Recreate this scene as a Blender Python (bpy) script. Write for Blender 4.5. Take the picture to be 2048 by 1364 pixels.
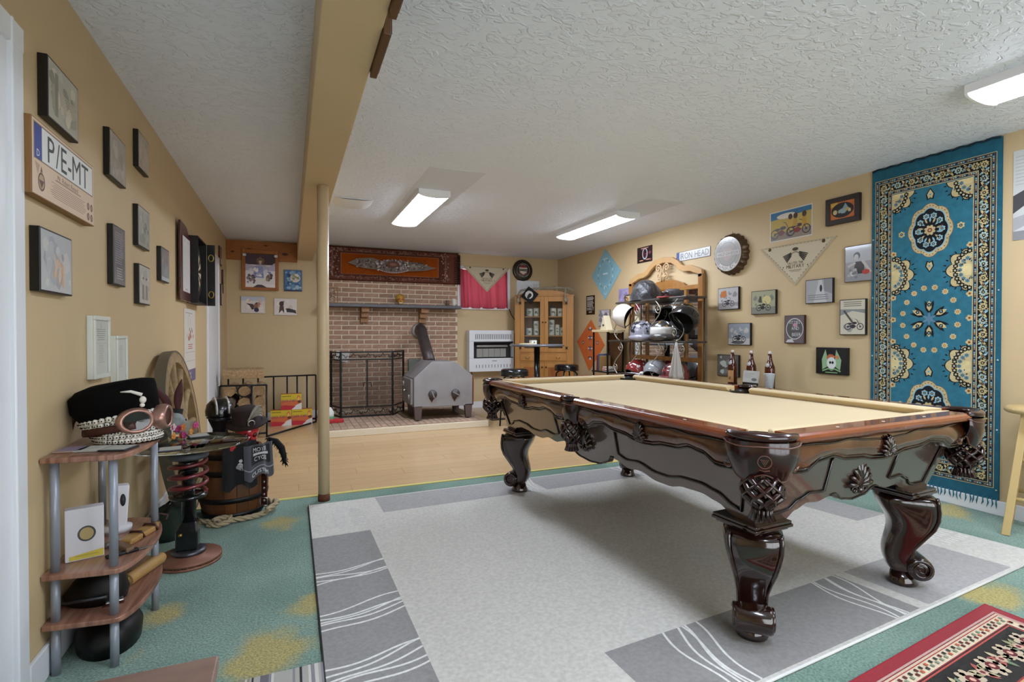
import bpy, bmesh, math, random
from mathutils import Matrix, Vector
from math import sin, cos, pi, radians
random.seed(7)
for o in list(bpy.data.objects): bpy.data.objects.remove(o)
S = bpy.context.scene
C = S.collection
# ------------------------------------------------------------------ camera
CAMH, FPX, YAW, PIT = 1.1629, 1037.18, 0.4041, -0.0118
cam = bpy.data.cameras.new('camera'); cam.sensor_width = 36; cam.lens = FPX/2048*36; cam.clip_start = .02
camo = bpy.data.objects.new('camera', cam); C.objects.link(camo)
camo.location = (0, 0, CAMH); camo.rotation_euler = (pi/2+PIT, 0, -YAW); S.camera = camo
# ------------------------------------------------------------------ daylight outside, exposure
W = bpy.data.worlds.new('world'); S.world = W; W.use_nodes = True
bg = W.node_tree.nodes['Background']; bg.inputs[0].default_value = (.93, .965, 1, 1); bg.inputs[1].default_value = 5.4
S.view_settings.view_transform = 'Standard'; S.view_settings.look = 'None'
S.view_settings.gamma = 1; S.view_settings.use_curve_mapping = False; S.view_settings.exposure = 0.02
LAMP_STRENGTH = 44.0
# ------------------------------------------------------------------ pixel -> ray (image 2048 x 1364)
def ray(u, v):
    a, b, c = (u-1024)/FPX, -(v-682)/FPX, -1.0
    cp, sp = cos(PIT), sin(PIT)
    y = cp*b-sp*c; f = -(sp*b+cp*c)
    return (a*cos(YAW)+f*sin(YAW), -a*sin(YAW)+f*cos(YAW), y)
def onp(u, v, ax, val):
    d = ray(u, v); o = (0, 0, CAMH); t = (val-o[ax])/d[ax]
    return Vector([o[i]+d[i]*t for i in range(3)])
XL, XR, YF, HC = -.7745, 4.1915, 7.82, 2.44
YN = -1.7
onG = lambda u, v, z=0: onp(u, v, 2, z)
onX = lambda u, v, x: onp(u, v, 0, x)
onY = lambda u, v, y=YF: onp(u, v, 1, y)
# ------------------------------------------------------------------ colour + materials
def lin(c):
    if isinstance(c, str):
        c = c.lstrip('#'); c = [int(c[i:i+2], 16)/255 for i in (0, 2, 4)]
    return tuple((x/12.92 if x <= .04045 else ((x+.055)/1.055)**2.4) for x in c[:3])+(1,)
MATS = {}
def mat(name, col, rough=.6, metal=0, spec=.5, coat=0, var=0, vscale=8, bump=0, bscale=40, stretch=(1,1,1), col2=None, trans=0, emit=0, objrand=0, sheen=0, ior=1.45, contrast=.25, coords='Object', detail=4, bdist=.01, sss=0):
    if name in MATS: return MATS[name]
    m = bpy.data.materials.new(name); m.use_nodes = True; nt = m.node_tree; N = nt.nodes; B = N['Principled BSDF']
    c1 = lin(col)
    B.inputs['Base Color'].default_value = c1; B.inputs['Roughness'].default_value = rough; B.inputs['Metallic'].default_value = metal
    B.inputs['Specular IOR Level'].default_value = spec; B.inputs['Coat Weight'].default_value = coat; B.inputs['Coat Roughness'].default_value = .06
    B.inputs['Transmission Weight'].default_value = trans; B.inputs['IOR'].default_value = ior
    if sheen: B.inputs['Sheen Weight'].default_value = sheen
    if emit:
        B.inputs['Emission Color'].default_value = c1; B.inputs['Emission Strength'].default_value = emit
    tc = N.new('ShaderNodeTexCoord'); mp = N.new('ShaderNodeMapping'); mp.inputs['Scale'].default_value = stretch
    nt.links.new(tc.outputs[coords], mp.inputs[0])
    last = None
    if var or col2:
        c2 = lin(col2) if col2 else tuple(x*(1-var) for x in c1[:3])+(1,)
        nz = N.new('ShaderNodeTexNoise'); nz.inputs['Scale'].default_value = vscale; nz.inputs['Detail'].default_value = detail
        nt.links.new(mp.outputs[0], nz.inputs['Vector'])
        rp = N.new('ShaderNodeValToRGB'); rp.color_ramp.elements[0].position = .5-contrast; rp.color_ramp.elements[1].position = .5+contrast
        rp.color_ramp.elements[0].color = c2; rp.color_ramp.elements[1].color = c1
        nt.links.new(nz.outputs[0], rp.inputs[0]); last = rp.outputs[0]
    if objrand:
        oi = N.new('ShaderNodeObjectInfo'); mr = N.new('ShaderNodeMapRange'); mr.inputs[3].default_value = 1-objrand; mr.inputs[4].default_value = 1+objrand
        nt.links.new(oi.outputs['Random'], mr.inputs[0])
        hs = N.new('ShaderNodeHueSaturation'); hs.inputs['Color'].default_value = c1
        nt.links.new(mr.outputs[0], hs.inputs['Value'])
        if last: nt.links.new(last, hs.inputs['Color'])
        last = hs.outputs[0]
    if last: nt.links.new(last, B.inputs['Base Color'])
    if bump:
        nb = N.new('ShaderNodeTexNoise'); nb.inputs['Scale'].default_value = bscale; nb.inputs['Detail'].default_value = 5
        nt.links.new(mp.outputs[0], nb.inputs['Vector'])
        bp = N.new('ShaderNodeBump'); bp.inputs['Strength'].default_value = bump; bp.inputs['Distance'].default_value = bdist
        nt.links.new(nb.outputs[0], bp.inputs['Height']); nt.links.new(bp.outputs[0], B.inputs['Normal'])
    MATS[name] = m; return m
def attr_mat(name, rough=.6, bump=0, bscale=300, coat=0, sheen=0, spec=.4, trans=0, var=0, vscale=30):
    if name in MATS: return MATS[name]
    m = mat(name, (1, 1, 1), rough, bump=bump, bscale=bscale, coat=coat, sheen=sheen, spec=spec, bdist=.004); nt = m.node_tree
    a = nt.nodes.new('ShaderNodeAttribute'); a.attribute_name = 'Col'; src = a.outputs['Color']
    if var:
        nz = nt.nodes.new('ShaderNodeTexNoise'); nz.inputs['Scale'].default_value = vscale; nz.inputs['Detail'].default_value = 6
        tc = nt.nodes.new('ShaderNodeTexCoord'); nt.links.new(tc.outputs['Object'], nz.inputs['Vector'])
        mr = nt.nodes.new('ShaderNodeMapRange'); mr.inputs[1].default_value = .3; mr.inputs[2].default_value = .7; mr.inputs[3].default_value = 1-var; mr.inputs[4].default_value = 1+var
        nt.links.new(nz.outputs[0], mr.inputs[0])
        hs = nt.nodes.new('ShaderNodeHueSaturation'); nt.links.new(mr.outputs[0], hs.inputs['Value']); nt.links.new(src, hs.inputs['Color']); src = hs.outputs[0]
    nt.links.new(src, nt.nodes['Principled BSDF'].inputs['Base Color'])
    return m
# ------------------------------------------------------------------ mesh builder
def T(x=0, y=0, z=0): return Matrix.Translation((x, y, z))
def RZ(a): return Matrix.Rotation(a, 4, 'Z')
def RX(a): return Matrix.Rotation(a, 4, 'X')
def RY(a): return Matrix.Rotation(a, 4, 'Y')
def SC(x, y, z): return Matrix.Diagonal((x, y, z, 1))
class MB:
    def __init__(s): s.v = []; s.f = []; s.sm = []
    def add(s, vs, fs, M=None, smooth=False):
        n = len(s.v)
        for p in vs:
            p = Vector(p)
            s.v.append(tuple(M @ p) if M is not None else tuple(p))
        for f in fs: s.f.append(tuple(i+n for i in f)); s.sm.append(smooth)
        return s
    def box(s, x0, x1, y0, y1, z0, z1, M=None):
        vs = [(x, y, z) for z in (z0, z1) for y in (y0, y1) for x in (x0, x1)]
        return s.add(vs, [(0,2,3,1), (4,5,7,6), (0,1,5,4), (2,6,7,3), (0,4,6,2), (1,3,7,5)], M)
    def prism(s, poly, h0, h1, M=None, smooth=False):
        n = len(poly)
        vs = [(x, y, h0) for x, y in poly]+[(x, y, h1) for x, y in poly]
        s.add(vs, [tuple(range(n-1, -1, -1)), tuple(range(n, 2*n))], M)
        k = len(s.v)-2*n
        for i in range(n):
            j = (i+1) % n; s.f.append((k+i, k+j, k+n+j, k+n+i)); s.sm.append(smooth)
        return s
    def grid(s, P, M=None, smooth=True, wrap=False, close_v=False):
        nu, nv = len(P), len(P[0]); vs = [p for r in P for p in r]; fs = []
        for i in range(nu if wrap else nu-1):
            for j in range(nv if close_v else nv-1):
                a = (i % nu)*nv+j; b = ((i+1) % nu)*nv+j; c = ((i+1) % nu)*nv+(j+1) % nv; d = (i % nu)*nv+(j+1) % nv
                fs.append((a, b, c, d))
        return s.add(vs, fs, M, smooth)
    def loft(s, loops, M=None, smooth=True, caps=True):
        n = len(loops[0]); vs = [p for l in loops for p in l]; fs = []
        for i in range(len(loops)-1):
            for j in range(n):
                k = (j+1) % n; fs.append((i*n+j, i*n+k, (i+1)*n+k, (i+1)*n+j))
        s.add(vs, fs, M, smooth); b = len(s.v)-len(vs)
        if caps:
            s.f.append(tuple(b+i for i in range(n-1, -1, -1))); s.sm.append(False)
            s.f.append(tuple(b+(len(loops)-1)*n+i for i in range(n))); s.sm.append(False)
        return s
    def lathe(s, prof, n=24, M=None, smooth=True):
        P = [[(r*cos(2*pi*i/n), r*sin(2*pi*i/n), z) for r, z in prof] for i in range(n)]
        s.grid(P, M, smooth, wrap=True)
        return s
    def ell(s, c, rx, ry, rz, n=14, m=10, M=None):
        P = [[(c[0]+rx*cos(2*pi*i/n)*sin(pi*j/m), c[1]+ry*sin(2*pi*i/n)*sin(pi*j/m), c[2]-rz*cos(pi*j/m)) for j in range(m+1)] for i in range(n)]
        return s.grid(P, M, True, wrap=True)
    def tube(s, pts, r, n=8, closed=False, M=None, flat=1.0, caps=True):
        pts = [Vector(p) for p in pts]; L = len(pts); loops = []; up = None
        for i, p in enumerate(pts):
            a = pts[(i-1) % L] if (closed or i > 0) else p; b = pts[(i+1) % L] if (closed or i < L-1) else p
            t = (b-a)
            if t.length < 1e-9: t = Vector((0, 0, 1))
            t.normalize()
            if up is None: up = Vector((0, 0, 1)) if abs(t.z) < .9 else Vector((1, 0, 0))
            x = t.cross(up)
            if x.length < 1e-6: x = t.orthogonal()
            x.normalize(); y = x.cross(t).normalized(); up = y
            rr = r[i] if isinstance(r, (list, tuple)) else r
            loops.append([p+x*rr*cos(2*pi*k/n)+y*rr*flat*sin(2*pi*k/n) for k in range(n)])
        if closed:
            P = loops; s.grid(P, M, True, wrap=True, close_v=True)
        else: s.loft(loops, M, True, caps)
        return s
    def build(s, name, m, parent=None, bev=0, seg=2, loc=None, rot=None, autosmooth=False):
        me = bpy.data.meshes.new(name); me.from_pydata(s.v, [], s.f); me.update()
        me.polygons.foreach_set('use_smooth', s.sm)
        me.materials.append(m)
        o = bpy.data.objects.new(name, me); C.objects.link(o)
        if parent: o.parent = parent
        if loc: o.location = loc
        if rot: o.rotation_euler = rot
        if bev:
            b = o.modifiers.new('bevel', 'BEVEL'); b.width = bev; b.segments = seg; b.limit_method = 'ANGLE'; b.angle_limit = radians(35)
        return o
def tag(o, label, cat, group=None):
    o['label'] = label; o['category'] = cat
    if group: o['group'] = group
    return o
def thing(name, label, cat, loc=(0,0,0), rz=0, group=None):
    o = bpy.data.objects.new(name, None); C.objects.link(o); o.empty_display_size = .1
    o.location = loc; o.rotation_euler = (0, 0, rz); return tag(o, label, cat, group)
def struct(o, label=None):
    o['kind'] = 'structure'
    if label: o['label'] = label
    return o
def copy_tree(o, parent=None):
    c = o.copy(); C.objects.link(c)
    if parent: c.parent = parent
    for ch in list(o.children): copy_tree(ch, c)
    return c
# ------------------------------------------------------------------ glyphs of the built-in font, once
GL = {}
def make_glyphs():
    chars = "ABCDEFGHIJKLMNOPQRSTUVWXYZ0123456789abcdefghijklmnopqrstuvwxyz/-.&'"
    tmp = []
    for ch in chars:
        cu = bpy.data.curves.new('g', 'FONT'); cu.body = ch; cu.resolution_u = 2
        o = bpy.data.objects.new('g', cu); C.objects.link(o); tmp.append((ch, o, cu))
    dg = bpy.context.evaluated_depsgraph_get(); dg.update()
    for ch, o, cu in tmp:
        e = o.evaluated_get(dg); me = e.to_mesh()
        vs = [(v.co.x, v.co.y) for v in me.vertices]; fs = [tuple(p.vertices) for p in me.polygons]
        if vs:
            x0 = min(v[0] for v in vs); x1 = max(v[0] for v in vs)
            GL[ch] = ([(x-x0, y) for x, y in vs], fs, x1-x0)
        e.to_mesh_clear()
    for ch, o, cu in tmp:
        bpy.data.objects.remove(o); bpy.data.curves.remove(cu)
make_glyphs()
# ------------------------------------------------------------------ flat print: coloured polygons, metres, (0,0) = lower left
class Draw:
    def __init__(s, w, h, eps=.00002): s.w, s.h, s.eps = w, h, eps; s.v = []; s.f = []; s.c = []; s.L = 0; s.auto = True; s.gain = None
    def _p(s, vs, fs, col):
        n = len(s.v); s.v += [(x, y, s.L*s.eps) for x, y in vs]
        if s.gain and isinstance(col, str):                 # paints glare onto glossy prints: lifts every colour
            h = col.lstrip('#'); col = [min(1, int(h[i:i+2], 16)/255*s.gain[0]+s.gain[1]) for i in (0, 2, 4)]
        for f in fs: s.f.append(tuple(i+n for i in f)); s.c.append(lin(col))
        if s.auto: s.L += 1
    def poly(s, pts, col): s._p([(x*s.w, y*s.h) for x, y in pts], [tuple(range(len(pts)))], col); return s
    def rect(s, x0, y0, x1, y1, col): return s.poly([(x0, y0), (x1, y0), (x1, y1), (x0, y1)], col)
    def bg(s, col): return s.rect(0, 0, 1, 1, col)
    def ell(s, x, y, rx, ry, col, n=20, a0=0, a1=2*pi): # rx, ry in metres, x y in fractions
        pts = [(x*s.w+rx*cos(a0+(a1-a0)*i/n), y*s.h+ry*sin(a0+(a1-a0)*i/n)) for i in range(n+(0 if a1-a0 > 6.28 else 1))]
        s._p(pts, [tuple(range(len(pts)))], col); return s
    def ring(s, x, y, r, w, col, n=24, ry=None, a0=0, a1=2*pi):
        ry = ry or r; vs = []
        for i in range(n+1):
            a = a0+(a1-a0)*i/n
            vs += [(x*s.w+r*cos(a), y*s.h+ry*sin(a)), (x*s.w+(r-w)*cos(a), y*s.h+(ry-w)*sin(a))]
        s._p(vs, [(2*i, 2*i+2, 2*i+3, 2*i+1) for i in range(n)], col); return s
    def line(s, pts, w, col):
        P = [(x*s.w, y*s.h) for x, y in pts]; vs = []; n = len(P)
        for i, (x, y) in enumerate(P):
            a = P[max(0, i-1)]; b = P[min(n-1, i+1)]; dx, dy = b[0]-a[0], b[1]-a[1]; l = math.hypot(dx, dy) or 1
            vs += [(x-dy/l*w/2, y+dx/l*w/2), (x+dy/l*w/2, y-dx/l*w/2)]
        s._p(vs, [(2*i, 2*i+1, 2*i+3, 2*i+2) for i in range(n-1)], col); return s
    def text(s, t, x, y, hgt, col, maxw=None, al='c', curve=None, sx=1):
        # hgt = cap height (m); x, y fractions of the anchor; curve = (radius, centre angle) writes along an arc
        k = hgt/.69; gap = .09; adv = []; tot = 0
        for ch in t:
            w = .32 if ch not in GL else GL[ch][2]; adv.append((tot, w)); tot += w+gap
        tot -= gap; kx = k*sx
        if maxw and tot*kx > maxw: kx = maxw/tot
        ox = {'c': -tot*kx/2, 'l': 0, 'r': -tot*kx}[al]; X, Y = x*s.w, y*s.h; vs = []; fs = []
        for ch, (p, w) in zip(t, adv):
            if ch not in GL: continue
            g = GL[ch]; n = len(vs)
            for gx, gy in g[0]:
                px, py = ox+(p+gx)*kx, gy*k
                if curve:
                    R, a0 = curve; a = a0-px/abs(R) if R > 0 else a0+px/abs(R)
                    rr = (R+py) if R > 0 else (abs(R)-py)
                    vs.append((X+rr*cos(a), Y+rr*sin(a)))
                else: vs.append((X+px, Y+py-hgt/2))
            fs += [tuple(i+n for i in f) for f in g[1]]
        s._p(vs, fs, col); return s
    def lines(s, x0, x1, y0, y1, n, col, ragged=.3, w=.35, center=False):
        """rows of illegible small print"""
        s.auto = False; dy = (y1-y0)/max(1, n)
        for i in range(n):
            y = y1-(i+.5)*dy; l = (x1-x0)*(1-random.random()*ragged); a = x0 if not center else (x0+x1-l)/2
            s.rect(a, y-dy*w/2, a+l, y+dy*w/2, col)
        s.auto = True; s.L += 1; return s
    def blobs(s, n, cols, r0, r1, x0=0, y0=0, x1=1, y1=1, seed=1, sq=1):
        rnd = random.Random(seed)
        for i in range(n):
            r = r0+(r1-r0)*rnd.random(); cx = x0*s.w+r+rnd.random()*max(0, (x1-x0)*s.w-2*r); cy = y0*s.h+r*sq+rnd.random()*max(0, (y1-y0)*s.h-2*r*sq)
            m = 9; pts = [(cx+r*cos(2*pi*k/m)*(.6+.4*rnd.random()), cy+r*sq*sin(2*pi*k/m)*(.6+.4*rnd.random())) for k in range(m)]
            s._p(pts, [tuple(range(m))], rnd.choice(cols))
        return s
    def build(s, name, parent, mat_, x0=0, y0=0, z0=0, plane='XZ', warp=None):
        me = bpy.data.meshes.new(name)
        if warp: vs = [warp(x, y, d) for x, y, d in s.v]
        elif plane == 'XZ': vs = [(x0+x, y0-d, z0+y) for x, y, d in s.v]
        else: vs = [(x0+x, y0+y, z0+d) for x, y, d in s.v]
        me.from_pydata(vs, [], s.f); me.update()
        ca = me.color_attributes.new('Col', 'FLOAT_COLOR', 'CORNER'); buf = []
        for p, c in zip(me.polygons, s.c): buf += list(c)*p.loop_total
        ca.data.foreach_set('color', buf); me.materials.append(mat_)
        o = bpy.data.objects.new(name, me); C.objects.link(o)
        if parent: o.parent = parent
        return o
def moto(d, x, y, s, col, col2=None, flip=1):
    """side view of a motorcycle; x, y fractions of the wheel base middle, s = wheel radius (m)"""
    W_, H_ = d.w, d.h; col2 = col2 or col
    f = lambda px, py: (x+flip*px*s/W_, y+py*s/H_)
    for px in (-1.7, 1.9): d.ring(*f(px, 1), s, s*.22, col); d.ell(*f(px, 1), s*.25, s*.25, col, 8)
    d.line([f(-1.7, 1), f(-.9, 1.2), f(.7, 1.1)], s*.3, col); d.line([f(1.9, 1), f(.9, 3)], s*.16, col); d.line([f(.9, 3), f(.3, 3.2)], s*.12, col)
    d.ell(*f(-.2, 1.1), s*.75, s*.6, col2, 12); d.ell(*f(.25, 2.05), s*.75, s*.36, col, 12); d.ell(*f(-1.1, 1.9), s*.7, s*.25, col, 10)
PRINT = attr_mat('print_paper', .45, spec=.3); PRINT_GLOSS = attr_mat('print_gloss', .18, coat=.4); CLOTHP = attr_mat('print_cloth', .85, bump=.3, bscale=600, sheen=.2)
# ================================================================== THE ROOM
M_WALL = mat('tan_wall_paint', '#c9b188', .5, var=.05, vscale=3, bump=.06, bscale=160)
M_WHITE = mat('white_trim_paint', '#dfe1e4', .35, bump=.03, bscale=60)
def ceiling_mat():
    m = mat('textured_ceiling_paint', '#e6edf8', .55, var=.03, vscale=2); nt = m.node_tree; N = nt.nodes
    tc = N.new('ShaderNodeTexCoord'); mp = N.new('ShaderNodeMapping'); mp.inputs['Scale'].default_value = (1, 1.5, 1); nt.links.new(tc.outputs['Object'], mp.inputs[0])
    nz = N.new('ShaderNodeTexNoise'); nz.inputs['Scale'].default_value = 16; nz.inputs['Detail'].default_value = 3; nz.inputs['Distortion'].default_value = 1.2; nt.links.new(mp.outputs[0], nz.inputs['Vector'])
    rp = N.new('ShaderNodeValToRGB'); rp.color_ramp.elements[0].position = .50; rp.color_ramp.elements[1].position = .60; nt.links.new(nz.outputs[0], rp.inputs[0])
    bp = N.new('ShaderNodeBump'); bp.inputs['Strength'].default_value = .6; bp.inputs['Distance'].default_value = .008; nt.links.new(rp.outputs[0], bp.inputs['Height']); nt.links.new(bp.outputs[0], N['Principled BSDF'].inputs['Normal'])
    return m
M_CEIL = ceiling_mat()
def carpet_mat():
    m = mat('green_carpet', '#6f9585', .95, spec=.1, sheen=.3); nt = m.node_tree; N = nt.nodes; B = N['Principled BSDF']
    tc = N.new('ShaderNodeTexCoord')
    def noise(sc, det=4, dist=0):
        n = N.new('ShaderNodeTexNoise'); n.inputs['Scale'].default_value = sc; n.inputs['Detail'].default_value = det; n.inputs['Distortion'].default_value = dist; nt.links.new(tc.outputs['Object'], n.inputs['Vector']); return n
    def ramp(n, p0, p1, c0, c1):
        r = N.new('ShaderNodeValToRGB'); r.color_ramp.elements[0].position = p0; r.color_ramp.elements[1].position = p1; r.color_ramp.elements[0].color = c0; r.color_ramp.elements[1].color = c1; nt.links.new(n.outputs[0], r.inputs[0]); return r
    base = ramp(noise(1.7, 5), .3, .7, lin('#628575'), lin('#88a796')); fine = ramp(noise(110, 4), .3, .7, (.55, .55, .55, 1), (1.3, 1.3, 1.3, 1))
    yel = ramp(noise(1.35, 4, .6), 0.64, .74, (0, 0, 0, 1), (1, 1, 1, 1))
    # worn yellow patches where the carpet shows them
    warp = noise(5, 3); prev = yel.outputs[0]
    for px, py, r in [(onG(u, v).x, onG(u, v).y, r) for u, v, r in ((545, 1300, .17), (505, 1330, .14), (575, 1045, .13), (622, 1205, .12), (1880, 1018, .2), (1990, 1195, .16), (700, 1180, .05), (330, 1230, .1))]:
        dv = N.new('ShaderNodeVectorMath'); dv.operation = 'DISTANCE'; dv.inputs[1].default_value = (px, py, 0); nt.links.new(tc.outputs['Object'], dv.inputs[0])
        ad = N.new('ShaderNodeMath'); ad.operation = 'MULTIPLY_ADD'; nt.links.new(warp.outputs[0], ad.inputs[0]); ad.inputs[1].default_value = .35; nt.links.new(dv.outputs['Value'], ad.inputs[2])
        mr = N.new('ShaderNodeMapRange'); mr.inputs[1].default_value = r+.17; mr.inputs[2].default_value = r+.08; nt.links.new(ad.outputs[0], mr.inputs[0])
        mm = N.new('ShaderNodeMath'); mm.operation = 'MAXIMUM'; nt.links.new(prev, mm.inputs[0]); nt.links.new(mr.outputs[0], mm.inputs[1]); prev = mm.outputs[0]
    mx = N.new('ShaderNodeMix'); mx.data_type = 'RGBA'; nt.links.new(prev, mx.inputs[0]); nt.links.new(base.outputs[0], mx.inputs[6]); mx.inputs[7].default_value = lin('#b0a35c')
    mu = N.new('ShaderNodeMix'); mu.data_type = 'RGBA'; mu.blend_type = 'MULTIPLY'; mu.inputs[0].default_value = 1; nt.links.new(mx.outputs[2], mu.inputs[6]); nt.links.new(fine.outputs[0], mu.inputs[7])
    nt.links.new(mu.outputs[2], B.inputs['Base Color'])
    bp = N.new('ShaderNodeBump'); bp.inputs['Strength'].default_value = .9; bp.inputs['Distance'].default_value = .012; nt.links.new(noise(130, 4).outputs[0], bp.inputs['Height']); nt.links.new(bp.outputs[0], B.inputs['Normal'])
    return m
YS = 3.98                                                  # carpet / wood seam
struct(MB().box(XL-.15, XR+.15, YN-.15, YS, -.1, 0).build('floor', carpet_mat()), 'green cut-pile carpet with yellow patches')
fw = MB().box(XL-.15, XR+.15, YS, YF+.15, -.1, -.012).build('floor_wood', mat('floor_joint', '#7d6142', .8)); struct(fw, 'honey-coloured wood plank floor in front of the fireplace')
M_PLANK = mat('honey_oak_plank', '#cdae82', .32, col2='#bd9b70', vscale=5, stretch=(1.2, 14, 1), objrand=.045, coat=.25, contrast=.3)
PL = {}
row, pw = 0, .175
while YS+.02+row*pw < YF-.01:
    y0 = YS+.02+row*pw; w = min(pw, YF-y0)-.0016; x = XL-(row*.37 % 1.2)
    while x < XR:
        a, b = max(x, XL), min(x+1.2, XR)
        if b-a > .03:
            k = (round(b-a, 3), round(w, 3))
            if k not in PL:
                q = MB().box(0, b-a-.0016, 0, w, -.012, 0).build('plank', M_PLANK); PL[k] = q.data; bpy.data.objects.remove(q)
            p = bpy.data.objects.new('plank', PL[k]); C.objects.link(p); p.parent = fw; p.location = (a, y0, 0)
        x += 1.2
    row += 1
struct(MB().box(XL, XR, YS-.012, YS+.02, -.01, .006).build('trim_1', mat('yellow_carpet_edge', '#cfc274', .9)), 'yellow edge strip between green carpet and wood floor')
ce = struct(MB().box(XL-.15, XR+.15, YN-.15, YF+.15, HC, HC+.1).build('ceiling', M_CEIL), 'textured white ceiling')
M_PATCH = mat('ceiling_patch_paint', '#d6dce6', .6, bump=.15, bscale=30)
MB().box(.98, 1.43, 3.87, 4.98, HC-.002, HC+.01).build('ceiling_patch', M_PATCH, ce)
MB().box(3.09, 3.50, 3.97, 4.9, HC-.002, HC+.01).build('ceiling_patch', M_PATCH, ce)
# near wall behind the view: added glazed doors, unseen, brighten the room
wn = MB(); GX0, GX1, GZ1 = .1, 3.9, 2.12
wn.box(XL-.15, GX0, YN-.15, YN, 0, HC); wn.box(GX1, XR+.15, YN-.15, YN, 0, HC); wn.box(GX0, GX1, YN-.15, YN, GZ1, HC)
struct(wn.build('wall_near', M_WALL))
w2 = MB(); nx = 4
for k in range(nx+1): xx = GX0+(GX1-GX0)*k/nx; w2.box(xx-.03, xx+.03, YN-.1, YN-.05, 0, GZ1)
w2.box(GX0, GX1, YN-.1, YN-.05, 0, .06); w2.box(GX0, GX1, YN-.1, YN-.05, GZ1-.06, GZ1)
w2 = struct(w2.build('added_fill_window', M_WHITE), 'added glazed doors behind the view, for fill daylight')
for k in range(nx): MB().box(GX0+(GX1-GX0)*k/nx+.03, GX0+(GX1-GX0)*(k+1)/nx-.03, YN-.078, YN-.074, .06, GZ1-.06).build('pane', mat('window_glass', '#ffffff', .0, trans=1), w2)  # panes of the added fill window, unseen
struct(MB().box(XL-.15, XL, YN, YF, 0, HC).build('wall_left', M_WALL))
struct(MB().box(XR, XR+.15, YN, YF, 0, HC).build('wall_right', M_WALL))
# far wall with a window hole
WX0, WX1, WZ0, WZ1 = 2.47, 3.24, 1.60, 2.20
wf = MB()
wf.box(XL-.15, WX0, YF, YF+.15, 0, HC); wf.box(WX1, XR+.15, YF, YF+.15, 0, HC); wf.box(WX0, WX1, YF, YF+.15, 0, WZ0); wf.box(WX0, WX1, YF, YF+.15, WZ1, HC)
wf = struct(wf.build('wall_far', M_WALL))
# beam and post
BX0, BX1, BZ = .095, .2945, 2.2026
struct(MB().box(BX0, BX1, YN, YF, BZ, HC).build('beam', M_WALL, bev=.004), 'tan painted ceiling beam running to the far wall')
t = thing('support_post', 'round tan steel post with rusty foot holding up the beam', 'post', (.213, 3.86, 0)); t['kind'] = 'structure'
MB().lathe([(.0, .05), (.0385, .05), (.0385, BZ), (0, BZ)], 28).build('shaft', mat('post_paint', '#cbb48f', .35, bump=.04, bscale=30), t)
MB().lathe([(.0, 0), (.04, 0), (.041, .02), (.039, .05), (0, .05)], 28).build('foot', mat('rusty_steel', '#6b3a25', .8, var=.4, vscale=60), t)
# baseboards
for n, b in (('baseboard_right', (XR-.014, XR, YN, YF, 0, .095)), ('baseboard_left', (XL, XL+.014, 2.1, 5.9, 0, .11)), ('baseboard_far', (2.42, 3.3, YF-.014, YF, 0, .1)), ('baseboard_far_left', (XL, .36, YF-.014, YF, 0, .1))):
    struct(MB().box(*b).build(n, M_WHITE, bev=.004))
# doors: white casing at the left edge of the view, white door deep in the left wall, white door behind the cabinet
d2 = MB()
for a, b, th in ((2.02, 2.09, .016), (2.005, 2.02, .022)): d2.box(XL, XL+th, a, b, 0, 2.11)
d2.box(XL, XL+.018, 1.02, 2.09, 2.035, 2.11); d2.box(XL, XL+.018, 1.02, 1.09, 0, 2.035)
d2 = struct(d2.build('door_1', M_WHITE, bev=.004), 'white door casing at the left edge')
MB().box(XL, XL+.008, 1.09, 2.005, .005, 2.035).build('door_leaf', M_WHITE, d2)
d1 = MB()
for y0, y1, z0, z1 in ((5.98, 6.05, 0, 2.06), (6.86, 6.93, 0, 2.06), (6.05, 6.86, 1.99, 2.06)): d1.box(XL, XL+.02, y0, y1, z0, z1)
d1 = struct(d1.build('door_2', M_WHITE, bev=.004), 'white door in the left wall past the dartboard')
MB().box(XL, XL+.012, 6.05, 6.86, .005, 1.99).build('door_leaf', M_WHITE, d1)
d3 = struct(MB().box(3.42, 3.49, YF-.02, YF, 0, 2.06).box(3.76, 3.83, YF-.02, YF, 0, 2.06).box(3.49, 3.76, YF-.02, YF, 1.99, 2.06).build('door_3', M_WHITE, bev=.004), 'narrow white door behind the pine cabinet')
MB().box(3.49, 3.76, YF-.012, YF, .005, 1.99).build('door_leaf', M_WHITE, d3)
# window
w = struct(MB().box(2.41, WX0, YF-.02, YF, 1.565, 2.25).box(WX1, 3.305, YF-.02, YF, 1.565, 2.25).box(WX0, WX1, YF-.02, YF, 2.2, 2.25).box(WX0, WX1, YF-.035, YF, 1.565, 1.6).build('window_1', M_WHITE, bev=.004), 'white framed basement window behind a red curtain')
MB().box(WX0, WX1, YF+.07, YF+.074, WZ0, WZ1).build('pane', mat('window_glass', '#ffffff', .0, trans=1), w)
MB().box((WX0+WX1)/2-.015, (WX0+WX1)/2+.015, YF+.06, YF+.085, WZ0, WZ1).build('mullion', M_WHITE, w)
# pine board across the top of the far wall, left of the beam
M_PINE = mat('orange_pine', '#a8651f', .4, col2='#8a4a12', vscale=4, stretch=(1.2, 1, 12), coat=.3, contrast=.3)
pb = MB().box(XL, BX0, YF-.03, YF, 2.165, 2.425).build('pine_board', M_PINE, bev=.003); tag(pb, 'orange knotty pine board across the top of the far wall', 'board')
kn = mat('pine_knot', '#4a1e08', .5)
for kx, kz, r in ((-.70, 2.27, .016), (-.50, 2.31, .022), (-.06, 2.27, .026), (-.3, 2.37, .014)): MB().lathe([(0, 0), (r, 0), (r*.9, .001), (0, .001)], 12, T(kx, YF-.0302, kz) @ RX(pi/2) @ SC(1.5, .7, 1)).build('knot', kn, pb)
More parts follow.
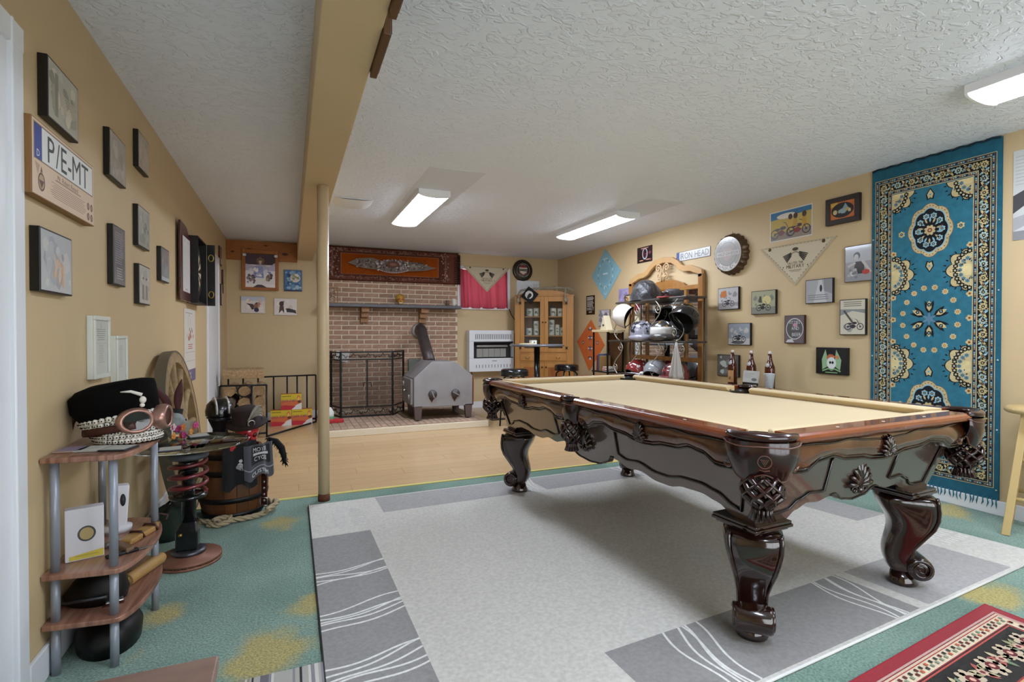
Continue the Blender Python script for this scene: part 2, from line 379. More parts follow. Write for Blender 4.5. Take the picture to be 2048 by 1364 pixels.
# ------------------------------------------------------------------ brick chimney wall
BRX0, BRX1, BRY = .36, 2.40, 7.785
M_MORT = mat('mortar', '#e2d3ba', .9, bump=.3, bscale=120)
M_BRICK = mat('brown_brick', '#b39078', .85, col2='#967562', vscale=14, bump=.4, bscale=90, objrand=.16)
bw = struct(MB().box(BRX0, BRX1, BRY+.006, YF+.001, 0, HC).build('wall_brick', M_MORT), 'brown brick chimney wall with pale mortar')
bl, bh, pj, pr = .197, .053, .2125, .0679
def brick_mesh(l, d, h, m=None):
    o = MB().box(0, l, 0, d, 0, h).build('brick', m or M_BRICK); me = o.data; bpy.data.objects.remove(o); return me
BM = {}
def brick(l, d, h, loc, parent, rot=None, m=None):
    k = (round(l, 3), d, h, m)
    if k not in BM: BM[k] = brick_mesh(l, d, h, m)
    o = bpy.data.objects.new('brick', BM[k]); C.objects.link(o); o.parent = parent; o.location = loc
    if rot: o.rotation_euler = rot
    return o
r = 0
while .085+r*pr < 1.98:
    z = .085+r*pr; x = BRX0-(.1 if r % 2 else 0)
    while x < BRX1-.02:
        a, b = max(x, BRX0), min(x+bl, BRX1)
        if b-a > .03: brick(b-a, .022, bh, (a, BRY-.004+random.uniform(-.0015, .0015), z), bw)
        x += pj
    r += 1
# hearth
HX0, HX1, HY0, HZ = .36, 2.31, 6.16, .085
hs = struct(MB().box(HX0, HX1, HY0, BRY, 0, HZ-.008).build('hearth', mat('hearth_mortar', '#d8cbb2', .85, bump=.25, bscale=70), bev=.006), 'raised brick hearth with cream front edge')
M_HB = mat('hearth_brick', '#b59a84', .85, col2='#9c806c', vscale=12, bump=.4, bscale=80, objrand=.12)
for j in range(7):
    for i in range(25):
        x = HX0+.02+i*.0765
        if x+.068 > HX1 or (j > 5): continue
        brick(.068, .205, .02, (x+random.uniform(-.001, .001), HY0+.03+j*.215, HZ-.02), hs, m=M_HB)
# mantel shelf and its two brick corbels
ms = tag(MB().box(BRX0+.02, 2.385, 7.50, 7.782, 1.555, 1.60).build('mantel_shelf', mat('grey_slate_mantel', '#55555a', .4, var=.2, vscale=10), bev=.006), 'grey slab mantel shelf across the brick chimney', 'shelf')
for cx in (.985, 1.835):
    cb = thing('brick_corbel', 'stepped brick corbel under the mantel, '+('left one' if cx < 1.4 else 'right one above the stovepipe'), 'corbel', (cx, 7.782, 1.345), group='mantel corbels')
    for k, (dp, z) in enumerate(((.07, 0), (.14, .072), (.21, .144))): brick(.105, dp, .066, (-.0525, -dp, z), cb, m=mat('corbel_brick', '#a87f5c', .85, var=.2, vscale=20, objrand=.1))
# ================================================================== POOL TABLE
M_MAHOG = mat('dark_mahogany_gloss', '#2b120c', .16, var=.45, vscale=3, stretch=(1, 1, 1), coat=.8, spec=.6)
M_PANEL = mat('dark_panel_satin', '#57453c', .26, var=.12, vscale=3, coat=.9, spec=.8)
M_RAIL = mat('red_brown_rail_top', '#85421f', .2, col2='#5a2410', vscale=6, stretch=(6, .6, 1), coat=.7, contrast=.35)
M_RAIL2 = mat('red_brown_rail_end', '#8a4622', .2, col2='#602812', vscale=6, stretch=(.6, 6, 1), coat=.7, contrast=.35)
M_FELT = mat('camel_felt', '#cdb68a', .95, spec=.1, var=.04, vscale=5, bump=.12, bscale=400, sheen=.3)
M_LEATH = mat('oxblood_leather', '#2a0c0a', .22, coat=.5, var=.4, vscale=12)
M_CARVE = mat('carved_mahogany', '#6a3c1e', .2, coat=.9, col2='#2b140a', vscale=7, contrast=.2)  # brown mottling over dark wood paints in reflections of the tan room
M_EDGE = mat('black_bead', '#0c0605', .25, coat=.5)
PT = thing('pool_table', 'carved dark mahogany pool table with camel felt and leather pockets', 'pool table', (2.085, 2.495, .0135), radians(2.0))
HW, HL, RT = .71, 1.25, .812
MB().box(-.605, .605, -1.145, 1.145, .745, .775).build('bed_cloth', M_FELT, PT)
MB().box(-.60, .60, -1.14, 1.14, .70, .744).build('slate', M_EDGE, PT)
CN = .15                                                    # rail ends this far from the corner
def rail_profile(o, i):                                     # cross section, o outer, i inner (distance from centre line)
    return [(i, .776), (o-.012, .776), (o-.003, .783), (o, .794), (o-.003, .804), (o-.012, RT), (i, RT)]
def rail(ax, sgn, a, b):
    pr = rail_profile(HW if ax == 'y' else HL, .62 if ax == 'y' else 1.16)
    loops = []
    for q in (a, b): loops.append([((sgn*r, q, z) if ax == 'y' else (q, sgn*r, z)) for r, z in pr])
    o = MB().loft(loops, smooth=False).build('rail', M_RAIL if ax == 'y' else M_RAIL2, PT, bev=.002)
    for k in (1, 2, 3):
        q = a+(b-a)*k/4; r = (.668 if ax == 'y' else 1.208); dx, dy = (.006, .011) if ax == 'y' else (.011, .006)
        x, y = (sgn*r, q) if ax == 'y' else (q, sgn*r)
        MB().prism([(x-dx, y), (x, y-dy), (x+dx, y), (x, y+dy)], RT-.001, RT+.0006).build('sight', mat('pearl_inlay', '#e8e4da', .25, coat=.5), o)
def cushion(ax, sgn, a, b, ca, cb):
    i, nose = (.625, .567) if ax == 'y' else (1.165, 1.107)
    pr = [(i, .775, 0), (i, RT+.002, 0), (nose+.012, .810, 1), (nose, .803, 1), (nose+.02, .776, .7)]
    L0 = [(r, a+ca*k, z) for r, z, k in pr]; L1 = [(r, b-cb*k, z) for r, z, k in pr]
    f = (lambda p: (sgn*p[0], p[1], p[2])) if ax == 'y' else (lambda p: (p[1], sgn*p[0], p[2]))
    MB().loft([[f(p) for p in L0], [f(p) for p in L1]], smooth=False).build('cushion', M_FELT, PT, bev=.004)
for sg in (-1, 1):
    for a, b, ca, cb in ((-HL+CN, -.07, .045, .025), (.07, HL-CN, .025, .045)):
        rail('y', sg, a+(0 if a < 0 else 0), b); cushion('y', sg, a-.01, b, ca, cb)
    rail('x', sg, -HW+CN, HW-CN); cushion('x', sg, -HW+CN-.01, HW-CN+.01, .045, .045)
# ---- aprons: bulged carved band below each rail
def smooth_pts(P, x):
    for (x0, z0), (x1, z1) in zip(P, P[1:]):
        if x <= x1:
            t = (x-x0)/(x1-x0) if x1 > x0 else 0; t = t*t*(3-2*t); return z0+(z1-z0)*t
    return P[-1][1]
APB = [(0, .672), (.08, .668), (.15, .70), (.22, .708), (.30, .688), (.38, .684), (.44, .672), (.5, .668)]
APT = [(0, .770), (.1, .772), (.2, .765), (.3, .770), (.4, .757), (.5, .752)]
def spiral(c, r0, turns, n, u, v, a0=0, sg=1):
    return [c+u*(r0*(1-k/n*.86)*cos(a0+sg*turns*2*pi*k/n))+v*(r0*(1-k/n*.86)*sin(a0+sg*turns*2*pi*k/n)) for k in range(n+1)]
def shell(mb, c, u, v, n, w, h):
    """scallop shell on a face: c centre of the hinge, u sideways, v up, n outward"""
    for k in range(9):
        a = radians(-78+k*19.5); L = h*(.72+.28*cos(a)); tip = c+u*(sin(a)*w*.5)+v*(cos(a)*L)
        mb.tube([c+n*.004, c.lerp(tip, .5)+n*.016, c.lerp(tip, .85)+n*.013, tip+n*.003], [.005, w*.065, w*.08, w*.04], 6)
    for s_ in (-1, 1): mb.tube(spiral(c+u*s_*w*.22+n*.008-v*h*.12, w*.13, 1.2, 14, u*s_, v), .005, 6)
    mb.ell(tuple(c+n*.006-v*h*.12), w*.12, w*.12, w*.12, 8, 6)
def apron(ax, sgn, a, b):
    base = .655 if ax == 'y' else 1.195; n = 44; m = 8; P = []
    org = (lambda r, q, z: Vector((sgn*r, q, z))) if ax == 'y' else (lambda r, q, z: Vector((q, sgn*r, z)))
    top = []; bot = []; bot2 = []
    for i in range(n+1):
        s = i/n; sm = min(s, 1-s); q = a+(b-a)*s; zt = .777; zb = smooth_pts(APB, sm)
        wv = .010*cos(s*4*pi*2)*0+.008*sin(pi*min(1, sm/.3))
        P.append([org(base+.004+.026*sin(pi*(.12+.8*j/m))+wv, q, zt+(zb-zt)*j/m) for j in range(m+1)])
        top.append(org(base+.024+wv, q, smooth_pts(APT, sm)-.004)); bot.append(org(base+.012+wv, q, zb)); bot2.append(org(base+.021+wv, q, zb+.012))
    o = MB(); o.grid(P); back = [[Vector(p)-(org(.03, 0, 0)) if False else org(base-.025, a+(b-a)*i/n, P[i][j].z) for j in (0, m)] for i in range(n+1)]
    o.grid(back); o.grid([[P[i][m], back[i][1]] for i in range(n+1)], smooth=False)
    for i in (0, n): o.add([P[i][j] for j in range(m+1)]+[back[i][1], back[i][0]], [tuple(range(m+3))])
    o = o.build('apron', M_CARVE, PT)
    bd = MB().tube(top, .0045, 6).tube(bot, .005, 6).tube(bot2, .003, 5)
    u = (org(0, 1, 0)-org(0, 0, 0)); v = Vector((0, 0, 1)); nn = (org(1, 0, 0)-org(0, 0, 0))
    bd.build('bead', M_EDGE, o)
    for q, s_ in ((a+.035, 1), (b-.035, -1)):
        sc = MB(); sc.tube(spiral(org(base+.022, q, .702), .03, 1.6, 26, u*s_, v, pi/2, 1), [.007-.003*k/26 for k in range(27)], 6); sc.ell(tuple(org(base+.022, q, .702)), .009, .009, .009, 8, 6)
        sc.build('scroll', M_CARVE, o)
    q = (a+b)/2; shl = MB(); shell(shl, org(base+.026, q, .695), u, v, nn, .085, .07); shl.build('shell', M_MAHOG, o)
for sg in (-1, 1):
    apron('y', sg, -HL+CN, -.075); apron('y', sg, .075, HL-CN); apron('x', sg, -HW+CN, HW-CN)
# ---- body: slanted panels with scalloped lower edge
LP = [(0, .445), (.09, .452), (.17, .478), (.222, .522), (.26, .512), (.35, .49), (.44, .5), (.55, .478), (.63, .478), (.72, .498), (.82, .502), (.9, .488), (.98, .455), (1.03, .44), (1.09, .44)]
EP = [(0, .472), (.07, .482), (.125, .515), (.16, .508), (.22, .495), (.28, .5), (.34, .478), (.39, .445), (.42, .44), (.57, .44)]
def body_panel(ax, sgn):
    P_ = LP if ax == 'y' else EP; top_r, bot_r = (.625, .552) if ax == 'y' else (1.165, 1.078); half = 1.165 if ax == 'y' else .625; halfb = 1.078 if ax == 'y' else .552
    n = 96
    def pt(s, z, off=0):                                  # s in -1..1
        k = (z-.44)/(.73-.44); r = bot_r+(top_r-bot_r)*k+off; q = s*(halfb+(half-halfb)*k)
        return Vector((sgn*r, q, z)) if ax == 'y' else Vector((q, sgn*r, z))
    zb = lambda s: smooth_pts(P_, abs(s)*halfb)
    F = [[pt(-1+2*i/n, zb(-1+2*i/n)+(.73-zb(-1+2*i/n))*j/4) for j in range(5)] for i in range(n+1)]
    B = [[pt(-1+2*i/n, zb(-1+2*i/n)+(.73-zb(-1+2*i/n))*j/4, -.028) for j in (0, 4)] for i in range(n+1)]
    mb = MB(); mb.grid(F, smooth=False); mb.grid(B, smooth=False); mb.grid([[F[i][0], B[i][0]] for i in range(n+1)], smooth=False)
    o = mb.build('body_panel', M_PANEL, PT)
    e = .17 if ax == 'y' else .26; c = (.235/halfb) if ax == 'y' else (.15/halfb)
    md = MB()
    for s_ in (-1, 1):
        s0, s1 = c+.05/halfb, 1-.06/halfb; path = [pt(s_*s0, .70, .003)]
        m_ = 36
        for i in range(m_+1):
            s = s0+(s1-s0)*i/m_; path.append(pt(s_*s, min(.6, zb(s)+.045), .003))
        path.append(pt(s_*s1, .70, .003)); md.tube(path, .006, 6); 
        md.tube([pt(s_*s, zb(s)+.003, .002) for s in [c*i/10 for i in range(11)]], .004, 5)
    md.build('moulding', M_EDGE, o)
    u = Vector((0, 1, 0)) if ax == 'y' else Vector((1, 0, 0)); nn = Vector((sgn, 0, 0)) if ax == 'y' else Vector((0, sgn, 0))
    sh = MB(); shell(sh, pt(0, .535, .006), u, Vector((0, 0, 1)), nn, .15, .11); sh.build('shell', M_MAHOG, o)
for sg in (-1, 1): body_panel('y', sg); body_panel('x', sg)
# ---- legs
def leg(sx, sy):
    cx, cy = sx*.485, sy*1.01; a = math.atan2(sy, sx); M = T(cx, cy, 0) @ RZ(a)         # local +X = outward diagonal
    prof = [(.425, -.10, .132, .21), (.40, -.102, .138, .215), (.36, -.088, .142, .21), (.32, -.06, .14, .19), (.276, -.042, .125, .165), (.23, -.05, .092, .14), (.175, -.068, .052, .118), (.13, -.07, .045, .11), (.085, -.055, .05, .11), (.05, -.035, .05, .10)]
    loops = []
    for z, r0, r1, w in prof:
        c, rx, ry = (r0+r1)/2, (r1-r0)/2, w/2; L = []
        for k in range(20):
            t = 2*pi*k/20; ct, st = cos(t), sin(t); e = .55
            L.append((c+rx*math.copysign(abs(ct)**e, ct), ry*math.copysign(abs(st)**e, st), z))
        loops.append(L)
    o = MB().loft(loops, M).build('leg', M_MAHOG, PT)
    sub = o.modifiers.new('s', 'SUBSURF'); sub.levels = 1; sub.render_levels = 1
    sc = MB()
    sc.lathe([(0, -.065), (.048, -.065), (.052, -.055), (.052, .055), (.048, .065), (0, .065)], 24, M @ T(.066, 0, .088) @ RX(pi/2))
    for s_ in (-1, 1):
        sc.tube(spiral(Vector((.066, s_*.066, .088)), .046, 2, 30, Vector((1, 0, 0)), Vector((0, 0, 1)), pi*.9, -1), [.008-.004*k/30 for k in range(31)], 6, M=M)
        sc.tube([((r0+r1)/2+(r1-r0)*.415, s_*w*.415, z) for z, r0, r1, w in prof[:9]], .008, 6, M=M)
    sc.build('scroll', M_MAHOG, o)
    MB().lathe([(0, 0), (.058, 0), (.062, .012), (.05, .03), (.045, .055), (0, .056)], 24, M @ T(.012, 0, 0)).build('foot', M_MAHOG, o)
    pl = MB(); x0, x1 = sorted((sx*.40, sx*.575)); y0, y1 = sorted((sy*.915, sy*1.102))
    for k, (z0, z1, g) in enumerate(((.44, .452, .008), (.428, .44, .012), (.418, .428, 0))): pl.box(x0-g, x1+g, y0-g, y1+g, z0, z1)
    pl.build('plate', M_MAHOG, o, bev=.003)
for sx in (-1, 1):
    for sy in (-1, 1): leg(sx, sy)
# ---- pockets
def pocket(x, y, ang, side=False):
    M = T(x, y, 0) @ RZ(ang); R = .085 if side else .12; half = radians(62 if side else 74); n = 28
    def arc(r, z, a0=-half, a1=half, k=n): return [(r*cos(a0+(a1-a0)*i/k), r*sin(a0+(a1-a0)*i/k), z) for i in range(k+1)]
    root = MB().tube(arc(R-.012, RT-.006), [.014+.008*sin(pi*i/n) for i in range(n+1)], 10, M=M, flat=.8).build('pocket', M_LEATH, PT)
    P = []
    for i in range(n+1):
        s = i/n; a = -half+2*half*s; zb = .668+.012*cos(s*4*pi)+(.03 if s < .06 or s > .94 else 0); col = []
        for j in range(7):
            t = j/6; r = R+.004-.022*t*t+.006*sin(pi*t); col.append((r*cos(a), r*sin(a), .79+(zb-.79)*t))
        P.append(col)
    mb = MB(); mb.grid(P, M); mb.grid([[(p[0]*.93, p[1]*.93, p[2]) for p in c] for c in P], M); mb.grid([[c[-1], (c[-1][0]*.93, c[-1][1]*.93, c[-1][2])] for c in P], M)
    mb.build('shield', M_LEATH, root)
    MB().tube([c[-1] for c in P], .003, 5, M=M).tube([(c[1][0]*1.01, c[1][1]*1.01, c[1][2]+.006) for c in P], .0025, 5, M=M).build('stitched_edge', mat('leather_edge', '#5c3a2e', .35), root)
    if not side:                                            # embossed round emblem
        em = MB(); d = R+.005; em.tube([(d+.001, .021*cos(t), .728+.021*sin(t)) for t in [2*pi*k/24 for k in range(24)]], .0012, 4, closed=True, M=M)
        for rr in range(5):
            for k in range(5-rr): em.ell((d+.002, (k-(4-rr)/2)*.0055, .735-rr*.0048), .0018, .0018, .0018, 5, 4, M)
        em.tube([(d-.004, -.016, .70), (d-.003, 0, .697), (d-.004, .016, .70)], .0015, 4, M=M)
        em.build('emblem', mat('emboss', '#6b4034', .4), root)
    # woven leather basket hanging below
    bx = R*.52; rb = .058 if not side else .05; wv = MB(); rad = lambda t: rb*(.9+.25*sin(pi*min(1, t*1.05))-.45*max(0, t-.6)/.4)
    for k in range(8):
        for sgn in (-1, 1):
            wv.tube([(bx+rad(t)*cos(2*pi*k/8+sgn*t*2.1), rad(t)*sin(2*pi*k/8+sgn*t*2.1), .672-.115*t) for t in [i/9 for i in range(10)]], .0095, 6, M=M, flat=.45)
    wv.build('basket', M_LEATH, root)
    ts = MB()
    for k in range(14):
        a = 2*pi*k/14; r0 = rb*.5; ts.tube([(bx+r0*cos(a), r0*sin(a), .562), (bx+r0*.95*cos(a), r0*.95*sin(a), .545), (bx+r0*1.35*cos(a), r0*1.35*sin(a), .518)], .0075, 5, M=M)
    ts.build('tassel', M_LEATH, root)
    MB().lathe([(0, .69), (R*.6, .69), (R*.86, .79)], 20, M @ T(-.01, 0, 0)).build('pocket_liner', M_EDGE, root)
for sx in (-1, 1):
    for sy in (-1, 1): pocket(sx*.60, sy*1.14, math.atan2(sy, sx))
    pocket(sx*.63, 0, 0 if sx > 0 else pi, True)
# ================================================================== FLOOR RUGS
RUG_PILE = attr_mat('grey_rug_pile', .95, bump=.6, bscale=260, sheen=.2, spec=.1, var=.12, vscale=60)
RC = [Vector((.103, 1.15, 0)), Vector((3.635, 1.39, 0)), Vector((3.22, 3.80, 0)), Vector((.11, 3.745, 0))]
def quadmap(x, y, q=RC):
    return q[0]*(1-x)*(1-y)+q[1]*x*(1-y)+q[2]*x*y+q[3]*(1-x)*y
RW, RH = 3.5, 2.55
d = Draw(RW, RH, .00003)
def grid_rect(d, x0, y0, x1, y1, col, nx=8, ny=8):
    vs = [((x0+(x1-x0)*i/nx)*d.w, (y0+(y1-y0)*j/ny)*d.h) for i in range(nx+1) for j in range(ny+1)]
    d._p(vs, [(i*(ny+1)+j, (i+1)*(ny+1)+j, (i+1)*(ny+1)+j+1, i*(ny+1)+j+1) for i in range(nx) for j in range(ny)], col)
grid_rect(d, 0, 0, 1, 1, '#c9c6be')
G1, G2 = '#8d8b89', '#a19f9d'
d.auto = False
grid_rect(d, .0, .18, .10, .76, G1, 2, 4); grid_rect(d, .14, .865, .48, .995, G2, 4, 2); grid_rect(d, .52, .865, .86, .995, G2, 4, 2)
grid_rect(d, .27, .005, .66, .145, G1, 4, 2); grid_rect(d, .68, .005, .9, .145, G2, 3, 2); grid_rect(d, .915, .3, 1.0, .82, G2, 2, 4)
d.L += 1
rnd = random.Random(3)
def wavy(x0, x1, yc, n, sp, horiz=True):
    for k in range(n):
        p0 = (k-(n-1)/2)*sp*.42+rnd.uniform(-sp, sp)*.2; p1 = (k-(n-1)/2)*sp*.42+rnd.uniform(-sp, sp)*.45+sp*.5; ph = rnd.random()*2+k*.5
        pts = []
        for i in range(17):
            t = i/16; yy = yc+p0+(p1-p0)*t+.006*sin(ph+t*5); xx = x0+(x1-x0)*t; pts.append((xx, yy) if horiz else (yy, xx))
        d.line(pts, .010, '#dcdbd6'); d.L += 1
for yc in (.25, .40, .55): wavy(0, .10, yc, 5, .03)
for xc in (.36, .62): wavy(.005, .145, xc, 5, .02, False)
for xc in (.5, .8): wavy(.865, .995, xc, 5, .02, False)
for i in range(2):
    for j in range(2):
        for k in range(9): d.rect(.045+i*.03, .80+j*.075+k*.007, .067+i*.03, .803+j*.075+k*.007, '#dfdfda')
for i in range(5):
    for k in range(6): d.rect(.93+k*.011, .12+i*.03, .934+k*.011, .14+i*.03, '#dfdfda')
rg = thing('area_rug', 'large pale grey area rug with grey blocks under the pool table', 'rug')
d.build('pile', rg, RUG_PILE, warp=lambda x, y, dd: tuple(quadmap(x/RW, y/RH)+Vector((0, 0, .012+dd))))
eb = MB(); cs = [quadmap(*q)+Vector((0, 0, .006)) for q in ((0, 0), (1, 0), (1, 1), (0, 1))]
eb.tube(cs[:2], .0065, 6).tube(cs[1:3], .0065, 6).tube(cs[2:], .0065, 6); eb.build('bound_edge', mat('rug_binding', '#d3d3d0', .9), rg)
MB().tube([cs[3], cs[0]], .0065, 6).build('dark_bound_edge', mat('rug_binding_dark', '#3a3a3a', .9), rg)
# Persian runner, lower right
def flower(d, x, y, r, cols, n=8, sx=1):
    """petals then centre; x y in metres"""
    pts = []
    for k in range(n*4):
        a = 2*pi*k/(n*4); rr = r*(.72+.28*abs(sin(a*n/2))); pts.append((x+rr*cos(a)*sx, y+rr*sin(a)))
    L0 = d.L; d._p(pts, [tuple(range(len(pts)))], cols[0]); d.L = L0+1
    if len(cols) > 1: d._p([(x+r*.42*cos(2*pi*k/8)*sx, y+r*.42*sin(2*pi*k/8)) for k in range(8)], [tuple(range(8))], cols[1]); d.L = L0+2
    if len(cols) > 2: d._p([(x+r*.2*cos(2*pi*k/6)*sx, y+r*.2*sin(2*pi*k/6)) for k in range(6)], [tuple(range(6))], cols[2])
    d.L = L0
def leafp(d, x, y, l, w, a, col):
    ca, sa = cos(a), sin(a); P = [(0, 0), (l*.35, w), (l*.75, w*.7), (l, 0), (l*.75, -w*.7), (l*.35, -w)]
    d._p([(x+px*ca-py*sa, y+px*sa+py*ca) for px, py in P], [tuple(range(6))], col)
PW, PH = 1.6, .95
d = Draw(PW, PH, .00025); d.auto = False
d.rect(0, 0, 1, 1, '#8f1f2b'); d.L = 1
def mrect(m0, col, L): d.L = L; d._p([(m0, m0), (PW-m0, m0), (PW-m0, PH-m0), (m0, PH-m0)], [(0, 1, 2, 3)], col)
for k, (m0, c) in enumerate(((.042, '#b99a90'), (.05, '#7e1f24'), (.054, '#c9b49b'), (.062, '#a03035'), (.066, '#d0bfa2'), (.108, '#8c2028'), (.112, '#14100f'), (.116, '#b04a40'), (.122, '#15110f'), (.27, '#8c2a2a'), (.276, '#c39a6a'), (.285, '#15110f'), (.292, '#cdb691'), (.34, '#8c2028'), (.345, '#1a1512'))): mrect(m0, c, k+2)
rnd = random.Random(11); TOP = 19
def band(m0, m1, step, fn):
    mid = (m0+m1)/2
    n = int((PW-2*mid)/step)
    for k in range(n+1):
        x = mid+(PW-2*mid)*k/n
        for y in (mid, PH-mid): fn(x, y, k)
    n = int((PH-2*mid)/step)
    for k in range(1, n):
        y = mid+(PH-2*mid)*k/n
        for x in (mid, PW-mid): fn(x, y, k)
d.L = TOP
band(.068, .106, .017, lambda x, y, k: flower(d, x+rnd.uniform(-.003, .003), y+(k % 2-.5)*.014, .0085, (rnd.choice(['#5a1a1e', '#262320', '#b5583c', '#7d8a72']),), 4))
d.L = TOP
def big(x, y, k):
    if k % 2 == 0: flower(d, x, y, .052, ('#b9a88e', '#5d1418', '#cfa08c'), 8); [flower(d, x+.03*cos(q), y+.03*sin(q), .011, ('#7a1c22',), 5) for q in (0, 1.57, 3.14, 4.7)]
    else:
        for q in range(6): leafp(d, x, y, .05, .011, q*pi/3+rnd.random(), rnd.choice(['#8f8d66', '#b8ab86', '#6c7a5e', '#a0524a']))
        d.L = TOP+3; flower(d, x, y, .02, ('#c2a08a', '#6a1a1e'), 6); d.L = TOP
band(.13, .262, .075, big)
d.L = TOP
band(.294, .338, .022, lambda x, y, k: flower(d, x, y, .012, (rnd.choice(['#7a2a2a', '#3a3a30', '#8a7a55']),), 5))
flower(d, PW/2, PH/2, .1, ('#b9a88e', '#5d1418', '#cfa08c'), 10)
rr = thing('persian_runner', 'red-bordered dark floral Persian rug lying on the green carpet', 'rug')
A = Vector((2.735, 1.235, 0)); ax_ = Vector((-.995, -.10, 0)); ay_ = Vector((.0, -1, 0))
d.build('pile', rr, attr_mat('persian_pile', .95, bump=.5, bscale=400, sheen=.2, spec=.1, var=.12, vscale=120), warp=lambda x, y, dd: tuple(A+ax_*x+ay_*y+Vector((0, 0, .008+dd))))
me = rr.children[0].data; me.flip_normals()
MB().tube([A, A+ax_*PW, A+ax_*PW+ay_*PH, A+ay_*PH], .005, 6, closed=True, M=T(0, 0, .005)).build('bound_edge', mat('red_binding', '#8f1f2b', .9), rr)
# striped mat, lower middle
d = Draw(.27, 1.0, .0002); d.auto = False; rnd = random.Random(5); x = 0
while x < .27:
    w_ = rnd.choice([.006, .008, .012, .02]); d._p([(x, 0), (min(.27, x+w_), 0), (min(.27, x+w_), 1), (x, 1)], [(0, 1, 2, 3)], rnd.choice(['#8b898c', '#aaa7a0', '#3c3a3d', '#c9c6bf', '#6e6b70', '#948e7e'])); x += w_
sm = thing('striped_mat', 'grey and black striped mat beside the grey rug', 'mat')
d.build('weave', sm, attr_mat('woven_mat', .95, bump=.5, bscale=300, spec=.1), x0=-.168, y0=.935, z0=.009, plane='XY')
MB().box(-.168, .102, .935, 1.935, .0005, .0085).build('backing', mat('mat_backing', '#55524f', .95), sm)
# ================================================================== CEILING LAMPS AND VENT
M_LAMP = mat('glowing_lamp_diffuser', '#e3edff', .5, emit=LAMP_STRENGTH)
M_LAMPB = mat('white_lamp_body', '#e6e6e6', .4)
def ceiling_lamp(x, y, L, label):
    t = thing('ceiling_lamp', label, 'lamp', (x, y, HC), 0, 'wraparound ceiling lamps')
    w = .138; prof = [(w*sin(a), -.044-.026*cos(a)) for a in [radians(-90+180*i/14) for i in range(15)]]
    prof = [(px, pz) for px, pz in prof]
    P = [[(px, s*(L/2-.012), pz) for px, pz in prof] for s in (-1, 1)]
    MB().grid(P).build('diffuser', M_LAMP, t)
    MB().box(-w-.004, w+.004, -L/2, L/2, -.046, -.0005).build('housing', M_LAMPB, t)
    for s in (-1, 1):
        pr = [(px*1.03, pz*1.04) for px, pz in prof]; pr = pr[::-1]+[(-w-.004, -.0008), (w+.004, -.0008)][::1]
        q = [(px*1.03, pz*1.06) for px, pz in prof]
        MB().prism([(w+.004, -.0008)]+q[::-1]+[(-w-.004, -.0008)], 0, .014, T(0, s*(L/2-.003)-.007, 0) @ RX(pi/2) @ T(0, 0, -.014)).build('end_cap', M_LAMPB, t)
    return t
ceiling_lamp(1.175, 5.13, 1.32, 'lit white wraparound ceiling lamp nearest the beam')
ceiling_lamp(3.22, 5.13, 1.32, 'lit white wraparound ceiling lamp above the helmet rack')
ceiling_lamp(3.32, .88, 1.32, 'lit white ceiling lamp cut off at the right edge')
ceiling_lamp(1.175, .60, 1.32, 'lit white ceiling lamp overhead behind the view')
v = thing('ceiling_vent', 'white plastic air deflector on the ceiling beside the beam', 'vent', (.56, 5.16, HC))
P = []
for i in range(13):
    s = -1+i/6; P.append([(s*.175, -.12+.24*j/6, -.0005-(.045*(1-abs(s)**4))*sin(pi*(.12+.38*j/6))) for j in range(7)])
MB().grid(P).build('deflector', mat('milky_plastic', '#d9dadb', .3), v)
MB().box(-.16, .16, -.11, .10, -.006, -.0005).build('register', M_LAMPB, v)
# ================================================================== FAR WALL
M_IRON = mat('black_iron', '#151414', .45, metal=.3)
M_STEEL = mat('grey_stove_steel', '#969394', .4, metal=.25, var=.25, vscale=5, bump=.04, bscale=30)
# tapestry over the chimney
t = thing('tapestry', 'brown and orange woven tapestry with dark tassels hung above the mantel', 'tapestry', (.36, 7.765, 1.945))
d = Draw(2.05, .487, .0002)
d.bg('#4a2a1e'); d.rect(.012, .03, .988, .95, '#6a4034'); d.rect(.09, .10, .905, .87, '#7d5a4e'); d.rect(.10, .12, .895, .85, '#5c3427'); d.rect(.15, .19, .845, .8, '#a8907c'); d.rect(.152, .195, .843, .795, '#8f4412')
d.blobs(120, ['#6e4c42', '#85685c', '#4c2c24', '#7c5c56'], .008, .02, .09, .03, .9, .17, 4); d.blobs(120, ['#6e4c42', '#85685c', '#4c2c24', '#7c5c56'], .008, .02, .09, .82, .9, .95, 9)
d.blobs(60, ['#8b7468', '#5e443c', '#a39084'], .006, .016, .07, .05, .14, .95, 5); d.blobs(60, ['#8b7468', '#5e443c', '#a39084'], .006, .016, .85, .05, .93, .95, 6)
d.poly([(.19, .5), (.26, .64), (.36, .68), (.42, .6), (.5, .66), (.58, .62), (.68, .6), (.78, .5), (.82, .46), (.74, .37), (.62, .33), (.5, .25), (.4, .34), (.3, .36)], '#7a6f66')
d.blobs(150, ['#8e8780', '#6a5f58', '#a59d96', '#574a45'], .008, .022, .24, .36, .76, .64, 7)
d.blobs(70, ['#c9c0c2', '#b0a2a0', '#8a7c80', '#4b4048'], .008, .02, .38, .28, .62, .68, 8); d.ell(.5, .5, .09, .045, '#6b4a3c'); d.ell(.5, .5, .05, .02, '#86645a')
for k in range(-8, 9): d.ell(.5+.012*k, .25+.0012*k*k, .008, .008, '#cfc4c6', 8)
d.build('weave', t, attr_mat('tapestry_weave', .9, bump=.4, bscale=300, spec=.1, var=.2, vscale=90), plane='XZ', y0=-.006)
MB().box(0, 2.05, -.005, .012, 0, .487).build('backing', mat('tapestry_back', '#3a231a', .95), t)
M_TAS = mat('dark_tassel', '#1b1010', .9, bump=.5, bscale=200)
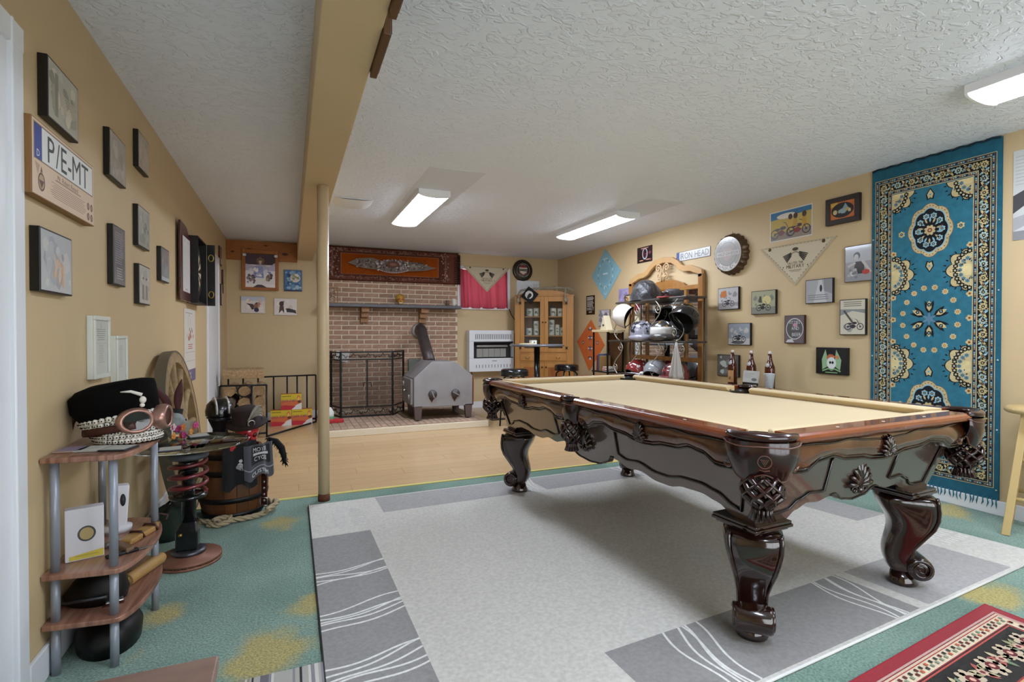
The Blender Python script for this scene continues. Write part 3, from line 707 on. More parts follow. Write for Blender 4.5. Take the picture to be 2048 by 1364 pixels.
for k in range(16):
    zz = .015+k*.0285; MB().tube([(2.04, -.012, zz), (2.058, -.022, zz+.004), (2.07, -.012, zz-.004), (2.074, .0, zz)], [.008, .016, .014, .006], 7).build('tassel', M_TAS, t)
for k in range(14):
    zz = .01+k*.03; MB().tube([(1.975, -.014, zz+.004), (2.0, -.018, zz+.012), (2.03, -.016, zz)], [.004, .006, .005], 5).build('fringe_knot', M_TAS, t)
# window curtain and bandana pinned over it
def sheet(name, m, W_, H_, f, nx, ny, th, parent=None):
    A = [[f(i/nx, j/ny) for j in range(ny+1)] for i in range(nx+1)]
    mb = MB(); mb.grid(A); B = [[(p[0], p[1]+th, p[2]) for p in r] for r in A]; mb.grid([r[::-1] for r in B])
    return mb.build(name, m, parent)
M_CURT = mat('red_voile_curtain', '#8f2c3e', .9, bump=.2, bscale=300)
nt = M_CURT.node_tree; tr = nt.nodes.new('ShaderNodeBsdfTranslucent'); tr.inputs[0].default_value = lin('#d9909c'); mx = nt.nodes.new('ShaderNodeMixShader'); mx.inputs[0].default_value = .56
nt.links.new(nt.nodes['Principled BSDF'].outputs[0], mx.inputs[1]); nt.links.new(tr.outputs[0], mx.inputs[2]); nt.links.new(mx.outputs[0], nt.nodes['Material Output'].inputs[0])
sheet('curtain', M_CURT, 1, 1, lambda s, q: (2.435+.80*s+.02*(1-q), YF-.052-.024*sin(s*24+q*1.2)-.009*sin(s*57), 1.592+.60*q-.01*sin(s*3)), 90, 8, .001)
tag(bpy.data.objects['curtain'], 'red gathered curtain glowing in the basement window', 'curtain')
def bandana_tri(d):
    d.poly([(0, 1), (1, 1), (.5, 0)], '#b6a88c'); d.poly([(.06, .965), (.94, .965), (.5, .08)], '#c9bda4')
    for k in range(18): d.ell(.10+k*.047, .975, .004, .004, '#6d6048', 6)
    for s_ in (0, 1):
        for k in range(12): q = .1+k*.07; x = (.5-.44*q) if s_ == 0 else (.5+.44*q); d.ell(x, .08+q*.88, .005, .005, '#6d6654', 6)
    for s_ in (-1, 1):
        for k in range(5): d.poly([(.5+s_*.05, .80-k*.02), (.5+s_*(.17-.012*k), .72-k*.035), (.5+s_*(.155-.012*k), .70-k*.035), (.5+s_*.05, .775-k*.02)], '#3b372f')
    d.ell(.5, .86, .04*d.w, .02*d.w, '#4d473b'); d.ring(.5, .66, .07*d.w, .008*d.w, '#4a463c', a0=.2, a1=pi-.2)
    d.text('SALUTES THE', .5, .535, .028*d.w, '#3b372f', .2*d.w); d.text('MILITARY', .5, .455, .038*d.w, '#3b372f', .26*d.w); d.ell(.34, .455, .008*d.w, .008*d.w, '#3b372f', 6); d.ell(.66, .455, .008*d.w, .008*d.w, '#3b372f', 6)
    d.rect(.42, .36, .58, .37, '#6a6352'); d.rect(.44, .33, .56, .338, '#6a6352'); d.ell(.15, .94, .018*d.w, .018*d.w, '#5d5443', 10); d.ell(.85, .94, .018*d.w, .018*d.w, '#5d5443', 10)
t = thing('bandana', 'cream triangular bandana with winged print pinned over the red curtain', 'bandana', (2.47, YF-.098, 1.84))
d = Draw(.80, .40); bandana_tri(d); d.build('print', t, CLOTHP, y0=-.003); MB().prism([(0, .40), (.8, .40), (.4, 0)], 0, .002, RX(pi/2)).build('cloth', mat('cream_cotton', '#c3b699', .9), t)
# wall heater
t = thing('wall_heater', 'white gas wall heater with dark open grille below the window', 'heater', (2.555, YF, .585))
W_, D_, H_ = .755, .16, .65
M_HEAT = mat('white_enamel', '#e3e5e8', .3, coat=.3)
MB().box(0, W_, -D_, -.001, .47, H_).box(0, W_, -D_, -.001, 0, .21).box(0, .075, -D_, -.001, .21, .47).box(W_-.012, W_, -D_, -.001, .21, .47).build('case', M_HEAT, t, bev=.008)
MB().box(.06, W_-.02, -.06, -.004, .21, .47).build('firebox', mat('firebox_dark', '#2a2724', .6), t)
MB().box(.08, W_-.014, -D_+.005, -D_+.02, .45, .472).box(.08, W_-.014, -D_+.005, -D_+.02, .208, .222).build('opening_trim', M_IRON, t)
for k in range(5): MB().box(.15+k*.1, .245+k*.1, -.085, -.06, .225, .36).build('radiant_plaque', mat('grey_ceramic', '#9c9a93', .8, bump=.3, bscale=200), t)
MB().box(.14, .66, -.12, -.06, .385, .415).build('burner_hood', mat('brushed_steel', '#9a9894', .35, metal=.8), t)
sl = mat('vent_slot', '#70726f', .6)
for k in range(20): MB().box(.10+k*.031, .113+k*.031, -D_-.0015, -D_+.004, .51, .59).build('top_slot', sl, t)
for k in range(12): MB().box(.11+k*.052, .120+k*.052, -D_-.0015, -D_+.004, .06, .11).build('lower_slot', sl, t)
MB().box(.38, .46, -D_-.002, -D_, .165, .172).build('badge', M_IRON, t)
gp = tag(MB().tube([(2.62, YF-.05, .60), (2.64, YF-.05, .52), (2.66, YF-.03, .45), (2.66, YF-.02, .06)], .008, 8).build('gas_pipe', mat('red_gas_pipe', '#8f2c1d', .5)), 'thin red gas pipe below the wall heater', 'pipe')
cd = tag(MB().tube([(3.28, YF-.03, 1.585), (3.30, YF-.06, 1.5), (3.42, YF-.07, 1.33), (3.47, YF-.06, 1.2), (3.5, YF-.05, .4), (3.5, YF-.04, .12)], .006, 6).build('power_cord', M_IRON), 'thin dark cord hanging from the red curtained window', 'cord')
# round dark sign
t = thing('round_metal_sign', 'round dark metal lid sign above the pine cabinet', 'sign', (3.53, YF, 2.225)); d = Draw(.36, .36)
d.ell(.5, .5, .118, .118, '#17110c', 40); d.ring(.5, .5, .115, .006, '#9d9588', 40); d.ring(.5, .5, .083, .004, '#9d9588', 40)
d.text('HARLEY', .5, .5, .018, '#b9b3a8', .16, curve=(.09, pi/2)); d.text('MOTORCYCLES', .5, .5, .018, '#b9b3a8', .2, curve=(-.108, -pi/2))
d.ell(.5, .5, .078, .078, '#8a2a1c', 30); d.poly([(.30, .62), (.70, .62), (.66, .4), (.5, .3), (.34, .4)], '#cfc8bd'); d.rect(.25, .46, .75, .56, '#221a15'); d.text('HARLEY-DAVIDSON', .5, .51, .018, '#d6d0c6', .16)
d.build('print', t, PRINT_GLOSS, x0=-.18, z0=-.18, y0=-.04)
MB().lathe([(0, -.0), (.178, 0), (.18, .012), (.165, .035), (.15, .03), (.125, .038), (0, .038)], 40, RX(pi/2)).build('lid', mat('dark_brown_metal', '#2d2215', .25, metal=.4, coat=.4), t)
# ------------------------------------------------------------------ mantel things
t = thing('hourglass', 'slim wooden hourglass at the left end of the mantel', 'hourglass', (.545, 7.62, 1.6005))
wd = mat('light_turned_wood', '#a77c50', .5)
MB().box(-.075, .075, -.04, .04, 0, .014).box(-.075, .075, -.04, .04, .215, .23).build('caps', wd, t, bev=.003)
for x in (-.065, .065): MB().lathe([(.006, .014), (.008, .11), (.006, .215)], 8, T(x, 0, 0)).build('post', wd, t)
MB().lathe([(.03, .015), (.038, .05), (.03, .09), (.005, .115), (.03, .14), (.038, .18), (.03, .214)], 18).build('glass', mat('clear_glass', '#ffffff', .02, trans=1), t)
def skull(name, label, loc, rz, s, m, md, cat='skull', parent=None):
    t = thing(name, label, cat, loc, rz)
    mb = MB(); mb.ell((0, .02, .62), .42, .52, .42, 18, 12, SC(s, s, s)); mb.ell((0, -.16, .36), .30, .3, .34, 14, 10, SC(s, s, s)); mb.ell((0, -.15, .16), .24, .26, .17, 12, 8, SC(s, s, s)); mb.build('cranium', m, t)
    for x in (-.15, .15): MB().ell((x, -.42, .5), .1, .08, .1, 10, 8, SC(s, s, s)).build('eye_socket', md, t)
    MB().ell((0, -.44, .35), .05, .05, .08, 8, 6, SC(s, s, s)).build('nose_hole', md, t)
    tt = MB()
    for k in range(7): tt.box(-.16+k*.046, -.124+k*.046, -.43+abs(k-3)*.015, -.38, .12, .21, SC(s, s, s))
    tt.build('teeth', mat('bone_teeth', '#ded6c2', .5), t); return t
skull('sugar_skull', 'yellow painted skull sitting in the middle of the mantel', (1.475, 7.6, 1.6005), 0, .155, mat('yellow_skull_paint', '#c9a23c', .5, col2='#8f5f23', vscale=14), mat('red_eye_paint', '#a2442c', .5))
for x, r, h, lb in ((2.19, .028, .085, 'small brown pottery cup near the right end of the mantel'), (2.29, .026, .11, 'small white ribbed candle jar at the right end of the mantel')):
    t = thing('mantel_cup' if x < 2.25 else 'candle_jar', lb, 'cup' if x < 2.25 else 'jar', (x, 7.6, 1.6005))
    MB().lathe([(0, 0), (r, 0), (r*1.05, h*.5), (r, h), (r*.86, h), (r*.86, .01), (0, .01)], 20).build('body', mat('brown_pottery', '#6b5644', .5) if x < 2.25 else mat('white_ribbed_wax', '#dcd8cc', .5, bump=.2, bscale=100), t)
    if x < 2.25: MB().tube([(-r, 0, h*.8), (-r-.02, 0, h*.75), (-r-.022, 0, h*.4), (-r, 0, h*.25)], .005, 6).build('handle', mat('brown_pottery', '#6b5644', .5), t)
    else:
        for k in range(14): MB().box(-.002, .002, -r*1.07, -r*.95, .01, h*.95, RZ(2*pi*k/14)).build('rib', mat('white_ribbed_wax', '#dcd8cc', .5), t)
# ------------------------------------------------------------------ fire screen
t = thing('fire_screen', 'black wrought iron folding fire screen with mesh doors on the hearth', 'fire screen', (.60, 7.05, HZ))
M_MESH = mat('fine_black_mesh', '#191817', .6)
nt = M_MESH.node_tree; tp = nt.nodes.new('ShaderNodeBsdfTransparent'); mx = nt.nodes.new('ShaderNodeMixShader'); mx.inputs[0].default_value = .17
nt.links.new(tp.outputs[0], mx.inputs[1]); nt.links.new(nt.nodes['Principled BSDF'].outputs[0], mx.inputs[2]); nt.links.new(mx.outputs[0], nt.nodes['Material Output'].inputs[0])
def panel(nm, x0, y0, x1, y1, h, doors):
    a = math.atan2(y1-y0, x1-x0); L = math.hypot(x1-x0, y1-y0); M = T(x0, y0, 0) @ RZ(a); f = MB(); r = .011
    for x in (0, L): f.box(x-r, x+r, -r, r, 0, h, M)
    for z in (.012, .13, h-.11, h-.012): f.box(0, L, -r*.8, r*.8, z-r*.8, z+r*.8, M)
    if doors: f.box(L/2-r, L/2+r, -r, r, .13, h-.11, M)
    o = f.build(nm, M_IRON, t)
    MB().box(0, L, -.001, .001, .012, h-.012, M).build('mesh', M_MESH, o)
    n = max(2, int(L/.085))
    for zz, hh in ((.07, .05), (h-.06, .045)):
        for k in range(n):
            x = (k+.5)*L/n; MB().tube([(x-.04+.08*i/10, -.004, zz+hh*.8*sin(i/10*2*pi+(k % 2)*pi)*(.6+.4*cos(i))) for i in range(11)], .005, 5, M=M).build('scrollwork', M_IRON, o)
    if doors:
        for s_ in (-1, 1): MB().tube([(L/2+s_*.02, -.015, .45), (L/2+s_*.05, -.045, .45), (L/2+s_*.05, -.045, .40)], .006, 6, M=M).build('door_handle', M_IRON, o)
panel('centre_panel', 0, 0, .66, -.03, .865, True); panel('right_wing', .66, -.03, .87, .30, .865, False); panel('left_wing', 0, 0, -.10, .30, .86, False)
# ------------------------------------------------------------------ wood stove
t = thing('wood_stove', 'grey steel wood stove on four legs standing on the hearth', 'stove', (1.795, 6.40, HZ))
w = .383; prof = [(-w, .172), (w+.0, .165), (w, .555), (.155, .735), (-.155, .74), (-w, .535)]
MB().prism(prof, 0, .62, RX(pi/2) @ T(0, 0, -.62)).build('firebox_body', M_STEEL, t, bev=.006)
for x in (-.142, .142):
    o = MB().lathe([(0, 0), (.052, 0), (.056, .012), (.052, .03), (0, .034)], 24, T(x*1.05+.0, 0, .33) @ RX(pi/2)).build('draft_knob', mat('dark_cast_iron', '#4e4949', .5, metal=.4), t)
    MB().box(-.045, .045, -.04, -.03, -.006, .006, T(x*1.05, 0, .33) @ RY(.5 if x > 0 else 1.2)).build('knob_bar', M_STEEL, o)
    MB().prism([(-.035, 0), (.035, 0), (0, -.06)], 0, .006, T(x*1.05-.01, 0, .285) @ RX(pi/2)).build('knob_shadow_plate', mat('knob_shadow_brown', '#4a2f2a', .7), o)  # dark wedge paints in the shadow below each knob
for x, y, kx in ((-.33, .03, 1), (.33, .03, -1), (-.30, .55, 1), (.32, .55, -1)):
    MB().prism([(-.035, 0), (.035, 0), (.05, .17), (-.05, .17)], -.03, .03, T(x, y, .012) @ RX(pi/2)).build('leg', mat('brown_stove_leg', '#5d4f4c', .5, metal=.4), t)
    MB().lathe([(0, 0), (.016, 0), (.014, .014), (0, .014)], 10, T(x, y, 0)).build('leveller', M_IRON, t)
do = MB().box(-w-.03, -w, .06, .56, .20, .52).build('door', M_STEEL, t, bev=.006)
for y in (.14, .48): MB().lathe([(0, 0), (.012, 0), (.012, .07), (0, .07)], 8, T(-w-.035, y, .25 if y < .3 else .4)).build('hinge', M_STEEL, do)
MB().tube([(-w-.03, .30, .36), (-w-.07, .28, .36), (-w-.08, .2, .38)], .009, 6).build('door_handle', mat('nickel', '#b9b6b0', .3, metal=.9), do)
pp = MB(); R0 = .075; base = Vector((-.07, .42, .70)); top = Vector((-.035, 1.10, 1.14)); wall = Vector((.0, 1.378, 1.14))
pp.tube([base, base.lerp(top, .33), base.lerp(top, .36), base.lerp(top, .86), top+Vector((0, -.04, -.01)), top+Vector((0, .05, .02)), wall-Vector((0, .08, 0)), wall], [R0, R0, R0+.004, R0+.004, R0+.006, R0+.006, R0, R0], 24)
pp.build('stovepipe', mat('brown_black_pipe', '#574c4a', .45, metal=.4, var=.3, vscale=10), t)
MB().lathe([(R0, 0), (.115, 0), (.12, .01), (R0, .014)], 28, T(wall.x, wall.y-.001, wall.z) @ RX(pi/2)).build('wall_collar', mat('pale_collar', '#b5aca4', .5, metal=.4), t)
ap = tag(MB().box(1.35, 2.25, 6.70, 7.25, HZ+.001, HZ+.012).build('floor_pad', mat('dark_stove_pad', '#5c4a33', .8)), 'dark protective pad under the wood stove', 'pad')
bo = tag(MB().box(1.62, 1.80, 7.70, 7.78, .62, .80).build('wall_hatch', mat('green_grey_steel', '#6c7168', .5), bev=.004), 'grey green steel flue hatch on the brick behind the stove', 'hatch')
# hearth tools at the far left of the screen
t = thing('ash_bucket', 'white and green plastic bottle standing on the hearth by the post', 'bottle', (.45, 6.86, HZ))
MB().lathe([(0, 0), (.05, 0), (.052, .11), (.03, .15), (.018, .17), (0, .172)], 18).build('body', mat('white_plastic', '#dcdcd4', .4), t)
MB().lathe([(.053, .02), (.0535, .06), (.053, .06)], 18).build('label_band', mat('green_label', '#4d8a5c', .5), t)
t.name = 'cleaner_bottle'
bk = tag(MB().box(.41, .60, 6.66, 6.74, HZ+.0005, HZ+.045).build('red_lighter_box', mat('red_gloss', '#b3202a', .35), bev=.008), 'small red box lying on the hearth beside the fire screen', 'box')
t = thing('hearth_broom_stand', 'black iron tool stand with white brush head beside the fire screen', 'fire tools', (.455, 7.52, HZ))
MB().lathe([(0, 0), (.07, 0), (.07, .012), (.01, .02), (.009, .78), (0, .79)], 14).build('stand', M_IRON, t)
for a in (-.05, .05): MB().tube([(a, 0, .78), (a, -.02, .7), (a, -.02, .15)], .006, 6).build('tool_handle', M_IRON, t)
MB().box(-.09, .09, -.05, .05, .74, .87, RY(.25)).build('brush_head', mat('white_bristle', '#cfcdc4', .8), t)
t = thing('boot_scraper', 'small black angled iron bookend on the wood floor by the hearth', 'bookend', (2.52, 6.62, .0005)); MB().box(-.01, .01, -.05, .05, 0, .24).build('upright', M_IRON, t); MB().box(0, .22, -.06, .06, 0, .008).build('plate', M_IRON, t); t.name = 'iron_bookend'
# ================================================================== PICTURES
M_BLACKF = mat('black_frame', '#14110f', .4); M_WFRAME = mat('silver_white_frame', '#d6d9cf', .35)
def pic(wall, name, label, px, t, fn, cat='picture', sidem=None, gloss=True, frame=None, group=None, fm=None, eps=.00002):
    """px = (u0, vt0, vb0, u1, vt1, vb1): left edge and right edge in the photo"""
    u0, a0, b0, u1, a1, b1 = px
    if wall == 'L': e0, e1 = (onX, XL), (onX, XL+t)
    elif wall == 'R': e0, e1 = (onX, XR-t), (onX, XR)
    else: e0, e1 = (onY, YF-t), (onY, YF-t)
    A0, B0, A1, B1 = e0[0](u0, a0, e0[1]), e0[0](u0, b0, e0[1]), e1[0](u1, a1, e1[1]), e1[0](u1, b1, e1[1])
    zt, zb = (A0.z+A1.z)/2, (B0.z+B1.z)/2; h = zt-zb
    if wall == 'F': w = A1.x-A0.x; loc = ((A0.x+A1.x)/2, YF, zb); rz = 0
    else:
        w = abs(A1.y-A0.y); loc = (XL if wall == 'L' else XR, (A0.y+A1.y)/2, zb); rz = pi/2 if wall == 'L' else -pi/2
    o = thing(name, label, cat, loc, rz, group)
    MB().box(-w/2, w/2, -t, -.0006, 0, h).build('panel', sidem or M_BLACKF, o, bev=min(.002, t/4))
    f = frame or .006; d = Draw(w-2*f, h-2*f, eps); fn(d)
    d.build('print', o, PRINT_GLOSS if gloss else PRINT, x0=-w/2+f, z0=f, y0=-t-.0004)
    if fm:
        b = MB(); g = t+.008
        b.box(-w/2, w/2, -g, -t, 0, f).box(-w/2, w/2, -g, -t, h-f, h).box(-w/2, -w/2+f, -g, -t, f, h-f).box(w/2-f, w/2, -g, -t, f, h-f); b.build('frame', fm, o, bev=.002)
    return o, w, h
def photo(cols, n=26, seed=1, fig=None):
    def f(d):
        d.gain = GLARE_LIFT
        d.bg(cols[0]); d.blobs(n, cols, min(d.w, d.h)*.06, min(d.w, d.h)*.22, seed=seed)
        if fig: fig(d)
    return f
GLARE_LIFT = (.8, .26)  # lift that puts reflected glare into the photo print colours
def people(cs):
    def f(d):
        for k, c in enumerate(cs):
            x = (k+1)/(len(cs)+1); d.ell(x, .62, d.h*.06, d.h*.07, '#b98f70'); d.poly([(x-.12, .1), (x+.12, .1), (x+.1, .5), (x-.1, .5)], c); d.ell(x, .67, d.h*.06, d.h*.035, '#3a322c')
    return f
GF = 'framed photos on the left wall'
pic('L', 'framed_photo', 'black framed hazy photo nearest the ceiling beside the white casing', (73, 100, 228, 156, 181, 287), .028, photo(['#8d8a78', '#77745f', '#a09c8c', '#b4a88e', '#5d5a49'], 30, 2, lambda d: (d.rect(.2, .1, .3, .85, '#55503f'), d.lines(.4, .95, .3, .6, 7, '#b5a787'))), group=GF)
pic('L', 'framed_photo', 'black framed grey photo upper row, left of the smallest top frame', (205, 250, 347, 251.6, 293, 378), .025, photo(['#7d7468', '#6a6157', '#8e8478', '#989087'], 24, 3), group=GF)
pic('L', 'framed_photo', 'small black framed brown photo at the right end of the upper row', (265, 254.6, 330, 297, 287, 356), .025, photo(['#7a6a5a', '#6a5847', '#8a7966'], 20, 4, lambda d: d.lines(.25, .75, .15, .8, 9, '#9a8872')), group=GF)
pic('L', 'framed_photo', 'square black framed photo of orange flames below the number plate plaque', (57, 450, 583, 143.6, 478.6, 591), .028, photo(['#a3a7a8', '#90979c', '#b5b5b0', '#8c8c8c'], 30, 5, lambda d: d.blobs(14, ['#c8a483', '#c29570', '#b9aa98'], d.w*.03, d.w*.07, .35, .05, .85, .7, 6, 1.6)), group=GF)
pic('L', 'framed_certificate', 'tall black framed grey certificate with rows of text', (213, 446, 567, 250, 461.6, 575), .025, lambda d: (d.bg('#85868b'), d.blobs(10, ['#8f9096', '#7b7c81'], d.w*.15, d.w*.3, seed=3), d.lines(.12, .9, .35, .92, 14, '#a9aab0'), d.lines(.25, .85, .08, .3, 5, '#c2c3c8')), group=GF)
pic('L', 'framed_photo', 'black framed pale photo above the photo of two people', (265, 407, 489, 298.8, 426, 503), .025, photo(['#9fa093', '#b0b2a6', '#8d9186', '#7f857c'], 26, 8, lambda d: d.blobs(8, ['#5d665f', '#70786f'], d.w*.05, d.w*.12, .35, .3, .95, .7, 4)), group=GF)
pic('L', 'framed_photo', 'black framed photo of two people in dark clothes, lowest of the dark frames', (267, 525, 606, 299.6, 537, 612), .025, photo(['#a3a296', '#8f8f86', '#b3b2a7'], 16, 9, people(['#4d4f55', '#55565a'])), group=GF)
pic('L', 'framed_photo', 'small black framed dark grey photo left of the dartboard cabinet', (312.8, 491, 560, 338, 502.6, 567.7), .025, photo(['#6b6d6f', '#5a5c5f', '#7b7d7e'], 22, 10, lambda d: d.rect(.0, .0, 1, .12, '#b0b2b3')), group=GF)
pic('L', 'framed_certificate', 'pale silver framed document, the wider of the two above the shelf', (172, 630, 760.6, 217, 634.5, 752), .022, lambda d: (d.bg('#c5c6ba'), d.ring(.5, .9, .01, .003, '#9a9a90'), d.lines(.15, .85, .62, .85, 6, '#84857c', .4, .3, True), d.lines(.25, .75, .2, .55, 11, '#9c9d93', .5, .25, True), d.rect(.05, .57, .95, .574, '#8d8e85')), sidem=M_WFRAME, frame=.018, fm=M_WFRAME, gloss=False)
pic('L', 'framed_certificate', 'pale silver framed document, the narrow one behind the feathered skull', (219.5, 671, 767, 252, 672, 765), .022, lambda d: (d.bg('#c9cabf'), d.lines(.3, .7, .3, .85, 16, '#a3a49a', .5, .3, True)), sidem=M_WFRAME, frame=.014, fm=M_WFRAME, gloss=False)
# number-plate plaque
M_MAPLE = mat('pale_maple', '#d2b493', .5, var=.12, vscale=6, stretch=(1, 1, 8))
def plate(d):
    d.bg('#d9bfa4'); d.ring(.5, .5, 0.001, .0005, '#d9bfa4')
    d.rect(.02, .47, .98, .97, '#a98c6e'); d.rect(.03, .485, .97, .955, '#dfe0dc'); d.rect(.03, .485, .13, .955, '#3c4a90'); d.text('D', .08, .57, .022, '#e8e8ee')
    d.line([(.03, .487), (.97, .487)], .002, '#3c3c3c'); d.line([(.03, .953), (.97, .953)], .002, '#3c3c3c')
    d.text('P/E-MT', .55, .72, .088, '#3f4140', .68*d.w)
    d.text('Mr. Robert Renard', .52, .405, .017, '#5a4030', .34*d.w); d.lines(.32, .76, .33, .37, 1, '#8a6c54'); d.lines(.24, .84, .08, .31, 8, '#8a6c54', .25, .25, True)
    d.poly([(.03, .44), (.10, .42), (.07, .28)], '#b99a7c'); d.ell(.12, .20, .026, .03, '#5f4630', 20); d.ell(.12, .2, .02, .024, '#b99878', 20); d.poly([(.085, .22), (.155, .22), (.12, .11)], '#5f4630'); d.poly([(.105, .33), (.135, .33), (.12, .42)], '#6b5138')
    for x in (.885, .95):
        for y in (.10, .27): d.ell(x, y, .013, .015, '#6b4f3a', 14); d.ell(x, y, .008, .009, '#a5856a', 10)
o, pw_, ph_ = pic('L', 'number_plate_plaque', 'maple plaque with number plate reading P/E-MT and engraved text', (35, 220.6, 383, 187, 336, 452), .032, plate, 'plaque', sidem=mat('plaque_edge', '#8a6236', .5), frame=.004, gloss=False)
# dartboard cabinet
M_MAR = mat('maroon_wood', '#4a1c1c', .3, coat=.4, var=.2, vscale=6)
t = thing('dartboard_cabinet', 'maroon wooden dartboard cabinet with one door open against the wall', 'dartboard', (XL, 4.92, 1.425), pi/2)
pts = [(-.43, 0), (0, 0), (0, .52), (-.10, .53), (-.17, .575), (-.26, .585), (-.43, .59)]
do = MB().prism(pts, .018, .034, RX(pi/2)).build('door', M_MAR, t, bev=.003)
d = Draw(.30, .42); d.bg('#c9c6c2'); d.line([(.5, .1), (.5, .9)], .002, '#9a9794'); d.lines(.1, .45, .15, .85, 14, '#b3b0ac', .1, .1); d.lines(.55, .9, .15, .85, 14, '#b3b0ac', .1, .1); d.text('HOME', .25, .93, .012, '#77726e'); d.text('VISITOR', .75, .93, .012, '#77726e'); d.rect(.35, .04, .65, .055, '#8a8582'); d.build('score_sheet', do, PRINT, x0=-.36, z0=.07, y0=-.0355)
bx = MB().box(.0, .47, -.012, -.0006, 0, .55).box(0, .012, -.085, -.012, 0, .55).box(.458, .47, -.085, -.012, 0, .55).box(.012, .458, -.085, -.012, 0, .012).box(.012, .458, -.085, -.012, .538, .55).build('case', mat('black_case', '#120e0e', .5), t)
bd = MB().lathe([(0, 0), (.215, 0), (.222, .01), (.222, .035), (0, .036)], 40, T(.235, -.012, .275) @ RX(pi/2)).build('dartboard', mat('black_sisal', '#1c1a18', .8), t)
d = Draw(.44, .44, .0003); d.auto = False
for k in range(20):
    a0, a1 = 2*pi*k/20, 2*pi*(k+1)/20; c = '#d2c6a4' if k % 2 else '#1d1b19'
    d._p([(.22+.165*cos(a), .22+.165*sin(a)) for a in (a0, (a0+a1)/2, a1)]+[(.22, .22)], [(0, 1, 2, 3)], c)
d.L = 1
for r in (.165, .102):
    for k in range(20):
        a0, a1 = 2*pi*k/20, 2*pi*(k+1)/20; c = '#8c2a22' if k % 2 == 0 else '#2f6a42'
        d._p([(.22+r*cos(a0), .22+r*sin(a0)), (.22+r*cos(a1), .22+r*sin(a1)), (.22+(r-.008)*cos(a1), .22+(r-.008)*sin(a1)), (.22+(r-.008)*cos(a0), .22+(r-.008)*sin(a0))], [(0, 1, 2, 3)], c)
d.L = 2; d.ell(.5, .5, .014, .014, '#2f6a42', 14); d.L = 3; d.ell(.5, .5, .006, .006, '#8c2a22', 10); d.build('segments', bd, PRINT, x0=.235-.22, z0=.275-.22, y0=-.0485)
MB().box(.47, .486, -.15, -.086, 0, .55).build('second_door', mat('black_case', '#120e0e', .5), t, bev=.003)
for z in (.10, .43): MB().tube([(.468, -.118+.02*cos(q), z+.03*sin(q)) for q in [2*pi*k/16 for k in range(16)]], .005, 6, closed=True).build('dart_ring', mat('brass', '#a58a4c', .3, metal=.8), t)
# calendar
pic('L', 'wall_calendar', 'white paper wall calendar hanging below the dartboard cabinet', (367, 617, 769, 390, 621, 760), .003, lambda d: (d.bg('#cfcbc0'), d.lines(.1, .9, .93, .97, 1, '#a7a29a'), d.ring(.45, .82, .05, .006, '#8b8580', ry=.07), d.blobs(16, ['#a5463c', '#6c7f55', '#b58a72', '#8b5a4c'], .015, .03, .15, .55, .85, .76, 4), d.lines(.3, .75, .45, .53, 3, '#bb6a55', .2, .4, True), d.rect(.05, .41, .95, .415, '#8d92a8'), d.rect(.05, .29, .95, .295, '#8d92a8'), d.rect(0, 0, 1, .17, '#6d6580'), d.blobs(6, ['#c8c4d0'], .008, .016, .4, .02, .6, .15, 2)), 'calendar', sidem=mat('paper_edge', '#c8c4ba', .8), frame=.001, gloss=False)
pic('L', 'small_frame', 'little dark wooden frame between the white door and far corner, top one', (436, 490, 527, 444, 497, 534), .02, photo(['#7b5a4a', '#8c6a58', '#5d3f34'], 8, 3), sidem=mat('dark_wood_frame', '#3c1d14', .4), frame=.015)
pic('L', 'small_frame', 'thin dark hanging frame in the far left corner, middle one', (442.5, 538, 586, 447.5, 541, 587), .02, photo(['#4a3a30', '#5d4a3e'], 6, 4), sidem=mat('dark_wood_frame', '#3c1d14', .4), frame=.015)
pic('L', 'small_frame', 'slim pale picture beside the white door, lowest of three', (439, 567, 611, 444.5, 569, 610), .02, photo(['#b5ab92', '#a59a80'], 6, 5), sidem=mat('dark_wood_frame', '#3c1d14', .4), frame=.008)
# far wall pictures, left of the post
t = thing('wolf_picture', 'wooden easel frame with snowy wolf print clipped to it', 'picture', (-.365, YF-.031, 1.765))
w, h = .45, .545; fm = M_PINE
MB().box(-w/2, -w/2+.045, -.03, 0, 0, h).box(w/2-.045, w/2, -.03, 0, 0, h).box(-w/2+.045, w/2-.045, -.03, 0, h-.055, h).box(-w/2+.045, w/2-.03, -.03, 0, 0, .04).build('frame', fm, t, bev=.004)
def wolf(d):
    d.bg('#e1dcda'); d.rect(0, .68, 1, 1, '#4d3c44'); d.ell(.5, .80, .05, .055, '#7a5f4c', 16); d.poly([(.38, .86), (.42, .98), (.48, .9)], '#4a3a32'); d.poly([(.62, .86), (.58, .98), (.52, .9)], '#4a3a32'); d.poly([(.44, .8), (.56, .8), (.5, .66)], '#cdb9a8'); d.ell(.5, .69, .008, .007, '#15100e', 8)
    d.poly([(0, .7), (.3, .64), (.5, .7), (.8, .62), (1, .76), (1, .5), (0, .5)], '#b5b0c6'); d.poly([(.25, .3), (.62, .28), (.58, .62), (.3, .62)], '#8d98c4'); d.blobs(30, ['#a9aac8', '#d8d4dc', '#7c86b4', '#efe9e6'], .01, .035, .1, .3, .9, .64, 3)
    d.blobs(14, ['#6a5c63', '#8c7b80', '#4d434c'], .012, .03, 0, .1, .35, .42, 5, 1.2); d.blobs(12, ['#4b4048', '#7a675c', '#2c262a', '#a38c74'], .012, .03, .64, .15, .95, .52, 6, 1.4); d.rect(0, 0, 1, .1, '#e9e4e0'); d.poly([(.25, 0), (.4, .08), (.55, .08), (.72, 0)], '#4a3c44')
d = Draw(.36, .445); wolf(d); d.build('print', t, PRINT, x0=-.18, z0=.038, y0=-.033); MB().box(-.18, .18, -.0325, -.03, .038, .483).build('canvas', mat('canvas_edge', '#b9b3ac', .7), t)
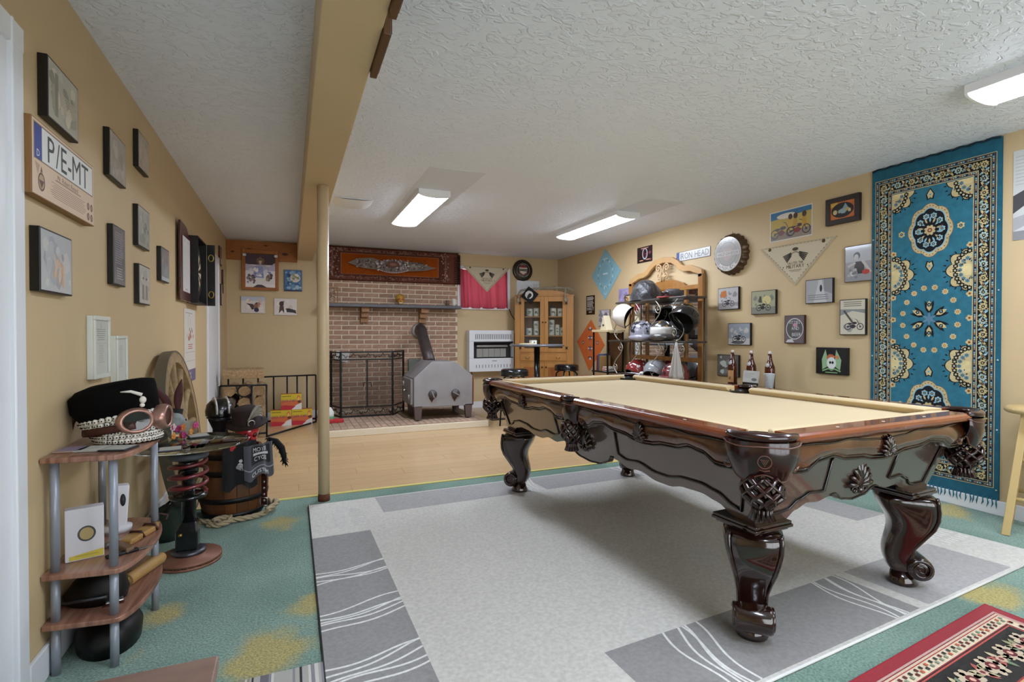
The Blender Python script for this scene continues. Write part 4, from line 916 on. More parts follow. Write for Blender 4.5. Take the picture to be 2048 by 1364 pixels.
for x in (-.19, .19): MB().box(x-.02, x+.02, -.042, -.028, .45, .48).build('clip', mat('silver_clip', '#c9c9c9', .3, metal=.8), t)
pic('F', 'dragon_picture', 'blue painted picture of a white creature in waves beside the post', (568, 539, 582, 604, 541, 583), .02, lambda d: (d.bg('#4a6f98'), d.blobs(40, ['#33598a', '#6f93b6', '#a3bbcb', '#2b4a74', '#8fb0c6'], .012, .04, seed=4), d.ell(.62, .62, .065, .06, '#d6cfc6'), d.blobs(10, ['#e8e2d8', '#9aa07a', '#7a8a60', '#c6b6a6'], .012, .03, .3, .4, .95, .85, 5), d.rect(0, 0, 1, .06, '#22385a')), sidem=mat('navy_edge', '#1e2d44', .5), frame=.002)
pic('F', 'southwest_picture', 'pale canvas print of a seated figure holding a dog, left of the pair', (482, 592, 626, 530, 594, 627), .018, lambda d: (d.bg('#d9cfc9'), d.rect(0, .75, 1, 1, '#b9c0cf'), d.blobs(12, ['#cdbcae', '#e3d8cf'], .02, .05, seed=3), d.poly([(.2, .6), (.5, .55), (.6, .3), (.45, .2), (.35, .45)], '#4f443f'), d.blobs(10, ['#b5826a', '#8e6a56', '#c69a7a', '#5a4a50'], .015, .035, .45, .15, .85, .85, 6), d.ell(.64, .2, .03, .03, '#3a3850')), sidem=mat('canvas_edge', '#b9b3ac', .7), frame=.002, gloss=False)
pic('F', 'southwest_picture', 'pale canvas print with a black and white dog, right of the pair', (548, 596, 630, 593.7, 598, 631), .018, lambda d: (d.bg('#dcd3cd'), d.blobs(10, ['#cfc3b8', '#e6ddd5'], .02, .05, seed=8), d.poly([(.5, .4), (.65, .42), (.95, .3), (.98, .1), (.85, .15), (.6, .18), (.5, .12)], '#3a3637'), d.poly([(.45, .15), (.52, .38), (.56, .12)], '#efe9e4'), d.ell(.32, .68, .03, .035, '#4a3c38'), d.poly([(.2, .1), (.24, .55), (.42, .55), (.44, .1), (.34, .3)], '#54423e'), d.poly([(.3, .78), (.46, .86), (.4, .74)], '#2c2626')), sidem=mat('canvas_edge', '#b9b3ac', .7), frame=.002, gloss=False)
# two plaques on the beam
M_BP = mat('brown_plaque', '#5d3d1b', .45, var=.3, vscale=10)
for y0, y1, z0, z1, lb in ((1.80, 2.13, 2.205, 2.40, 'dark wooden plaque on the beam side, farther one'), (1.36, 1.71, 2.205, 2.40, 'dark wooden plaque on the beam side, nearer one at the top edge')):
    t = thing('beam_plaque', lb, 'plaque', (BX1, (y0+y1)/2, z0-.02), pi/2*1, 'plaques on the beam'); L = y1-y0
    MB().box(-L/2, L/2, -.028, -.001, 0, z1-z0).build('board', M_BP, t, bev=.003)
    MB().box(-L/2+.015, L/2-.015, -.033, -.028, .015, z1-z0-.015).build('inset', mat('plaque_dark_face', '#1c1210', .4), t)
# ================================================================== LEFT FOREGROUND
M_WAL = mat('walnut_laminate', '#a87c66', .35, col2='#6b4434', vscale=4, stretch=(16, 1.2, 1), coat=.3, contrast=.22)
M_TUBE = mat('grey_tube_paint', '#8f949d', .35, metal=.2)
SZ = (.165, .335, .73)
t = thing('corner_shelf', 'three-tier walnut shelf stand with grey tubes against the left wall', 'shelf')
pl = [(-.772, 2.205), (-.60, 2.180)]+[(-.545+.0*k, 2.19) for k in range(1)]
def bez(p0, p1, p2, p3, n): return [tuple(p0[i]*(1-t)**3+3*p1[i]*t*(1-t)**2+3*p2[i]*t*t*(1-t)+p3[i]*t**3 for i in range(len(p0))) for t in [k/n for k in range(n+1)]]
pl = [(-.772, 2.205), (-.60, 2.180)]+bez((-.56, 2.177), (-.50, 2.18), (-.46, 2.50), (-.52, 2.66), 14)+bez((-.53, 2.68), (-.56, 2.76), (-.64, 2.78), (-.772, 2.78), 8)[1:]
for z in SZ: MB().prism(pl, z, z+.019).build('shelf_board', M_WAL, t, bev=.004)
for k, (x, y) in enumerate(((-.742, 2.235), (-.572, 2.212), (-.53, 2.60), (-.742, 2.72))):
    z = 0
    for z1 in SZ: MB().lathe([(0, z), (.0135, z), (.0135, z1), (0, z1)], 16, T(x, y, 0)).build('tube', M_TUBE, t); z = z1+.019
# skull-print cap with goggles
t = thing('peaked_hat', 'black peaked cap with white skull band and copper goggles on the top shelf', 'hat', (-.612, 2.47, .749), -YAW)
def eloop(cx, cz, rx, ry, tilt, n=32, e=1): return [(cx+rx*cos(2*pi*k/n)*cos(tilt), ry*sin(2*pi*k/n), cz+rx*cos(2*pi*k/n)*sin(tilt)) for k in range(n)]
M_SK = mat('skull_print_fabric', '#15100f', .9)
MB().loft([eloop(.035, .0, .105, .095, 0), eloop(.02, .05, .122, .108, .12), eloop(.0, .105, .132, .114, .22)]).build('band', M_SK, t)
MB().loft([eloop(.0, .10, .134, .116, .22), eloop(-.02, .14, .150, .126, .25), eloop(-.03, .19, .150, .126, .24), eloop(-.02, .215, .135, .112, .22), eloop(-.015, .228, .09, .075, .2), eloop(-.01, .232, .02, .02, .2)]).build('crown', mat('black_velvet', '#070606', .95, spec=.15), t)
sk = MB(); ey = MB(); rnd = random.Random(2)
for row in range(6):
    for k in range(24):
        a = radians(-200+k*10+row*5); q = (row+.5)/6; rx = .105+.027*q; ry = .095+.019*q; cx = .035-.035*q; z = .005+q*.095+(.22*q)*rx*cos(a)
        p = Vector((cx+rx*cos(a), ry*sin(a), z)); n = Vector((cos(a), sin(a), 0)); u = Vector((-sin(a), cos(a), 0)); r = rnd.uniform(.0095, .0125)
        sk.ell(tuple(p), r, r, r*.95, 8, 6)
        for s_ in (-1, 1): ey.ell(tuple(p+n*r*.85+u*s_*r*.42), .0028, .0028, .0028, 5, 4)
o = sk.build('skull_print', mat('bone_white_print', '#d8d2c6', .8), t); o['kind'] = 'stuff'
o = ey.build('skull_eyes', mat('print_black', '#100c0b', .8), t); o['kind'] = 'stuff'
M_BRN = mat('brown_leather_strap', '#3e1810', .5, bump=.2, bscale=150); M_COP = mat('copper_goggle', '#a07a6c', .3, metal=.6)
MB().tube([(.018+.136*cos(a), .121*sin(a), .058+.022*cos(a)) for a in [radians(-195+k*8) for k in range(20)]], .004, 8, flat=3.6).build('strap', M_BRN, t)
MB().tube([(.026+.128*cos(a), .116*sin(a), .03-.012*cos(a)*0+.02*(k/10)) for k, a in enumerate([radians(-185+k*9) for k in range(11)])], .004, 8, flat=3.2).build('strap', M_BRN, t)
gp_ = T(.115, -.075, .088) @ RZ(radians(-38)) @ RY(pi/2) @ RZ(pi/2)
g = MB().lathe([(.052, -.03), (.056, -.01), (.05, .008), (.042, .012), (.038, .006)], 28, gp_ @ SC(1.15, .9, 1)).build('goggle_cup', M_COP, t)
MB().lathe([(0, .004), (.038, .006)], 24, gp_ @ SC(1.15, .9, 1)).build('lens', mat('smoked_lens', '#1c1614', .05, coat=.5), g)
g = MB().lathe([(.052, -.03), (.056, -.01), (.05, .008), (.042, .012), (.038, .006)], 28, T(.158, .03, .09) @ RZ(radians(18)) @ RY(pi/2) @ RZ(pi/2) @ SC(1.15, .9, 1)).build('goggle_cup', M_COP, t)
MB().tube([(-.16, -.02, .10), (-.175, -.03, .07), (-.17, -.03, .03)], [.012, .016, .003], 6).build('ribbon', M_BRN, t)
bb = MB(); bb.ell((.118, -.045, .165), .012, .012, .014, 10, 8); bb.ell((.118, -.048, .145), .009, .009, .008, 8, 6); bb.tube([(.118, -.05, .185), (.095, -.075, .20), (.07, -.095, .20)], [.008, .006, .002], 6); bb.build('bone_badge', mat('bone_white_print', '#d8d2c6', .8), t)
for (u, v, c, lb, r) in ((128, 902, '#a58a7c', 'tan and purple coaster at the left of the top shelf', .3), (188, 899, '#a9aba6', 'pale grey coaster between two others on the top shelf', .2), (238, 898, '#2b2d30', 'dark edged coaster at the front of the top shelf', .1)):
    p = onG(u, v, .7495); o = thing('coaster', lb, 'coaster', (max(p.x, -.715), p.y+.0, .7495), r-.4, 'coasters on the top shelf')
    MB().box(-.045, .045, -.045, .045, 0, .006).build('base', mat('coaster_edge'+c[1:3], c, .5), o, bev=.002); MB().box(-.038, .038, -.038, .038, .006, .0068).build('face', mat('coaster_face'+c[1:3], '#b3b6b0' if c == '#2b2d30' else '#8f83a0' if c == '#a58a7c' else '#c4c6c0', .4), o)
# middle shelf things
zs = SZ[1]+.0195
t = thing('white_gift_box', 'white box with round photo emblem and yellow sticker on the middle shelf', 'box', (-.69, 2.335, zs), .30)
MB().box(-.055, .055, -.022, .022, 0, .185).build('carton', mat('white_card', '#cfcdd0', .5), t, bev=.002)
d = Draw(.11, .185); d.ell(.55, .5, .026, .028, '#4a4c4a', 22); d.ell(.55, .5, .020, .022, '#b09a6a', 18); d.poly([(.1, .02), (.98, .02), (.98, .16), (.1, .10)], '#c9b74e'); d.lines(.25, .85, .07, .1, 2, '#8a7a30'); d.build('print', t, PRINT, x0=-.055, y0=-.0224)
t = thing('white_figurine_case', 'tall white plastic case with dark oval leaning behind the white box', 'case', (-.66, 2.60, zs), .3)
MB().box(-.03, .03, -.025, .025, .02, .19, RY(.06)).build('body', mat('white_card', '#cfcdd0', .5), t, bev=.006); MB().lathe([(0, 0), (.05, 0), (.052, .02), (.03, .03), (0, .03)], 16).build('base', mat('white_card', '#cfcdd0', .5), t)
MB().lathe([(0, 0), (.016, 0), (0, .003)], 14, T(.018, -.026, .13) @ RX(pi/2) @ SC(.6, 1.6, 1)).build('oval', mat('dark_oval', '#3c3d40', .3), t)
t = thing('hammer', 'short hammer with wooden handle lying on the middle shelf', 'hammer', (-.60, 2.385, zs), -.95+pi)
MB().box(-.09, .03, -.014, .014, .0, .022).build('handle', mat('worn_handle', '#6d5138', .5), t, bev=.005); MB().tube([(.035, -.04, .012), (.035, 0, .014), (.035, .04, .012)], [.009, .013, .011], 10).build('head', mat('steel_head', '#8d8a86', .3, metal=.8), t)
t = thing('leather_sheath', 'tan leather sheath with straps on the front of the middle shelf', 'sheath', (-.555, 2.50, zs), radians(68))
MB().prism([(-.10, -.032), (.06, -.026), (.11, 0), (.06, .026), (-.10, .032)], 0, .022).build('pouch', mat('tan_leather', '#a9824a', .5, var=.2, vscale=30), t, bev=.006)
for x in (-.03, .05): MB().tube([(x, -.034, .004), (x, -.02, .028), (x, .02, .028), (x, .034, .004)], .005, 6).build('strap', M_BRN, t)
MB().tube([(.10, 0, .02), (.13, .015, .045), (.15, -.01, .03), (.12, -.02, .02)], .004, 6).build('thong', M_BRN, t)
t = thing('pocket_knife', 'small dark folding knife at the front edge of the middle shelf', 'knife', (-.572, 2.31, zs), .5)
MB().box(-.05, .05, -.011, .011, 0, .012).build('handle', M_IRON, t, bev=.004); MB().prism([(.05, -.008), (.11, -.002), (.05, .008)], .003, .006).build('blade', mat('steel_head', '#8d8a86', .3, metal=.8), t)
# bottom shelf
zs = SZ[0]+.0195
t = thing('black_bag', 'black leather bag slumped on the bottom shelf', 'bag', (-.665, 2.37, zs), -YAW)
MB().loft([eloop(0, .0, .10, .075, 0), eloop(0, .03, .108, .08, .05), eloop(.01, .08, .085, .06, .1), eloop(.02, .115, .05, .04, .1), eloop(.02, .125, .01, .01, .1)]).build('body', mat('black_soft_leather', '#0b0a0a', .45), t)
MB().tube([(-.09, -.075, .012), (0, -.084, .03), (.09, -.07, .04)], .006, 6).build('zip', mat('zip_metal', '#4c4f54', .3, metal=.6), t)
t = thing('leather_scroll', 'rolled tan leather tube on the bottom shelf under the sheath', 'roll', (-.553, 2.52, zs+.024), radians(70))
MB().lathe([(0, -.13), (.02, -.13), (.024, -.12), (.024, .11), (.02, .12), (0, .12)], 18, RY(pi/2)).build('roll', mat('tan_leather', '#a9824a', .5, var=.2, vscale=30), t)
MB().lathe([(.0, -.15), (.016, -.15), (.0245, -.125), (.0245, -.10), (.0, -.10)], 18, RY(pi/2)).build('brass_cap', mat('brass', '#a58a4c', .3, metal=.8), t)
MB().tube([(-.05, .03, -.018), (.02, .07, -.02), (.08, .06, -.02), (.06, .03, -.02)], .005, 6).build('thong', M_BRN, t)
t = thing('belt_buckle', 'silver belt buckle with brown leather on the bottom shelf', 'buckle', (-.597, 2.30, zs), .3)
MB().box(-.03, .03, -.018, .018, .0, .006).build('leather', M_BRN, t); MB().box(-.024, .03, -.016, .016, .006, .014).build('plate', mat('nickel', '#b9b6b0', .3, metal=.9), t, bev=.004)
t = thing('floor_satchel', 'black satchel on the carpet under the shelf stand', 'bag', (-.64, 2.42, .0005), .2)
MB().loft([eloop(0, 0, .10, .16, 0), eloop(0, .05, .105, .165, 0), eloop(0, .10, .08, .14, 0), eloop(0, .115, .02, .05, 0)]).build('body', mat('black_soft_leather', '#0b0a0a', .45), t); MB().tube([(0, -.1, .105), (0, -.06, .138), (0, .06, .138), (0, .1, .105)], .006, 6).build('handle', M_IRON, t)
# ------------------------------------------------------------------ glass table on a car suspension strut
t = thing('strut_table', 'round glass table on a car suspension strut with red spring', 'table', (-.485, 3.10, 0))
M_RUST = mat('brake_rotor_rust', '#8a5f4c', .5, metal=.3, var=.2, vscale=20)
MB().lathe([(0, .018), (.15, .018), (.15, .03), (.075, .03), (.075, .045), (0, .045)], 48).lathe([(.0, .0), (.15, .0), (.15, .011), (0, .011)], 48).build('rotor', M_RUST, t)
for k in range(30): MB().box(.105, .148, -.004, .004, .011, .018, RZ(2*pi*k/30)).build('rotor_vane', M_RUST, t)
MB().lathe([(0, .045), (.078, .045), (.08, .06), (.06, .064), (0, .064)], 32).build('hub', mat('dark_hub', '#55545a', .35, metal=.7), t)
M_BLK = mat('black_gloss_paint', '#111112', .25, coat=.4)
MB().loft([[(x, y, z) for x, y in ((-.055, -.04), (.045, -.04), (.045, .04), (-.055, .04))] for z in (.062, .16)]+[[(x, y, .21) for x, y in ((-.03, -.035), (.04, -.035), (.04, .035), (-.03, .035))]], smooth=False).build('knuckle_bracket', M_BLK, t, bev=.008)
MB().lathe([(0, 0), (.009, 0), (.009, .01), (0, .012)], 8, T(-.03, -.041, .15) @ RX(pi/2)).build('bolt', mat('brass', '#a58a4c', .3, metal=.8), t)
MB().lathe([(0, .16), (.034, .16), (.034, .33), (.05, .335), (.05, .345), (.03, .345), (.03, .45), (.045, .455), (.045, .54), (0, .545)], 24).build('damper', M_BLK, t)
MB().lathe([(.03, .325), (.085, .33), (.088, .345), (.06, .35), (.03, .345)], 28).build('lower_spring_seat', M_BLK, t)
MB().lathe([(0, .60), (.13, .60), (.13, .588), (.06, .565), (.06, .555), (.0, .55)], 28).build('top_mount', M_BLK, t)
MB().tube([(.078*cos(a), .078*sin(a), .545) for a in [2*pi*k/28 for k in range(28)]], .016, 10, closed=True).build('upper_spring_seat', mat('grey_rubber', '#4a4d52', .6), t)
n = 110; MB().tube([((.078+.006*sin(pi*k/n))*cos(2*pi*3.4*k/n), (.078+.006*sin(pi*k/n))*sin(2*pi*3.4*k/n), .352+.185*k/n) for k in range(n+1)], .0095, 8).build('coil_spring', mat('red_spring_paint', '#6e2026', .3, coat=.4), t)
MB().lathe([(0, .601), (.268, .601), (.277, .605), (.277, .609), (.268, .613), (0, .613)], 64).build('glass_top', mat('green_edge_glass', '#dff0ea', .0, trans=1, spec=.6), t)
for (x, y, r, lb) in ((-.46, 3.25, .3, 'pale coaster at the far side of the glass table'), (-.53, 2.92, .15, 'pale coaster at the near side of the glass table')):
    o = thing('coaster', lb, 'coaster', (x, y, .6135), r, 'coasters on the glass table'); MB().box(-.05, .05, -.05, .05, 0, .006).build('base', mat('coaster_edge2', '#3c3d40', .5), o, bev=.002); MB().box(-.044, .044, -.044, .044, .006, .0068).build('face', mat('coaster_face2', '#b9bbb6', .4), o)
# feathered skull with flowers on the glass table
t = skull('feathered_skull', 'grey skull in a feathered top hat with flowers on the glass table', (-.575, 3.235, .6135), radians(35), .135, mat('grey_bone', '#9aa09e', .6, col2='#5f6564', vscale=25), mat('print_black', '#100c0b', .8))
MB().lathe([(0, .085), (.062, .085), (.062, .091), (.036, .093), (.04, .145), (0, .147)], 20, T(0, .015, .01) @ RY(.12)).build('top_hat', mat('black_felt_hat', '#141112', .85), t)
for s_, lean in ((-1, -.5), (1, .15)):
    P = []
    for i in range(9):
        q = i/8; w_ = .022*sin(pi*min(1, q*.9+.08)); c = Vector((.02*s_+lean*.2*q*q, -.01+.02*q, .14+.17*q)); P.append([c+Vector((-w_, 0, 0)), c+Vector((0, -.004, 0)), c+Vector((w_, 0, 0))])
    o = MB().grid(P).build('feather', mat('red_brown_feather', '#4a1512', .7, var=.5, vscale=20), t); m = o.modifiers.new('s', 'SOLIDIFY'); m.thickness = .002
rnd = random.Random(9)
for k in range(12):
    a = rnd.random()*6.28; cc = ['#c46a2a', '#a8326a', '#d08a3c', '#b8447a', '#c9b8b0'][k % 5]; x, y, z = rnd.uniform(-.05, .10), rnd.uniform(-.10, -.05), rnd.uniform(.014, .075)
    f = MB()
    for q in range(5): f.ell((.011*cos(q*1.257), 0, .011*sin(q*1.257)), .009, .004, .009, 8, 5, T(x, y, z) @ RZ(a*.2))
    f.ell((0, -.004, 0), .005, .004, .005, 6, 5, T(x, y, z)); f.build('flower', mat('petal'+cc[1:], cc, .6), t)
# ------------------------------------------------------------------ wagon wheel
t = thing('wagon_wheel', 'old wooden wagon wheel leaning on the left wall', 'wheel', (-.655, 3.93, .545)); t.rotation_euler = (0, -.115, 0)
M_OAK = mat('weathered_oak', '#a98f68', .75, col2='#7d6646', vscale=7, stretch=(1, 3, 3), bump=.3, bscale=60)
R1, R2 = .505, .44
def ring_mesh(r1, r2, x0, x1, n=72): return MB().loft([[(x0, r1*cos(a), r1*sin(a)), (x1, r1*cos(a), r1*sin(a)), (x1, r2*cos(a), r2*sin(a)), (x0, r2*cos(a), r2*sin(a))] for a in [2*pi*k/n for k in range(n+1)]], smooth=False, caps=False)
ring_mesh(R1, R2, -.028, .028).build('felloe', M_OAK, t)
ring_mesh(.517, R1, -.03, .03).build('iron_tyre', mat('dull_iron_tyre', '#6d6658', .6, metal=.4), t)
MB().lathe([(0, -.085), (.045, -.085), (.05, -.05), (.075, -.03), (.075, .03), (.05, .05), (.045, .085), (0, .085)], 24, RY(pi/2)).build('hub', mat('weathered_hub', '#9c9484', .8, bump=.4, bscale=40), t)
for k in range(12): MB().lathe([(.021, .06), (.026, .14), (.02, .30), (.024, .445)], 10, RX(2*pi*k/12)).build('spoke', M_OAK, t)
# ------------------------------------------------------------------ barrel, its rope and what lies on it
BRP = (-.345, 3.83, 0); BH = .44
t = thing('barrel', 'small dark oak keg with black hoops beside the glass table', 'barrel', BRP)
rad = lambda z: .168+.040*sin(pi*z/BH)
M_STV = mat('barrel_oak', '#6a4020', .45, col2='#3f2210', vscale=4, stretch=(1, 1, .4), objrand=.25, coat=.2)
ns = 18
for k in range(ns):
    a0, a1 = 2*pi*k/ns+.006, 2*pi*(k+1)/ns-.006
    P = [[(rad(BH*j/8)*cos(a), rad(BH*j/8)*sin(a), BH*j/8) for j in range(9)] for a in (a0, (a0+a1)/2, a1)]; Q = [[(p[0]*.9, p[1]*.9, p[2]) for p in r] for r in P]
    mb = MB().grid(P).grid([r[::-1] for r in Q]); mb.grid([[r[-1], q[-1]] for r, q in zip(P, Q)], smooth=False); mb.grid([[r[0], q[0]] for r, q in zip(P, Q)], smooth=False); mb.grid([P[0], Q[0]], smooth=False); mb.grid([P[-1], Q[-1]], smooth=False); mb.build('stave', M_STV, t)
for z in (.03, .13, .30, .40): MB().lathe([(rad(z-.016)+.001, z-.016), (rad(z-.016)+.005, z-.016), (rad(z+.016)+.005, z+.016), (rad(z+.016)+.001, z+.016)], 40).build('hoop', M_IRON, t)
MB().lathe([(0, .415), (.155, .415), (.155, .43), (0, .43)], 32).build('head', M_STV, t)
t = thing('rope', 'thick tan rope coiled on the carpet around the keg', 'rope', (BRP[0], BRP[1], 0))
M_ROPE = mat('tan_rope', '#a9987a', .9, bump=.6, bscale=90)
pts = [(.235*cos(a), .225*sin(a), .018+.004*sin(3*a)) for a in [radians(-175+k*6) for k in range(39)]]
pts = [(-.16, -.19, .42), (-.165, -.20, .30), (-.19, -.19, .16), (-.23, -.08, .05)]+pts
def twist(pts, r):
    mb = MB(); P = [Vector(p) for p in pts]; fine = []
    for a, b in zip(P, P[1:]):
        m = max(1, int((b-a).length/.012))
        fine += [a.lerp(b, i/m) for i in range(m)]
    for s in range(3):
        q = []
        for i, p in enumerate(fine):
            d = (fine[min(i+1, len(fine)-1)]-fine[max(0, i-1)]).normalized(); x = d.orthogonal().normalized() if abs(d.z) > .9 else d.cross(Vector((0, 0, 1))).normalized(); y = d.cross(x); a = i*.55+s*2.094; q.append(p+(x*cos(a)+y*sin(a))*r*.55)
        mb.tube(q, r*.55, 6)
    return mb
twist(pts, .017).build('strands', M_ROPE, t)
twist([(-.12, -.24, .017), (-.06, -.28, .018), (.0, -.27, .03), (.0, -.225, .042), (-.06, -.215, .04), (-.1, -.24, .03)], .016).build('loop', M_ROPE, t)
twist([(.20, -.17, .04), (.25, -.10, .05), (.26, -.03, .05), (.24, .03, .04)], .018).build('end_knot', M_ROPE, t)
bz = BH+.0005
t = skull('red_skull', 'shiny red translucent skull wearing a brimmed hat on the keg', (-.26, 3.76, bz), radians(20), .165, mat('red_resin', '#b3232c', .12, coat=.5), mat('dark_red', '#5c0d12', .3))
HT = T(0, .0, .155) @ RX(radians(8)) @ RY(radians(-10))
MB().lathe([(0, .10), (.06, .10), (.078, .085), (.085, .0), (.115, -.012), (.124, -.004), (.12, .002), (.088, .01)], 32, HT @ SC(1, 1.1, 1)).build('brimmed_hat', mat('dark_brown_felt', '#241311', .8), t)
for k in range(5):
    P = []
    for i in range(8):
        q = i/7; w_ = .015*sin(pi*min(1, q*.9+.1)); c = Vector((-.02+.10*q, -.09-.004*k, .04+.02*k*q+.06*sin(q*2.2)-.05*q)); P.append([c+Vector((0, 0, -w_)), c+Vector((0, -.004, 0)), c+Vector((0, 0, w_))])
    o = MB().grid(P, HT).build('feather', mat('grey_feather', '#a39a8c', .7, var=.5, vscale=30), t); m = o.modifiers.new('s', 'SOLIDIFY'); m.thickness = .0015
MB().tube([(.0+.02*cos(q), -.098, .02+.02*sin(q)) for q in [2*pi*k/14 for k in range(14)]], .004, 6, closed=True, M=HT).build('ring_brooch', mat('nickel', '#b9b6b0', .3, metal=.9), t)
t = thing('striped_helmet', 'black and white striped cap on a dark head form behind the brimmed hat', 'hat', (-.43, 3.925, bz), .3)
MB().lathe([(0, 0), (.05, 0), (.045, .10), (.07, .16), (.08, .22), (.0, .23)], 20).build('head_form', mat('black_cloth', '#121012', .85), t)
MB().lathe([(.086, .19), (.088, .22), (.078, .265), (.05, .295), (0, .303)], 28).build('shell', mat('black_gloss_paint', '#111112', .25, coat=.4), t)
for s_ in (-1, 1): MB().tube([(s_*.035+.0, .082*cos(a), .213+.082*sin(a)) for a in [radians(-5+k*19) for k in range(11)]], .02, 8, flat=.3).build('white_stripe', mat('white_gloss', '#d8d6d2', .3), t)
MB().prism([(-.09, -.06), (-.05, -.15), (.05, -.15), (.09, -.06)], 0, .008, T(0, .012, .19) @ RX(.12)).build('visor', mat('black_gloss_paint', '#111112', .25, coat=.4), t)
# printed shirts hanging over the front of the keg
def drape(name, label, a0, a1, z0, z1, R, dr, cat='shirt'):
    o = thing(name, label, cat, BRP); w, h = (a1-a0)*R, z1-z0; d = Draw(w, h, .0004); grid_rect(d, 0, 0, 1, 1, '#000000', 64, 8); d.c = [lin(dr[0])]*len(d.c); dr[1](d)
    def wp(x, y, dd):
        a = a0+(a1-a0)*x/w; z = z0+y; r = R+.008*sin(x*70)+dd+.012*(1-y/h); return (r*cos(a), r*sin(a), z-.02*sin(x/w*pi*3)*(1-y/h))
    ob = d.build('cloth', o, CLOTHP, warp=wp); m = ob.modifiers.new('s', 'SOLIDIFY'); m.thickness = .003; m.offset = -1
    return o
drape('black_vest', 'black printed vest hanging over the front of the keg', radians(-100), radians(-52), .22, .50, .228, ('#151416', lambda d: (d.blobs(5, ['#b9b9b9', '#8c8c8e'], .012, .022, .35, .3, .6, .6, 3), d.blobs(3, ['#a62a2c'], .012, .02, .2, .8, .4, .97, 5))))
drape('grey_bandana', 'grey bandana with white motorcycle lettering hanging over the keg', radians(-72), radians(-22), .265, .47, .245, ('#47474d', lambda d: (grid_rect(d, .2, .42, .86, .95, '#1c1b1e', 44, 4), d.text('MOTOR', .52, .84, .028, '#c9c9c9', .10), grid_rect(d, .28, .67, .8, .74, '#b9b9b9', 34, 1), d.text('CYCLES', .52, .56, .026, '#c9c9c9', .09), d.text('CUSTOM', .5, .14, .024, '#c9c9c9', .12), grid_rect(d, 0, .28, 1, .31, '#8b8b92', 64, 1))), 'bandana')
t = thing('feather_boa', 'black feathery boa hanging at the right of the keg', 'boa', (BRP[0]+.252, BRP[1]+.01, 0)); mb = MB(); rnd = random.Random(4)
core = [(-.05, -.02, .47), (.0, -.02, .45), (.035, -.01, .40), (.05, 0, .34), (.055, 0, .29)]
mb.tube(core, [.012, .02, .022, .018, .006], 8)
for k in range(90):
    q = rnd.random()*3.99; i = int(q); p = Vector(core[i]).lerp(Vector(core[i+1]), q-i); v_ = Vector((rnd.uniform(-1, 1), rnd.uniform(-1, 1), rnd.uniform(-1.2, .3))).normalized()*.03; mb.tube([p, p+v_*.6, p+v_+Vector((0, 0, -.01))], [.005, .004, .001], 4)
o = mb.build('feathers', mat('black_feather', '#131012', .9), t)
t = thing('leather_belt', 'dark brown leather belt with silver studs hanging on the keg', 'belt', (BRP[0]+.19, BRP[1]-.145, 0), -.6)
MB().box(-.02, .02, -.008, .0, .06, .27).build('strap', M_BRN, t, bev=.003)
for z in (.10, .14, .18, .22): MB().ell((0, -.009, z), .009, .005, .009, 8, 6).build('stud', mat('nickel', '#b9b6b0', .3, metal=.9), t)
MB().tube([(-.026, -.012, .07), (.026, -.012, .07), (.026, -.012, .12), (-.026, -.012, .12)], .004, 6, closed=True).build('buckle', mat('nickel', '#b9b6b0', .3, metal=.9), t)
t = thing('green_duffel', 'dark green cloth bag on the carpet behind the strut table', 'bag', (-.66, 3.51, .0005), .2)
MB().loft([eloop(0, 0, .08, .10, 0), eloop(0, .07, .09, .11, 0), eloop(0, .15, .07, .09, 0), eloop(0, .18, .02, .04, 0)]).build('body', mat('dark_green_canvas', '#23332a', .85, bump=.3, bscale=80), t); MB().tube([(0, -.07, .165), (.03, -.04, .20), (.03, .04, .20), (0, .07, .165)], .008, 6).build('handle', M_IRON, t)
# ------------------------------------------------------------------ firewood rack, logs, starter boxes
t = thing('firewood_rack', 'black iron firewood rack with barred back in the far left corner', 'rack', (0, 0, 0)); r = .011
def bars(nm, segs): 
    for a, b in segs: MB().tube([a, b], r, 6).build(nm, M_IRON, t)
Y1, Y2, XA, XB, XC = 6.50, 7.36, -.715, -.25, .31
bars('front_bar', [((XA, Y1, .0), (XA, Y1, .60)), ((XB, Y1, 0), (XB, Y1, .60)), ((XA, Y1, .60), (XB, Y1, .595)), ((XA, Y1, .05), (XB, Y1, .05)), ((-.40, Y1, .05), (-.40, Y1, .6))])
bars('back_bar', [((XA, Y2, 0), (XA, Y2, .62)), ((XC, Y2, 0), (XC, Y2, .63)), ((XA, Y2, .62), (XC, Y2, .63)), ((XA, Y2, .05), (XC, Y2, .05))])
bars('back_spindle', [((x, Y2, .05), (x, Y2, .625)) for x in (-.55, -.38, -.2, -.04, .08, .2)])
bars('base_rail', [((XA, Y1, .05), (XA, Y2, .05)), ((XB, Y1, .012), (XC, Y2-.02, .012))])
MB().tube([(-.47+.07*cos(a), Y1-.012, .535+.065*sin(a)) for a in [2*pi*k/20 for k in range(20)]], .009, 6, closed=True).build('ring', M_IRON, t)
M_LOG = mat('split_firewood', '#b79a72', .9, col2='#8a6d4c', vscale=9, stretch=(6, 1, 6), bump=.5, bscale=40, objrand=.15); M_BARK = mat('grey_bark', '#6f675c', .95, col2='#463e36', vscale=14, bump=.8, bscale=30)
rnd = random.Random(21); k = 0; places = ['bottom left', 'bottom middle', 'bottom right']
lv = ['bottom', 'second', 'third', 'fourth']
